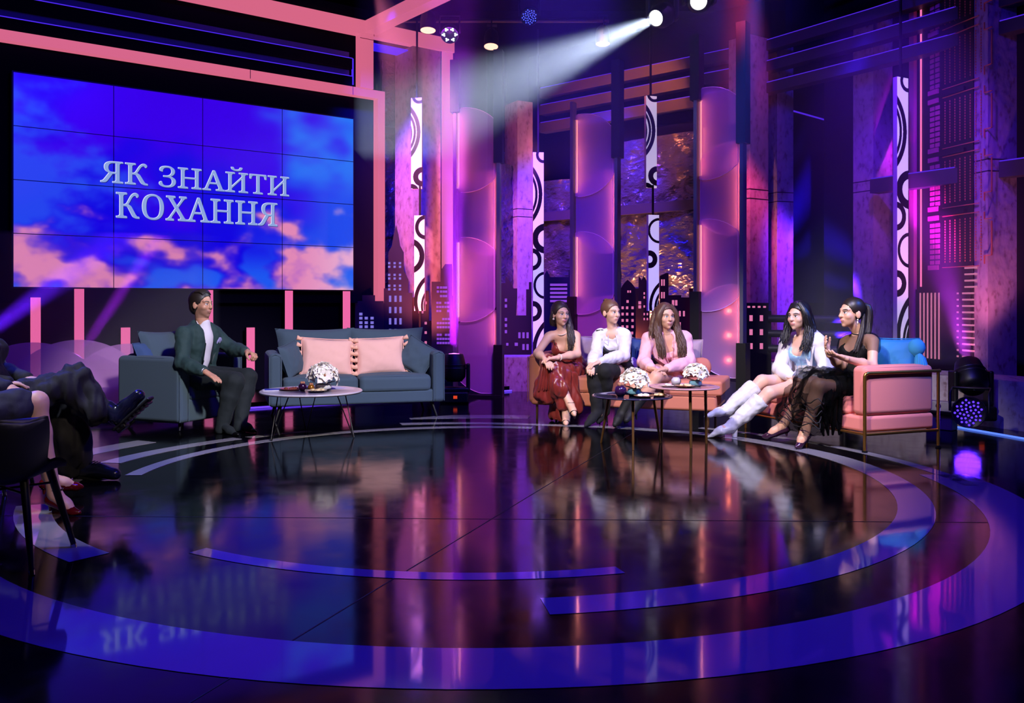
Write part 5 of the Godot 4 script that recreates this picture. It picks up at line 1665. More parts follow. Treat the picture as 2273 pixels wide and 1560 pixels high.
func head(mb: MB, j: Dictionary, look: Dictionary) -> void:
	var c: Vector3 = j.head
	var b := head_basis(j)
	var s: float = j.get("size", 1.0)
	var man: bool = look.get("man", false)
	var so := Solid.new()
	var q := func(x: float, y: float, z: float) -> Vector3: return c + b * (Vector3(x, y, z) * s)
	so.ell(q.call(0, 0.032, -0.012), Vector3(0.074, 0.088, 0.094) * s, b)
	so.ell(q.call(0, -0.03, 0.034), Vector3(0.06, 0.072, 0.056) * s, b)
	so.ell(q.call(0, -0.062, 0.04), Vector3(0.05 if man else 0.043, 0.042, 0.046) * s, b)
	so.ell(q.call(0, -0.094, 0.066), Vector3(0.022 if man else 0.016, 0.016, 0.018) * s, b)
	for x in [-1, 1]:
		so.ell(q.call(0.038 * x, -0.022, 0.058), Vector3(0.026, 0.026, 0.026) * s, b)
		so.ell(q.call(0.0775 * x, -0.008, -0.008), Vector3(0.009, 0.031, 0.019) * s, b * Basis(Vector3.UP, -0.35 * x))
		so.cap(q.call(0.012 * x, 0.03, 0.083), q.call(0.046 * x, 0.03, 0.067), 0.012 * s, 0.01 * s)
		so.ell(q.call(0.031 * x, 0.006, 0.0745), Vector3(0.0155, 0.011, 0.0125) * s, b)
	so.cap(q.call(0, 0.022, 0.088), q.call(0, -0.02, 0.106), 0.0075 * s, 0.0105 * s)
	so.ell(q.call(0, -0.024, 0.1), Vector3(0.0165, 0.009, 0.012) * s, b)
	so.ell(q.call(0, -0.053, 0.088), Vector3(0.022, 0.0062, 0.0105) * s, b)
	so.ell(q.call(0, -0.063, 0.086), Vector3(0.018, 0.0068, 0.0105) * s, b)
	so.cap(q.call(0, -0.06, 0.0), j.neck + b.y * 0.01, (0.056 if man else 0.043) * s, (0.062 if man else 0.047) * s)
	for x in [-1, 1]:
		so.cut(q.call(0.031 * x, 0.019, 0.1025), 0.0135 * s)
	var base := mb.v.size()
	so.build(mb, 0.0044 if not look.get("far", false) else 0.009, 0.0055)
	var skin: Color = look.skin
	var inv := b.transposed()
	mb.c.resize(mb.v.size())
	for k in range(0, base):
		if mb.c[k] == Color():
			mb.c[k] = skin
	var brow: Color = look.brow
	var lip: Color = look.lip
	for k in range(base, mb.v.size()):
		var p := inv * (mb.v[k] - c) / s
		var col := skin
		var ax := absf(p.x)
		if p.z > 0.045:
			var e := Vector2((ax - 0.031) / 0.0155, (p.y - 0.006) / 0.0078)
			if e.length() < 1.0:
				col = Color(0.62, 0.6, 0.6)
				var look_side: float = look.get("gaze", 0.0)
				if Vector2(p.x - 0.031 * signf(p.x) - look_side * 0.005, p.y - 0.0065).length() < 0.0068:
					col = Color(0.035, 0.022, 0.018)
			if Vector2((ax - 0.031) / 0.018, (p.y - 0.0145) / 0.0048).length() < 1.0:
				col = Color(0.05, 0.03, 0.03).lerp(skin, 0.35 if man else 0.0)
			var arch := 0.031 - pow((ax - 0.036) / 0.05, 2.0) * 0.02
			if Vector2((ax - 0.034) / 0.022, (p.y - arch) / 0.0055).length() < 1.0:
				col = brow
			if Vector2(p.x / 0.0245, (p.y + 0.058) / 0.0125).length() < 1.0 and p.z > 0.07:
				col = lip
				if absf(p.y + 0.0575) < 0.0014:
					col = lip * 0.4
		if man and p.y < -0.02 and p.z > -0.01 and p.y > -0.115:
			if not (Vector2(p.x / 0.0235, (p.y + 0.058) / 0.0115).length() < 1.0):
				var beard := smoothstep(-0.02, -0.045, p.y) * (1.0 - smoothstep(0.3, 1.0, Vector2(ax / 0.05, (p.y + 0.02) / 0.03).length()) * 0.0)
				if ax < 0.03 and p.y > -0.042:
					beard *= 0.2
				col = col.lerp(Color(0.12, 0.075, 0.06), 0.5 * beard)
		mb.c[k] = col

func smooth_path(pts: Array, n: int) -> Array:
	var c := Curve3D.new()
	for k in pts.size():
		var t: Vector3 = (pts[mini(k + 1, pts.size() - 1)] - pts[maxi(k - 1, 0)]) / 6.0
		c.add_point(pts[k], -t, t)
	var l := c.get_baked_length()
	var o := []
	for k in n + 1:
		o.append(c.sample_baked(l * k / n, true))
	return o

func locks(mb: MB, guide: Array, count: int, spread: float, r: float, wave: float, seed_: int, turns := 3.0) -> void:
	var rng := RandomNumberGenerator.new()
	rng.seed = seed_
	var path := smooth_path(guide, 13)
	var core := []
	for k in path.size():
		var t := k / float(path.size() - 1)
		core.append(spread * (0.6 + 0.45 * sin(PI * clampf(t * 0.85 + 0.1, 0, 1))) * (1.0 - 0.6 * smoothstep(0.8, 1.0, t)))
	mb.tube(path, core, 10, true, Vector3.ZERO, 0.85)
	for q in count * 3:
		var a := rng.randf() * TAU
		var off := Vector3(cos(a), rng.randf_range(-0.3, 0.3), sin(a)) * spread * rng.randf_range(0.75, 1.0)
		var ph := rng.randf() * TAU
		var len_ := rng.randf_range(0.82, 1.0)
		var pts := []
		var rad := []
		for k in path.size():
			var t := k / float(path.size() - 1)
			var i := t * len_ * (path.size() - 1)
			var p: Vector3 = path[int(i)].lerp(path[mini(int(i) + 1, path.size() - 1)], i - int(i))
			var w := wave * 0.6 * smoothstep(0.1, 0.6, t)
			p += off * (0.55 + 0.6 * t) + Vector3(sin(ph + t * turns * TAU), 0, cos(ph * 1.3 + t * turns * TAU)) * w
			pts.append(p)
			rad.append(r * 0.5 * (0.55 + 0.6 * sin(PI * clampf(t * 0.8 + 0.15, 0, 1))) * (1.0 if t < 0.9 else 0.5))
		mb.tube(pts, rad, 5, false)

func hair_cap(mb: MB, j: Dictionary, fit: float, face := 0.115, back_low := 0.0) -> void:
	var c: Vector3 = j.head
	var b := head_basis(j)
	var s: float = j.get("size", 1.0)
	var so := Solid.new()
	so.ell(c + b * (Vector3(0, 0.038, -0.02) * s), Vector3(0.076 + fit, 0.092 + fit, 0.094 + fit) * s, b)
	if back_low > 0:
		so.ell(c + b * (Vector3(0, -0.02, -0.045) * s), Vector3(0.07 + fit, 0.07 + back_low, 0.055 + fit) * s, b)
	so.cut(c + b * (Vector3(0, -0.028, 0.128) * s), face * s)
	so.cut(c + b * (Vector3(0.075, -0.03, 0.05) * s), 0.045 * s)
	so.cut(c + b * (Vector3(-0.075, -0.03, 0.05) * s), 0.045 * s)
	so.build(mb, 0.006, 0.005)
	# combed strands give the cap its relief
	var f := noise(9, 60.0, 2)
	for k in mb.v.size():
		var p := b.transposed() * (mb.v[k] - c)
		mb.v[k] += mb.n[k] * 0.0025 * sin(atan2(p.x, p.y + 0.05) * 46.0 + 3.0 * f.get_noise_3dv(p))

func skin_mat() -> StandardMaterial3D:
	var m := mat("skin", Color.WHITE, 0.5)
	m.vertex_color_use_as_albedo = true
	m.subsurf_scatter_enabled = true; m.subsurf_scatter_strength = 0.12
	return m

func cloth_part(called: String, s: Solid, m: Material, parent: Node, fold := 0.006, h := 0.011, k := 0.014, seed_ := 1, freq := 9.0, floor_y := 0.004, stretch := Vector3.ONE) -> MeshInstance3D:
	var mb := MB.new()
	s.build(mb, h, k, floor_y)
	if fold > 0:
		mb.ruffle(noise(seed_, freq, 2), fold, stretch)
	return put(called, mb, m, parent)

func person(label: String, j: Dictionary, look: Dictionary) -> Node3D:
	var foot_y: float = 0.0
	var o := thing("person", label, "person", Transform3D(Basis.IDENTITY, Vector3.ZERO))
	var man: bool = look.get("man", false)
	var s := Solid.new()
	torso(s, j, 0.0, man)
	for k in ["l", "r"]:
		arm(s, j, k, 0.0, man)
		leg(s, j, k, 0.0, man)
		foot(s, j, k, 0.0)
	s.cap(j.neck - spine_basis(j).y * 0.03, j.neck + (j.head - j.neck) * 0.35, 0.05, 0.045)
	var mb := MB.new()
	s.build(mb, 0.013, 0.013, 0.004)
	for k in ["l", "r"]:
		var h: Array = j["hand_" + k]
		hand(mb, j["wr_" + k], h[0], h[1], h[2], h[3], 0.92 if not man else 1.06, 0.004 if not look.get("far", false) else 0.006)
	var skin: Color = look.skin
	mb.c.resize(mb.v.size())
	for q in mb.v.size():
		mb.c[q] = skin
	head(mb, j, look)
	put("body", mb, skin_mat(), o)
	return o

func ring_path(c: Vector3, b: Basis, rx: float, rz: float, a0: float, a1: float, n: int) -> Array:
	var o := []
	for k in n + 1:
		var g := lerpf(a0, a1, k / float(n))
		o.append(c + b.x * rx * sin(g) + b.z * rz * cos(g))
	return o

func shoe(o: Node, a: Vector3, t: Vector3, heel: float, m: Material, sole_m: Material, pointed := true) -> void:
	var d := (t - a)
	var flat := Vector3(d.x, 0, d.z).normalized()
	var tip := t + flat * (0.03 if pointed else 0.015)
	tip.y = maxf(t.y - 0.004, 0.012)
	var s := Solid.new()
	var back := a - flat * 0.025 - UP * 0.03
	s.cap(back, a.lerp(t, 0.5) - UP * 0.016, 0.034, 0.03)
	s.cap(a.lerp(t, 0.5) - UP * 0.016, t, 0.034, 0.024)
	s.cap(t, tip, 0.024, 0.012 if pointed else 0.02)
	var n := cloth_part("shoe", s, m, o, 0.0, 0.007, 0.006)
	if heel > 0:
		put("heel", pipe([back - UP * 0.01, back - UP * heel - flat * 0.005], [0.018, 0.006], 8), sole_m, n)

func settle(o: Node3D, p: Vector3) -> void:
	# move the node to the person's base, its parts stay where they are
	var base := Vector3(p.x, 0, p.z)
	o.position = base
	for c in o.get_children():
		c.position -= base

func lapel(o: Node, pts: Array, m: Material, out: Vector3) -> void:
	var poly := MB.new()
	var n := pts.size()
	for k in range(1, n - 1):
		var a: Vector3 = pts[0]; var b: Vector3 = pts[k]; var c: Vector3 = pts[k + 1]
		if (b - a).cross(c - a).dot(out) < 0:
			var sw := b; b = c; c = sw
		var th := out.normalized() * 0.006
		poly.tri(a + th, b + th, c + th)
		poly.tri(a - th, c - th, b - th)
		poly.quad(b - th, c - th, c + th, b + th)
	put("lapel", poly, m, o)

func build_people() -> void:
	make_host()
	make_burgundy()
	make_white_shirt()
	make_pink_blazer()
	make_white_jacket()
	make_black_dress()
	make_audience()

# ---------------------------------------------------------------- the man in the dark green suit
func make_host() -> void:
	var j := {
		"pelvis": at(432, 826, 8.52), "neck": at(450, 722, 8.45), "head": at(447, 676, 8.43), "look": Vector3(0.93, -0.03, 0.36), "size": 1.06,
		"sh_r": at(408, 742, 8.27), "sh_l": at(474, 740, 8.66), "el_r": at(404, 806, 8.16), "wr_r": at(456, 826, 8.0), "el_l": at(514, 774, 8.66), "wr_l": at(548, 781, 8.46),
		"hip_r": at(424, 838, 8.38), "hip_l": at(446, 836, 8.62), "kn_r": at(522, 846, 8.12), "kn_l": at(550, 838, 8.4),
		"an_r": at(494, 944, 8.1), "an_l": at(534, 938, 8.25), "toe_r": at(524, 966, 7.94), "toe_l": at(563, 958, 8.12),
		"hand_r": [Vector3(0.85, -0.42, 0.25), Vector3(-0.25, -0.9, -0.1), 1.0, [0.16, 0.14, 0.14, 0.2]],
		"hand_l": [Vector3(0.86, -0.2, 0.45), Vector3(-0.1, -0.9, 0.2), -1.0, [0.95, 1.0, 1.0, 1.0]],
	}
	var look := {"man": true, "skin": Color(0.520, 0.267, 0.172), "brow": Color(0.06, 0.04, 0.03), "lip": Color(0.45, 0.2, 0.16)}
	var o := person("man in a dark green suit sitting upright in the blue armchair", j, look)
	var suit := cloth("green_suit", Color(0.11, 0.22, 0.22), 0.8, 0.2, 12.0, 0.4)
	var dark := cloth("suit_trousers", Color(0.05, 0.10, 0.11), 0.85, 0.12, 12.0, 0.4)
	var shirt := cloth("shirt_white", Color(0.84, 0.83, 0.87), 0.8, 0.1, 12.0, 0.25)
	var b := spine_basis(j)
	# trousers
	var s := Solid.new()
	torso(s, j, 0.014, true, 0.0, 0.2)
	for k in ["l", "r"]:
		leg(s, j, k, 0.022, true, 0.0, 1.06)
		foot(s, j, k, -0.012)
	cloth_part("trousers", s, dark, o, 0.007, 0.012, 0.014, 3)
	# shirt front, collar
	s = Solid.new()
	var L: float = j.pelvis.distance_to(j.neck)
	s.ell(j.pelvis + b.y * L * 0.66 + b.z * 0.03, Vector3(0.09, 0.17, 0.098), b)
	s.ell(j.pelvis + b.y * L * 0.32 + b.z * 0.022, Vector3(0.09, 0.18, 0.104), b)
	s.cap(j.neck - b.y * 0.06 + b.z * 0.01, j.neck + b.y * 0.025, 0.07, 0.064)
	cloth_part("shirt", s, shirt, o, 0.003, 0.010, 0.012, 4)
	for x in [-1, 1]:
		var c: Vector3 = j.neck + b.y * 0.045
		lapel(o, [c + b.x * 0.066 * x - b.z * 0.03, c + b.x * 0.072 * x + b.z * 0.03 - b.y * 0.055, c + b.x * 0.05 * x - b.y * 0.095 + b.z * 0.078, c + b.x * 0.012 * x - b.y * 0.055 + b.z * 0.075], shirt, b.z * 0.6 + b.x * x)
	# jacket: back, shoulders and two fronts left open over the shirt
	s = Solid.new()
	for x in [-1, 1]:
		var sh: Vector3 = j["sh_l" if x > 0 else "sh_r"]
		s.ell(j.pelvis + b.y * L * 0.66 + b.x * 0.098 * x + b.z * 0.012, Vector3(0.085, 0.18, 0.118), b * Basis(UP, 0.25 * x))
		s.ell(j.pelvis + b.y * L * 0.34 + b.x * 0.098 * x + b.z * 0.014, Vector3(0.076, 0.19, 0.116), b * Basis(UP, 0.2 * x))
		s.ell(j.pelvis + b.y * L * 0.02 + b.x * 0.11 * x + b.z * 0.02, Vector3(0.08, 0.12, 0.135), b)
		s.cap(sh, j.neck - b.y * 0.03 + b.x * 0.075 * x - b.z * 0.02, 0.07, 0.04)
	s.ell(j.pelvis + b.y * L * 0.6 - b.z * 0.065, Vector3(0.16, 0.24, 0.07), b)
	s.ell(j.pelvis + b.y * L * 0.15 - b.z * 0.06, Vector3(0.15, 0.18, 0.08), b)
	for k in ["l", "r"]:
		arm(s, j, k, 0.019, true, 0.0, 0.86)
	cloth_part("jacket", s, suit, o, 0.008, 0.010, 0.012, 5, 11.0)
	for x in [-1, 1]:
		var c: Vector3 = j.neck - b.y * 0.0
		lapel(o, [c + b.x * 0.075 * x - b.z * 0.01, c + b.x * 0.125 * x - b.y * 0.10 + b.z * 0.085, c + b.x * 0.135 * x - b.y * 0.14 + b.z * 0.11, c + b.x * 0.06 * x - b.y * 0.34 + b.z * 0.125, c + b.x * 0.055 * x - b.y * 0.14 + b.z * 0.115], cloth("lapel_green", Color(0.07, 0.15, 0.155), 0.6, 0.2, 12.0, 0.3), b.z + b.x * 0.3 * x)
	# cuffs, pocket square, shoes
	for k in ["l", "r"]:
		var e: Vector3 = j["el_" + k]
		var w: Vector3 = j["wr_" + k]
		put("cuff", pipe([e.lerp(w, 0.84), e.lerp(w, 0.97)], [0.041, 0.038], 14), shirt, o)
		var sock := Solid.new()
		foot(sock, j, k, 0.006)
		sock.cap(j["an_" + k], j["kn_" + k].lerp(j["an_" + k], 0.85), 0.042, 0.045)
		cloth_part("sock", sock, dark, o, 0.0, 0.010, 0.01)
		shoe(o, j["an_" + k], j["toe_" + k], 0.0, mat("shoe_black", Color(0.03, 0.03, 0.035), 0.2), mat("shoe_black", Color(0.03, 0.03, 0.035), 0.2))
	var ps := MB.new()
	for k in 4:
		ps.ball(j.neck - b.y * (0.13 - 0.014 * (k % 2)) + b.x * (0.1 + 0.012 * k) + b.z * 0.125, Vector3(0.012, 0.026, 0.01), 8, b * Basis(Vector3.BACK, 0.3 * (k - 1.5)))
	put("pocket_square", ps, cloth("square_silk", Color(0.55, 0.55, 0.72), 0.5), o)
	# short brown hair
	var hair := MB.new()
	hair_cap(hair, j, 0.008, 0.118, 0.004)
	var hb := head_basis(j)
	for k in 16:
		var a := -0.9 + 1.8 * k / 15.0
		var p: Vector3 = j.head + hb * (Vector3(sin(a) * 0.06, 0.105 - 0.02 * a * a, 0.055) * 1.06)
		hair.tube([p, p + hb * Vector3(sin(a) * 0.012, 0.024, -0.03), p + hb * Vector3(sin(a) * 0.02, 0.02, -0.085)], [0.009, 0.013, 0.01], 6)
	put("hair", hair, mat("hair_brown_short", Color(0.13, 0.095, 0.08), 0.5), o)
	settle(o, j.pelvis)

# ---------------------------------------------------------------- the woman in burgundy satin
func make_burgundy() -> void:
	var j := {
		"pelvis": at(1266, 812, 9.30), "neck": at(1248, 736, 9.08), "head": at(1244, 698, 9.05), "look": Vector3(0.42, -0.04, 0.9), "size": 0.98,
		"sh_r": at(1217, 748, 9.12), "sh_l": at(1279, 746, 9.06), "el_r": at(1193, 784, 8.94), "wr_r": at(1209, 797, 8.74), "el_l": at(1281, 786, 8.94), "wr_l": at(1232, 795, 8.74),
		"hip_r": at(1250, 822, 9.24), "hip_l": at(1282, 822, 9.22), "kn_r": at(1222, 808, 8.82), "kn_l": at(1242, 826, 8.80),
		"an_r": at(1266, 898, 8.62), "an_l": at(1257, 926, 8.70), "toe_r": at(1276, 922, 8.5), "toe_l": at(1256, 942, 8.58),
		"hand_r": [Vector3(0.3, -0.35, 0.6), Vector3(0.1, -1, 0.0), 1.0, [0.3, 0.35, 0.4, 0.4]],
		"hand_l": [Vector3(-0.8, -0.05, 0.35), Vector3(0, -1, 0.1), -1.0, [0.35, 0.35, 0.4, 0.4]],
	}
	var look := {"skin": Color(0.660, 0.368, 0.249), "brow": Color(0.07, 0.04, 0.03), "lip": Color(0.5, 0.16, 0.15), "gaze": 0.4}
	var o := person("woman in a burgundy satin dress on the left end of the terracotta sofa", j, look)
	var satin := mat("burgundy_satin", Color(0.46, 0.15, 0.13), 0.3)
	satin.rim_enabled = true; satin.rim = 0.4; satin.rim_tint = 0.5
	var b := spine_basis(j)
	var L: float = j.pelvis.distance_to(j.neck)
	var s := Solid.new()
	torso(s, j, 0.01, false, 0.0, 0.7)
	for q in 4:
		s.cut(j.neck - b.y * (0.02 + 0.03 * q) + b.z * (0.02 + 0.032 * q), 0.088 - 0.012 * q)
	cloth_part("bodice", s, satin, o, 0.003, 0.010, 0.011, 6, 14.0)
	var fold := MB.new()
	for q in 4:
		fold.tube(ring_path(j.pelvis + b.y * L * (0.36 + 0.1 * q) + b.z * 0.004, b, 0.13 - 0.004 * q, 0.108 + 0.012 * q, -1.3, 1.3, 12), [0.005, 0.008, 0.010, 0.010, 0.010, 0.010, 0.010, 0.010, 0.010, 0.010, 0.010, 0.008, 0.005], 6)
	put("draped_folds", fold, satin, o)
	for x in [-1, 1]:
		put("strap", pipe(smooth_path([j.neck - b.y * 0.115 + b.x * 0.075 * x + b.z * 0.105, j.neck - b.y * 0.05 + b.x * 0.09 * x + b.z * 0.07, j.neck - b.y * 0.0 + b.x * 0.085 * x, j.neck - b.y * 0.09 + b.x * 0.07 * x - b.z * 0.07], 8), [0.004], 5), mat("strap_dark", Color(0.05, 0.02, 0.02), 0.5), o)
	# long skirt: over the thighs, hanging off the crossed knee and down behind the shins
	s = Solid.new()
	torso(s, j, 0.02, false, 0.0, 0.15)
	for k in ["l", "r"]:
		leg(s, j, k, 0.022, false, 0.0, 0.5)
	var kr: Vector3 = j.kn_r
	var kl: Vector3 = j.kn_l
	s.cap(kr, kr.lerp(j.an_r, 0.62) + Vector3(-0.03, 0, 0), 0.075, 0.095)
	s.cap(kr + Vector3(-0.03, -0.02, 0.02), kr + Vector3(-0.10, -0.3, 0.0), 0.06, 0.075)
	s.cap(kr + Vector3(0.0, -0.03, 0.03), kr + Vector3(-0.01, -0.33, 0.02), 0.06, 0.06)
	s.cap(kl, kl.lerp(j.an_l, 0.7), 0.085, 0.075)
	s.cap(kl + Vector3(0.12, -0.05, -0.02), kl + Vector3(0.16, -0.36, 0.0), 0.05, 0.06)
	s.cap(kl + Vector3(0.02, -0.1, -0.1), kl + Vector3(0.0, -0.43, -0.12), 0.08, 0.10)
	cloth_part("skirt", s, satin, o, 0.034, 0.012, 0.016, 8, 11.0, 0.02, Vector3(1, 0.22, 1))
	var drape := MB.new()
	for q in 9:
		var t := q / 8.0
		var a: Vector3 = kr + Vector3(-0.07 + 0.13 * t, 0.055 - 0.03 * absf(t - 0.4), 0.05)
		drape.tube(smooth_path([a, a + Vector3(-0.02 + 0.015 * sin(q * 2.0), -0.13, 0.035), a + Vector3(-0.05 + 0.06 * t, -0.30, 0.03)], 6), [0.006, 0.012, 0.014, 0.013, 0.014, 0.016, 0.008], 6)
	put("skirt_folds", drape, satin, o)
	# strappy heels
	var strap := mat("heel_dark", Color(0.03, 0.015, 0.015), 0.35)
	for k in ["l", "r"]:
		var a: Vector3 = j["an_" + k]
		var t: Vector3 = j["toe_" + k]
		var f := (t - a).normalized()
		var sd := f.cross(UP).normalized()
		var n := put("ankle_strap", pipe(ring_path(a + UP * 0.02, Basis(sd, UP, sd.cross(UP)), 0.036, 0.036, 0, TAU, 14), [0.004], 5), strap, o)
		put("toe_strap", pipe(ring_path(a.lerp(t, 0.75), Basis(sd, f, sd.cross(f)), 0.034, 0.028, 0, TAU, 14), [0.0045], 5), strap, n)
		put("heel", pipe([a - f * 0.03 - UP * 0.03, a - f * 0.045 - UP * 0.10], [0.02, 0.006], 8), strap, n)
		put("sole", pipe([a - f * 0.03 - UP * 0.04, a.lerp(t, 0.6) - UP * 0.03, t + f * 0.02 - UP * 0.018], [0.012, 0.011, 0.01], 8), strap, n)
	# jewellery
	put("necklace", pipe(ring_path(j.neck + b.y * 0.006 + b.z * 0.006, b, 0.058, 0.062, 0, TAU, 20), [0.0035], 5), mat("pearl", Color(0.85, 0.8, 0.75), 0.25), o)
	put("bracelet", pipe(ring_path(j.el_l.lerp(j.wr_l, 0.8), Basis((j.wr_l - j.el_l).normalized().cross(UP).normalized(), (j.wr_l - j.el_l).normalized(), UP), 0.031, 0.031, 0, TAU, 14), [0.005], 5), mat("pearl", Color(0.85, 0.8, 0.75), 0.25), o)
	var hb := head_basis(j)
	var ear := MB.new()
	ear.ball(j.head + hb * Vector3(-0.078, -0.045, 0.0), Vector3.ONE * 0.011, 8)
	put("earring", ear, mat("pearl", Color(0.85, 0.8, 0.75), 0.25), o)
	# long dark brown hair over her left shoulder
	var hair := MB.new()
	hair_cap(hair, j, 0.012, 0.121, 0.02)
	var h: Vector3 = j.head
	locks(hair, [h + hb * Vector3(0.07, 0.06, 0.0), h + hb * Vector3(0.088, -0.03, 0.0), h + hb * Vector3(0.085, -0.13, 0.045), h + hb * Vector3(0.075, -0.25, 0.10), h + hb * Vector3(0.07, -0.38, 0.12)], 34, 0.034, 0.012, 0.012, 21)
	locks(hair, [h + hb * Vector3(-0.065, 0.06, -0.02), h + hb * Vector3(-0.085, -0.03, -0.025), h + hb * Vector3(-0.06, -0.12, -0.05)], 14, 0.02, 0.013, 0.004, 22)
	locks(hair, [h + hb * Vector3(0, 0.08, -0.09), h + hb * Vector3(0.01, -0.02, -0.11), h + hb * Vector3(0.04, -0.14, -0.08)], 16, 0.04, 0.014, 0.006, 23)
	put("hair", hair, mat("hair_dark_brown", Color(0.18, 0.12, 0.1), 0.5), o)
	settle(o, j.pelvis)

# ---------------------------------------------------------------- the woman in the white shirt
func make_white_shirt() -> void:
	var j := {
		"pelvis": at(1374, 812, 9.15), "neck": at(1359, 734, 8.95), "head": at(1356, 694, 8.92), "look": Vector3(0.55, -0.05, 0.82), "size": 0.98,
		"sh_r": at(1329, 746, 8.98), "sh_l": at(1388, 745, 8.92), "el_r": at(1322, 790, 8.84), "wr_r": at(1313, 807, 8.62), "el_l": at(1385, 788, 8.80), "wr_l": at(1330, 804, 8.60),
		"hip_r": at(1358, 822, 9.08), "hip_l": at(1390, 823, 9.05), "kn_r": at(1318, 822, 8.62), "kn_l": at(1342, 824, 8.58),
		"an_r": at(1325, 916, 8.62), "an_l": at(1342, 912, 8.74), "toe_r": at(1304, 940, 8.5), "toe_l": at(1330, 932, 8.62),
		"hand_r": [Vector3(-0.15, -0.45, 0.7), Vector3(0.0, -1, -0.3), 1.0, [0.35, 0.4, 0.4, 0.4]],
		"hand_l": [Vector3(-0.85, -0.25, 0.35), Vector3(0.0, -1, 0.0), -1.0, [0.3, 0.35, 0.35, 0.4]],
	}
	var look := {"skin": Color(0.680, 0.396, 0.284), "brow": Color(0.14, 0.08, 0.05), "lip": Color(0.6, 0.26, 0.24), "gaze": 0.8}
	var o := person("woman in a white shirt with black corset and thigh high boots", j, look)
	var white := cloth("blouse_white", Color(0.82, 0.8, 0.85), 0.75, 0.1, 12.0, 0.2)
	var black := cloth("corset_black", Color(0.06, 0.06, 0.08), 0.6, 0.15, 12.0, 0.3)
	var b := spine_basis(j)
	var L: float = j.pelvis.distance_to(j.neck)
	var s := Solid.new()
	torso(s, j, 0.012, false, 0.2, 1.0)
	for k in ["l", "r"]:
		arm(s, j, k, 0.018, false, 0.0, 0.9)
		s.cap(j["el_" + k], j["el_" + k].lerp(j["wr_" + k], 0.6), 0.052, 0.045)
	s.cut(j.neck + b.y * 0.02 + b.z * 0.085, 0.068)
	s.cut(j.neck - b.y * 0.05 + b.z * 0.125, 0.045)
	cloth_part("shirt", s, white, o, 0.009, 0.010, 0.012, 11, 12.0)
	for x in [-1, 1]:
		var c: Vector3 = j.neck + b.y * 0.015
		lapel(o, [c + b.x * 0.06 * x - b.z * 0.01, c + b.x * 0.098 * x - b.y * 0.06 + b.z * 0.085, c + b.x * 0.045 * x - b.y * 0.10 + b.z * 0.118, c + b.x * 0.035 * x - b.y * 0.02 + b.z * 0.07], white, b.z + b.x * 0.4 * x)
	# shirt tail below the corset
	s = Solid.new()
	s.ell(j.pelvis + b.y * 0.02 + b.x * 0.06 + b.z * 0.02, Vector3(0.14, 0.055, 0.13), b)
	cloth_part("shirt_tail", s, white, o, 0.014, 0.010, 0.01, 12, 16.0)
	s = Solid.new()
	torso(s, j, 0.031, false, 0.15, 0.56)
	s.cut(j.neck - b.y * 0.06 + b.z * 0.13, 0.09)
	cloth_part("corset", s, black, o, 0.003, 0.010, 0.01, 13)
	for x in [-1, 1]:
		put("corset_strap", pipe(smooth_path([j.pelvis + b.y * L * 0.6 + b.x * 0.125 * x + b.z * 0.125, j.neck - b.y * 0.06 + b.x * 0.135 * x + b.z * 0.105, j["sh_l" if x > 0 else "sh_r"] + b.y * 0.062 - b.x * 0.01 * x, j.neck - b.y * 0.08 + b.x * 0.12 * x - b.z * 0.09], 10), [0.011], 6), black, o)
	var bow := MB.new()
	for q in 3:
		bow.ball(j.sh_r + b.y * 0.066 + b.x * (0.022 * q), Vector3(0.018, 0.008, 0.014), 8)
		bow.tube([j.sh_r + b.y * 0.066 + b.x * 0.02 * q, j.sh_r + b.y * 0.0 + b.x * 0.02 * q + b.z * 0.085], [0.005, 0.003], 5)
	put("shoulder_bow", bow, black, o)
	# black shorts and thigh high suede boots
	s = Solid.new()
	torso(s, j, 0.012, false, 0.0, 0.1)
	for k in ["l", "r"]:
		leg(s, j, k, 0.012, false, 0.0, 0.16)
	cloth_part("skirt", s, black, o, 0.004, 0.011, 0.012, 14)
	var suede := cloth("boot_suede", Color(0.010, 0.010, 0.014), 0.85, 0.2, 14.0, 0.3)
	for k in ["l", "r"]:
		s = Solid.new()
		leg(s, j, k, 0.018, false, 0.33, 1.0)
		foot(s, j, k, 0.008)
		s.cap(j["toe_" + k], j["toe_" + k] + (j["toe_" + k] - j["an_" + k]).normalized() * 0.045, 0.024, 0.010)
		var n := cloth_part("boot", s, suede, o, 0.005, 0.010, 0.01, 15)
		put("heel", pipe([j["an_" + k] - UP * 0.02 - (j["toe_" + k] - j["an_" + k]).normalized() * 0.03, Vector3(j["an_" + k].x, 0.004, j["an_" + k].z) + Vector3(0.03, 0, -0.02)], [0.016, 0.006], 8), suede, n)
	# sleek fair hair drawn into a long pony tail
	var hair := MB.new()
	hair_cap(hair, j, 0.008, 0.119)
	var hb := head_basis(j)
	var h: Vector3 = j.head
	hair.ball(h + hb * Vector3(0.0, 0.11, -0.075), Vector3.ONE * 0.03, 12)
	locks(hair, [h + hb * Vector3(0, 0.125, -0.085), h + hb * Vector3(0.05, 0.09, -0.13), h + hb * Vector3(0.085, -0.05, -0.08), h + hb * Vector3(0.09, -0.16, 0.02), h + hb * Vector3(0.05, -0.30, 0.11), h + hb * Vector3(0.03, -0.38, 0.12)], 18, 0.014, 0.009, 0.003, 31, 1.2)
	put("hair", hair, mat("hair_fair", Color(0.38, 0.25, 0.18), 0.45), o)
	put("hair_tie", pipe(ring_path(h + hb * Vector3(0, 0.117, -0.08), hb, 0.02, 0.02, 0, TAU, 12), [0.01], 6), mat("tie_black", Color(0.02, 0.02, 0.03), 0.6), o)
	settle(o, j.pelvis)

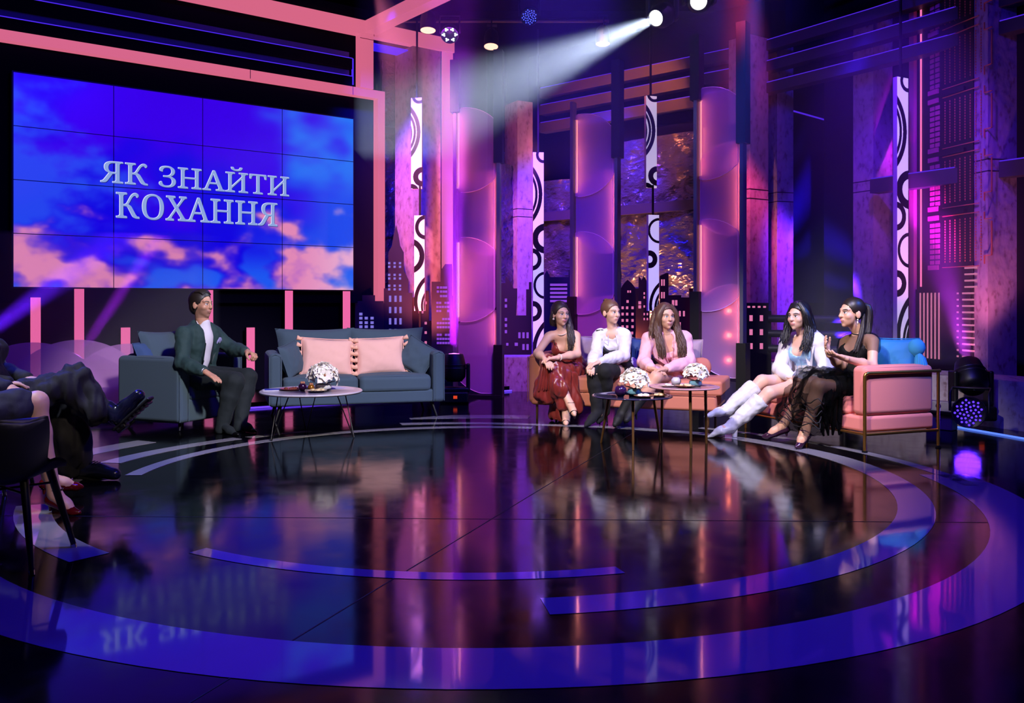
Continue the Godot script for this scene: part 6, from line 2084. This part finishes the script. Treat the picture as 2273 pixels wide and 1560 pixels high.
# ---------------------------------------------------------------- the woman in the pink blazer
func make_pink_blazer() -> void:
	var j := {
		"pelvis": at(1488, 818, 9.0), "neck": at(1480, 742, 8.8), "head": at(1477, 704, 8.78), "look": Vector3(0.28, 0.0, 0.96), "size": 1.03,
		"sh_r": at(1440, 756, 8.86), "sh_l": at(1520, 754, 8.82), "el_r": at(1428, 802, 8.72), "wr_r": at(1447, 818, 8.48), "el_l": at(1531, 804, 8.68), "wr_l": at(1473, 820, 8.44),
		"hip_r": at(1470, 828, 8.93), "hip_l": at(1506, 828, 8.9), "kn_r": at(1424, 840, 8.46), "kn_l": at(1456, 838, 8.40),
		"an_r": at(1380, 918, 8.46), "an_l": at(1406, 908, 8.34), "toe_r": at(1364, 944, 8.33), "toe_l": at(1390, 934, 8.2),
		"hand_r": [Vector3(0.75, -0.15, 0.45), Vector3(0, -1, 0.15), 1.0, [0.35, 0.3, 0.35, 0.35]],
		"hand_l": [Vector3(-0.8, -0.1, 0.35), Vector3(0, -1, 0.1), -1.0, [0.5, 0.5, 0.5, 0.5]],
	}
	var look := {"skin": Color(0.620, 0.331, 0.224), "brow": Color(0.1, 0.055, 0.04), "lip": Color(0.5, 0.2, 0.19), "gaze": 0.4}
	var o := person("woman in a pink belted blazer with long wavy brown hair", j, look)
	var pink := cloth("blazer_pink", Color(0.90, 0.67, 0.71), 0.75, 0.2, 12.0, 0.25)
	var b := spine_basis(j)
	var L: float = j.pelvis.distance_to(j.neck)
	var s := Solid.new()
	torso(s, j, 0.026, false, 0.0, 1.0)
	for k in ["l", "r"]:
		arm(s, j, k, 0.019, false, 0.0, 0.82)
		s.cap(j["sh_" + k] + b.y * 0.02 - b.x * 0.0, j["sh_" + k].lerp(j.neck, 0.4) + b.y * 0.01, 0.066, 0.055)
		leg(s, j, k, 0.016, false, 0.0, 0.22)
	for q in 4:
		s.cut(j.neck - b.y * (-0.01 + 0.05 * q) + b.z * (0.09 + 0.022 * q), 0.072 - 0.012 * q)
	cloth_part("blazer", s, pink, o, 0.010, 0.010, 0.013, 17, 10.0)
	for x in [-1, 1]:
		var c: Vector3 = j.neck
		lapel(o, [c + b.x * 0.072 * x + b.z * 0.05, c + b.x * 0.15 * x - b.y * 0.075 + b.z * 0.13, c + b.x * 0.14 * x - b.y * 0.14 + b.z * 0.165, c + b.x * 0.0 * x - b.y * 0.27 + b.z * 0.185, c + b.x * 0.045 * x - b.y * 0.1 + b.z * 0.15], pink, b.z + b.x * 0.3 * x)
	var edge := mat("edge_dark", Color(0.06, 0.03, 0.05), 0.6)
	put("lapel_edge", pipe([j.neck + b.x * 0.14 - b.y * 0.14 + b.z * 0.172, j.neck - b.y * 0.27 + b.z * 0.192], [0.005], 5), edge, o)
	put("belt", pipe(ring_path(j.pelvis + b.y * L * 0.30, b, 0.155, 0.132, 0, TAU, 28), [0.024], 8), mat("belt_black", Color(0.015, 0.015, 0.018), 0.35), o)
	put("buckle", slab(j.pelvis + b.y * L * 0.30 + b.z * 0.146, Vector3(0.03, 0.036, 0.008)), mat("buckle_steel", Color(0.5, 0.5, 0.52), 0.25, 0.9), o)
	var black := cloth("boot_black", Color(0.010, 0.010, 0.013), 0.7, 0.15, 14.0, 0.3)
	for k in ["l", "r"]:
		s = Solid.new()
		leg(s, j, k, 0.013, false, 0.80, 1.0)
		foot(s, j, k, 0.007)
		var n := cloth_part("boot", s, black, o, 0.003, 0.009, 0.009, 18)
		put("heel", pipe([j["an_" + k] - UP * 0.02 + Vector3(0.02, 0, -0.02), j["an_" + k] - UP * 0.1 + Vector3(0.035, 0, -0.03)], [0.018, 0.007], 8), black, n)
	put("ring", pipe(ring_path(j.wr_r + Vector3(0.09, -0.02, 0.04), Basis.IDENTITY, 0.012, 0.012, 0, TAU, 10), [0.0025], 5), mat("ring_gold", Color(0.8, 0.6, 0.3), 0.2, 1.0), o)
	var hair := MB.new()
	hair_cap(hair, j, 0.013, 0.122, 0.02)
	var hb := head_basis(j)
	var h: Vector3 = j.head
	for x in [-1, 1]:
		locks(hair, [h + hb * Vector3(0.03 * x, 0.115, 0.04), h + hb * Vector3(0.086 * x, 0.03, 0.045), h + hb * Vector3(0.10 * x, -0.09, 0.03), h + hb * Vector3(0.115 * x, -0.2, 0.09), h + hb * Vector3(0.11 * x, -0.31, 0.135), h + hb * Vector3(0.10 * x, -0.40, 0.14)], 30, 0.035, 0.0125, 0.016, 41 + x)
		locks(hair, [h + hb * Vector3(0.04 * x, 0.09, -0.08), h + hb * Vector3(0.09 * x, -0.05, -0.07), h + hb * Vector3(0.12 * x, -0.2, -0.02)], 16, 0.04, 0.015, 0.01, 45 + x)
	put("hair", hair, mat("hair_chestnut", Color(0.31, 0.2, 0.14), 0.5), o)
	settle(o, j.pelvis)

# ---------------------------------------------------------------- the woman in the white jacket
func make_white_jacket() -> void:
	var j := {
		"pelvis": at(1800, 838, 8.18), "neck": at(1783, 746, 8.12), "head": at(1773, 703, 8.07), "look": Vector3(-0.82, -0.02, 0.57), "size": 1.03,
		"sh_r": at(1748, 764, 8.26), "sh_l": at(1815, 762, 8.0), "el_r": at(1730, 818, 8.12), "wr_r": at(1757, 838, 7.94), "el_l": at(1836, 820, 7.9), "wr_l": at(1795, 846, 7.84),
		"hip_r": at(1788, 848, 8.26), "hip_l": at(1804, 850, 8.08), "kn_r": at(1692, 846, 8.0), "kn_l": at(1708, 872, 7.82),
		"an_r": at(1616, 906, 7.95), "an_l": at(1624, 944, 7.84), "toe_r": at(1584, 918, 7.92), "toe_l": at(1588, 962, 7.82),
		"hand_r": [Vector3(0.75, -0.2, 0.3), Vector3(0.1, -1, 0.0), 1.0, [0.3, 0.35, 0.35, 0.4]],
		"hand_l": [Vector3(-0.85, -0.15, 0.1), Vector3(0, -1, 0.1), -1.0, [0.35, 0.4, 0.4, 0.4]],
	}
	var look := {"skin": Color(0.700, 0.414, 0.310), "brow": Color(0.03, 0.02, 0.02), "lip": Color(0.55, 0.24, 0.23)}
	var o := person("woman in a white jacket, pale blue corset and white boots", j, look)
	var white := cloth("jacket_white", Color(0.84, 0.83, 0.86), 0.7, 0.15, 12.0, 0.2)
	var sky := mat("corset_blue", Color(0.58, 0.74, 0.88), 0.32)
	var b := spine_basis(j)
	var L: float = j.pelvis.distance_to(j.neck)
	var s := Solid.new()
	torso(s, j, 0.010, false, 0.1, 0.7)
	s.cut(j.neck - b.y * 0.03 + b.z * 0.06, 0.095)
	s.cut(j.neck - b.y * 0.09 + b.z * 0.12, 0.062)
	cloth_part("corset", s, sky, o, 0.002, 0.009, 0.010, 23)
	var seam := MB.new()
	for q in 5:
		var g := -0.9 + 0.45 * q
		seam.tube([j.pelvis + b.y * L * 0.12 + b.x * 0.13 * sin(g) + b.z * 0.112 * cos(g), j.pelvis + b.y * L * 0.34 + b.x * 0.124 * sin(g) + b.z * 0.102 * cos(g), j.pelvis + b.y * L * 0.55 + b.x * 0.13 * sin(g) + b.z * 0.12 * cos(g)], [0.004], 5)
	put("boning", seam, cloth("corset_seam", Color(0.62, 0.74, 0.86), 0.5), o)
	# shorts
	s = Solid.new()
	torso(s, j, 0.012, false, 0.0, 0.1)
	for k in ["l", "r"]:
		leg(s, j, k, 0.012, false, 0.0, 0.13)
	cloth_part("shorts", s, white, o, 0.004, 0.011, 0.012, 24)
	# jacket worn open
	s = Solid.new()
	for x in [-1, 1]:
		s.ell(j.pelvis + b.y * L * 0.66 + b.x * 0.12 * x - b.z * 0.03, Vector3(0.07, 0.16, 0.13), b * Basis(UP, 0.5 * x))
		s.ell(j.pelvis + b.y * L * 0.3 + b.x * 0.145 * x - b.z * 0.03, Vector3(0.06, 0.18, 0.12), b * Basis(UP, 0.4 * x))
		s.cap(j["sh_l" if x > 0 else "sh_r"] + b.y * 0.02, j.neck - b.y * 0.03 + b.x * 0.045 * x - b.z * 0.03, 0.072, 0.05)
	s.ell(j.pelvis + b.y * L * 0.55 - b.z * 0.075, Vector3(0.17, 0.24, 0.06), b)
	for k in ["l", "r"]:
		arm(s, j, k, 0.022, false, 0.0, 0.82)
	cloth_part("jacket", s, white, o, 0.008, 0.010, 0.012, 25, 9.0)
	for x in [-1, 1]:
		var c: Vector3 = j.neck
		lapel(o, [c + b.x * 0.075 * x + b.z * 0.04, c + b.x * 0.17 * x - b.y * 0.06 + b.z * 0.10, c + b.x * 0.165 * x - b.y * 0.12 + b.z * 0.135, c + b.x * 0.11 * x - b.y * 0.36 + b.z * 0.15, c + b.x * 0.085 * x - b.y * 0.12 + b.z * 0.14], white, b.z + b.x * 0.5 * x)
	# white western boots
	var leather := mat("boot_white", Color(0.8, 0.8, 0.83), 0.4)
	for k in ["l", "r"]:
		var a: Vector3 = j["an_" + k]
		var n0: Vector3 = j["kn_" + k]
		var t: Vector3 = j["toe_" + k]
		var d := (t - a).normalized()
		s = Solid.new()
		s.cap(n0.lerp(a, 0.28), n0.lerp(a, 0.7), 0.082, 0.062)
		s.cap(n0.lerp(a, 0.7), a, 0.062, 0.048)
		s.cap(a - UP * 0.02, a.lerp(t, 0.7), 0.045, 0.037)
		s.cap(a.lerp(t, 0.7), t + d * 0.085, 0.037, 0.012)
		s.cut(n0.lerp(a, 0.06), 0.092)
		var bt := cloth_part("boot", s, leather, o, 0.007, 0.009, 0.011, 26, 13.0)
		var back := a - d * 0.03 - UP * 0.045
		put("heel", pipe([back, back - UP * 0.05 if a.y > 0.2 else Vector3(back.x, 0.004, back.z)], [0.028, 0.022], 10), leather, bt)
	var hair := MB.new()
	hair_cap(hair, j, 0.014, 0.12, 0.03)
	var hb := head_basis(j)
	var h: Vector3 = j.head
	locks(hair, [h + hb * Vector3(0.03, 0.12, 0.03), h + hb * Vector3(0.088, 0.03, 0.02), h + hb * Vector3(0.10, -0.10, -0.01), h + hb * Vector3(0.115, -0.21, 0.035), h + hb * Vector3(0.10, -0.30, 0.07)], 34, 0.04, 0.014, 0.012, 51)
	locks(hair, [h + hb * Vector3(-0.03, 0.115, 0.03), h + hb * Vector3(-0.085, 0.0, 0.02), h + hb * Vector3(-0.10, -0.12, 0.03), h + hb * Vector3(-0.10, -0.24, 0.10)], 24, 0.034, 0.014, 0.012, 52)
	locks(hair, [h + hb * Vector3(0.0, 0.09, -0.09), h + hb * Vector3(0.03, -0.06, -0.11), h + hb * Vector3(0.06, -0.2, -0.08)], 20, 0.05, 0.016, 0.008, 53)
	put("hair", hair, mat("hair_black", Color(0.07, 0.065, 0.085), 0.42), o)
	settle(o, j.pelvis)

# ---------------------------------------------------------------- the woman in the black dress
func make_black_dress() -> void:
	var j := {
		"pelvis": at(1908, 848, 7.58), "neck": at(1908, 744, 7.52), "head": at(1890, 696, 7.48), "look": Vector3(-0.94, 0.02, 0.26), "size": 1.02,
		"sh_r": at(1876, 760, 7.68), "sh_l": at(1938, 758, 7.38), "el_r": at(1866, 812, 7.56), "wr_r": at(1838, 782, 7.40), "el_l": at(1936, 814, 7.28), "wr_l": at(1872, 794, 7.12),
		"hip_r": at(1892, 858, 7.66), "hip_l": at(1906, 860, 7.44), "kn_r": at(1798, 850, 7.50), "kn_l": at(1816, 856, 7.20),
		"an_r": at(1738, 944, 7.58), "an_l": at(1787, 958, 7.24), "toe_r": at(1702, 968, 7.62), "toe_l": at(1773, 990, 7.2),
		"hand_r": [Vector3(-0.35, 0.75, 0.3), Vector3(0.7, 0.2, 0.4), 1.0, [0.2, 0.25, 0.28, 0.3]],
		"hand_l": [Vector3(-0.85, 0.25, 0.1), Vector3(0.2, 0.9, -0.2), 1.0, [0.12, 0.2, 0.26, 0.3]],
	}
	var look := {"skin": Color(0.660, 0.368, 0.249), "brow": Color(0.03, 0.02, 0.02), "lip": Color(0.52, 0.22, 0.2)}
	var o := person("woman in a black tulle dress gesturing on the pink sofa", j, look)
	var black := cloth("dress_black", Color(0.010, 0.010, 0.012), 0.7, 0.1, 12.0, 0.3)
	var b := spine_basis(j)
	var L: float = j.pelvis.distance_to(j.neck)
	var s := Solid.new()
	torso(s, j, 0.010, false, 0.0, 0.72)
	s.cut(j.neck - b.y * 0.05 + b.z * 0.075, 0.085)
	cloth_part("bodice", s, black, o, 0.003, 0.010, 0.011, 27)
	# sheer yoke with a band at the neck
	var sheer := mat("tulle", Color(0.03, 0.03, 0.035, 0.42), 0.9, 0.0, 0.1)
	sheer.transparency = BaseMaterial3D.TRANSPARENCY_ALPHA
	s = Solid.new()
	torso(s, j, 0.016, false, 0.55, 1.0)
	s.cap(j.sh_l, j.sh_l.lerp(j.el_l, 0.25), 0.058, 0.06)
	s.cap(j.sh_r, j.sh_r.lerp(j.el_r, 0.25), 0.058, 0.06)
	s.cut(j.neck + b.y * 0.07, 0.075)
	cloth_part("sheer_yoke", s, sheer, o, 0.0, 0.011, 0.010, 28)
	put("neck_band", pipe(ring_path(j.neck + b.y * 0.018, b, 0.058, 0.062, 0, TAU, 20), [0.005], 5), black, o)
	# black underskirt and sheer tulle tiers
	s = Solid.new()
	torso(s, j, 0.02, false, 0.0, 0.15)
	for k in ["l", "r"]:
		leg(s, j, k, 0.018, false, 0.0, 0.3)
	cloth_part("underskirt", s, black, o, 0.006, 0.011, 0.013, 29)
	var hc: Vector3 = j.pelvis
	var fwd: Vector3 = (j.kn_l + j.kn_r) * 0.5 - hc
	fwd = Vector3(fwd.x, 0, fwd.z).normalized()
	var side := UP.cross(fwd)
	for q in 2:
		s = Solid.new()
		for k in ["l", "r"]:
			leg(s, j, k, 0.035 + 0.03 * q, false, 0.1, 0.66 + 0.2 * q)
			s.cap(j["kn_" + k].lerp(j["an_" + k], 0.2), j["kn_" + k].lerp(j["an_" + k], 0.32 + 0.42 * q) - fwd * 0.03, 0.09, 0.10 + 0.02 * q)
		s.cap(j.kn_l, j.kn_r, 0.085, 0.085)
		s.cap(j.kn_l.lerp(j.an_l, 0.3 + 0.3 * q), j.kn_r.lerp(j.an_r, 0.3 + 0.3 * q), 0.085, 0.085)
		cloth_part("tulle_tier", s, sheer, o, 0.045, 0.012, 0.016, 60 + q, 12.0, 0.03, Vector3(1, 0.35, 1))
	for q in 5:
		var t := 0.3 + 0.13 * q
		var hem := []
		var a: Vector3 = j.kn_l.lerp(j.an_l, t)
		var c: Vector3 = j.kn_r.lerp(j.an_r, t)
		for i in 25:
			var g := TAU * i / 24.0
			hem.append((a + c) * 0.5 + (a - c) * 0.5 * cos(g) * 1.5 + fwd * 0.10 * sin(g) + (a - c).normalized() * 0.09 * cos(g) + UP * 0.025 * sin(g * 5.0 + q * 1.3))
		put("hem_ruffle", pipe(hem, [0.0045], 5), black, o)
	var train := MB.new()
	for q in 16:
		var a: Vector3 = hc + fwd * (0.25 + 0.018 * q) - side * 0.13 * -1.0 + UP * 0.06
		train.tube(smooth_path([a, a + side * 0.05 * sin(q * 1.7) + fwd * 0.07 - UP * 0.16, a + fwd * 0.05 + side * 0.04 * cos(q) - UP * (0.36 + 0.05 * (q % 3))], 6), [0.008, 0.018, 0.022, 0.022, 0.024, 0.02, 0.008], 5)
	put("tulle_gathers", train, mat("tulle_dense", Color(0.03, 0.03, 0.04), 0.85, 0.0, 0.2), o)
	var court := mat("court_plum", Color(0.2, 0.09, 0.18), 0.2)
	for k in ["l", "r"]:
		shoe(o, j["an_" + k], j["toe_" + k], 0.06, court, court)
	var hb := head_basis(j)
	var h: Vector3 = j.head
	var ear := MB.new()
	ear.ball(h + hb * Vector3(0.08, -0.05, 0.0), Vector3.ONE * 0.008, 8)
	ear.ball(h + hb * Vector3(0.08, -0.072, 0.0), Vector3(0.007, 0.013, 0.007), 8)
	put("earring", ear, mat("pearl", Color(0.85, 0.8, 0.75), 0.25), o)
	var hair := MB.new()
	hair_cap(hair, j, 0.006, 0.116)
	hair.ball(h + hb * Vector3(0.0, 0.06, -0.11), Vector3(0.04, 0.035, 0.035), 12)
	locks(hair, [h + hb * Vector3(0, 0.07, -0.115), h + hb * Vector3(0.02, 0.04, -0.15), h + hb * Vector3(0.03, -0.12, -0.13), h + hb * Vector3(0.05, -0.28, -0.07), h + hb * Vector3(0.07, -0.38, -0.02)], 34, 0.038, 0.012, 0.006, 61, 1.5)
	locks(hair, [h + hb * Vector3(0.05, 0.0, -0.08), h + hb * Vector3(0.07, -0.15, -0.05), h + hb * Vector3(0.085, -0.32, 0.02)], 16, 0.02, 0.010, 0.005, 62, 1.5)
	put("hair", hair, mat("hair_espresso", Color(0.13, 0.09, 0.085), 0.42), o)
	settle(o, j.pelvis)

# ---------------------------------------------------------------- two audience members at the left edge
func make_audience() -> void:
	# far one: wide black trousers, heavy lace-up boots, legs crossed
	var j := {
		"pelvis": Vector3(-3.13, 0.55, -5.62), "neck": Vector3(-3.28, 1.02, -5.66), "head": Vector3(-3.27, 1.2, -5.66), "look": Vector3(0.95, 0, -0.3), "size": 1.0,
		"sh_r": Vector3(-3.24, 0.97, -5.48), "sh_l": Vector3(-3.3, 0.97, -5.84), "el_r": Vector3(-3.2, 0.72, -5.4), "wr_r": Vector3(-2.98, 0.68, -5.52), "el_l": Vector3(-3.24, 0.72, -5.9), "wr_l": Vector3(-2.98, 0.69, -5.76),
		"hip_r": Vector3(-3.08, 0.53, -5.53), "hip_l": Vector3(-3.1, 0.53, -5.72), "kn_r": at(172, 848, 5.74), "kn_l": at(160, 880, 5.95),
		"an_r": at(258, 922, 5.75), "an_l": at(186, 1036, 6.0), "toe_r": at(300, 885, 5.75), "toe_l": at(246, 1050, 5.95),
		"hand_r": [Vector3(0.9, -0.1, -0.3), Vector3(0, -1, 0), 1.0, [0.3, 0.3, 0.3, 0.3]], "hand_l": [Vector3(0.9, -0.1, 0.3), Vector3(0, -1, 0), -1.0, [0.3, 0.3, 0.3, 0.3]],
	}
	var look := {"skin": Color(0.600, 0.350, 0.249), "brow": Color(0.05, 0.03, 0.02), "lip": Color(0.5, 0.22, 0.2), "far": true}
	var o := person("audience member in wide black trousers and heavy lace-up boots", j, look)
	var cl := cloth("trousers_black", Color(0.06, 0.06, 0.085), 0.8, 0.15, 10.0, 0.4)
	var s := Solid.new()
	torso(s, j, 0.02, false, 0.0, 0.2)
	for k in ["l", "r"]:
		leg(s, j, k, 0.035, false, 0.0, 0.5)
	var kr: Vector3 = j.kn_r
	var kl: Vector3 = j.kn_l
	s.cap(kr, at(215, 915, 5.75), 0.10, 0.085)
	s.cap(kr + Vector3(-0.02, -0.05, 0.0), at(205, 905, 5.72), 0.09, 0.09)
	s.cap(kl, at(150, 960, 5.9), 0.10, 0.13)
	s.cap(at(150, 960, 5.9), at(152, 1012, 5.95), 0.13, 0.135)
	cloth_part("trousers", s, cl, o, 0.04, 0.013, 0.02, 33, 9.0, 0.004, Vector3(1, 0.3, 1))
	s = Solid.new()
	torso(s, j, 0.022, false, 0.0, 1.0)
	arm(s, j, "l", 0.02, false)
	arm(s, j, "r", 0.02, false)
	cloth_part("jumper", s, cl, o, 0.008, 0.013, 0.014, 34)
	var boot := mat("boot_navy_leather", Color(0.08, 0.09, 0.17), 0.22)
	var rub := mat("boot_sole", Color(0.010, 0.010, 0.012), 0.5)
	for k in ["l", "r"]:
		var a: Vector3 = j["an_" + k]
		var t: Vector3 = j["toe_" + k]
		var d := (t - a).normalized()
		var shin: Vector3 = (j["kn_" + k] - a).normalized()
		var down := (-shin - d * (-shin).dot(d)).normalized()
		s = Solid.new()
		s.cap(a + shin * 0.07, a, 0.05, 0.05)
		s.cap(a + down * 0.02, a.lerp(t, 0.6), 0.05, 0.043)
		s.cap(a.lerp(t, 0.6), t + d * 0.03, 0.043, 0.04)
		var n := cloth_part("boot", s, boot, o, 0.003, 0.009, 0.01, 35)
		var sole := MB.new()
		var sb := Basis(d.cross(down).normalized(), -down, d).orthonormalized()
		var mid := a.lerp(t, 0.55) + down * 0.062
		sole.rbox(mid, Vector3(0.092, 0.022, a.distance_to(t) + 0.15), 0.01, sb)
		for q in 8:
			sole.box(mid + d * (-0.12 + 0.034 * q) + down * 0.016, Vector3(0.09, 0.014, 0.018), sb)
		sole.rbox(a - d * 0.02 + down * 0.085, Vector3(0.075, 0.03, 0.07), 0.008, sb)
		put("lug_sole", sole, rub, n)
		for q in 4:
			put("lace", pipe([a.lerp(t, 0.2 + 0.1 * q) - down * 0.046 + sb.x * 0.026, a.lerp(t, 0.22 + 0.1 * q) - down * 0.05, a.lerp(t, 0.2 + 0.1 * q) - down * 0.046 - sb.x * 0.026], [0.004], 5), rub, n)
	s = Solid.new()
	put("cuff_buckle", pipe([at(222, 888, 5.72), at(222, 905, 5.7), at(226, 918, 5.7)], [0.014, 0.012, 0.006], 8), mat("buckle_steel", Color(0.5, 0.5, 0.52), 0.25, 0.9), o)
	var hair := MB.new()
	hair_cap(hair, j, 0.012, 0.11, 0.03)
	put("hair", hair, mat("hair_dark_brown", Color(0.18, 0.12, 0.1), 0.5), o)
	settle(o, j.pelvis)
	# near one: navy skirt, bare shins, dark red court shoes
	j = {
		"pelvis": Vector3(-3.0, 0.56, -4.78), "neck": Vector3(-3.14, 1.02, -4.78), "head": Vector3(-3.13, 1.2, -4.78), "look": Vector3(0.95, 0, -0.3), "size": 1.0,
		"sh_r": Vector3(-3.12, 0.97, -4.6), "sh_l": Vector3(-3.12, 0.97, -4.96), "el_r": Vector3(-3.0, 0.74, -4.55), "wr_r": Vector3(-2.78, 0.7, -4.7), "el_l": Vector3(-3.0, 0.74, -5.0), "wr_l": at(20, 860, 5.05),
		"hip_r": Vector3(-2.95, 0.54, -4.7), "hip_l": Vector3(-2.95, 0.54, -4.88), "kn_r": at(82, 892, 4.9), "kn_l": at(58, 892, 5.15),
		"an_r": at(122, 1098, 5.0), "an_l": at(110, 1062, 5.35), "toe_r": at(165, 1138, 4.98), "toe_l": at(170, 1080, 5.42),
		"hand_r": [Vector3(0.9, -0.2, -0.3), Vector3(0, -1, 0), 1.0, [0.3, 0.3, 0.3, 0.3]], "hand_l": [Vector3(0.9, -0.3, 0.1), Vector3(0, -1, 0), -1.0, [0.3, 0.3, 0.3, 0.3]],
	}
	o = person("audience member with bare shins, navy skirt and dark red heels", j, look)
	var navy := cloth("skirt_navy", Color(0.06, 0.065, 0.15), 0.8, 0.15, 10.0, 0.4)
	s = Solid.new()
	torso(s, j, 0.02, false, 0.0, 1.0)
	for k in ["l", "r"]:
		leg(s, j, k, 0.028, false, 0.0, 0.42)
		arm(s, j, k, 0.02, false, 0.0, 0.9)
	s.cap(j.hip_r.lerp(j.kn_r, 0.4), j.hip_r.lerp(j.kn_r, 0.8) + Vector3(0, -0.02, 0.01), 0.1, 0.085)
	cloth_part("dress", s, navy, o, 0.012, 0.013, 0.016, 36)
	var red := mat("court_red", Color(0.32, 0.05, 0.06), 0.14)
	for k in ["l", "r"]:
		shoe(o, j["an_" + k], j["toe_" + k], 0.06, red, red)
		var a: Vector3 = j["an_" + k]
		put("ankle_strap", pipe(ring_path(a + UP * 0.03, Basis.IDENTITY, 0.04, 0.04, 0, TAU, 14), [0.005], 5), mat("heel_dark", Color(0.03, 0.015, 0.015), 0.35), o)
	hair = MB.new()
	hair_cap(hair, j, 0.012, 0.11, 0.03)
	put("hair", hair, mat("hair_chestnut", Color(0.31, 0.2, 0.14), 0.5), o)
	settle(o, j.pelvis)
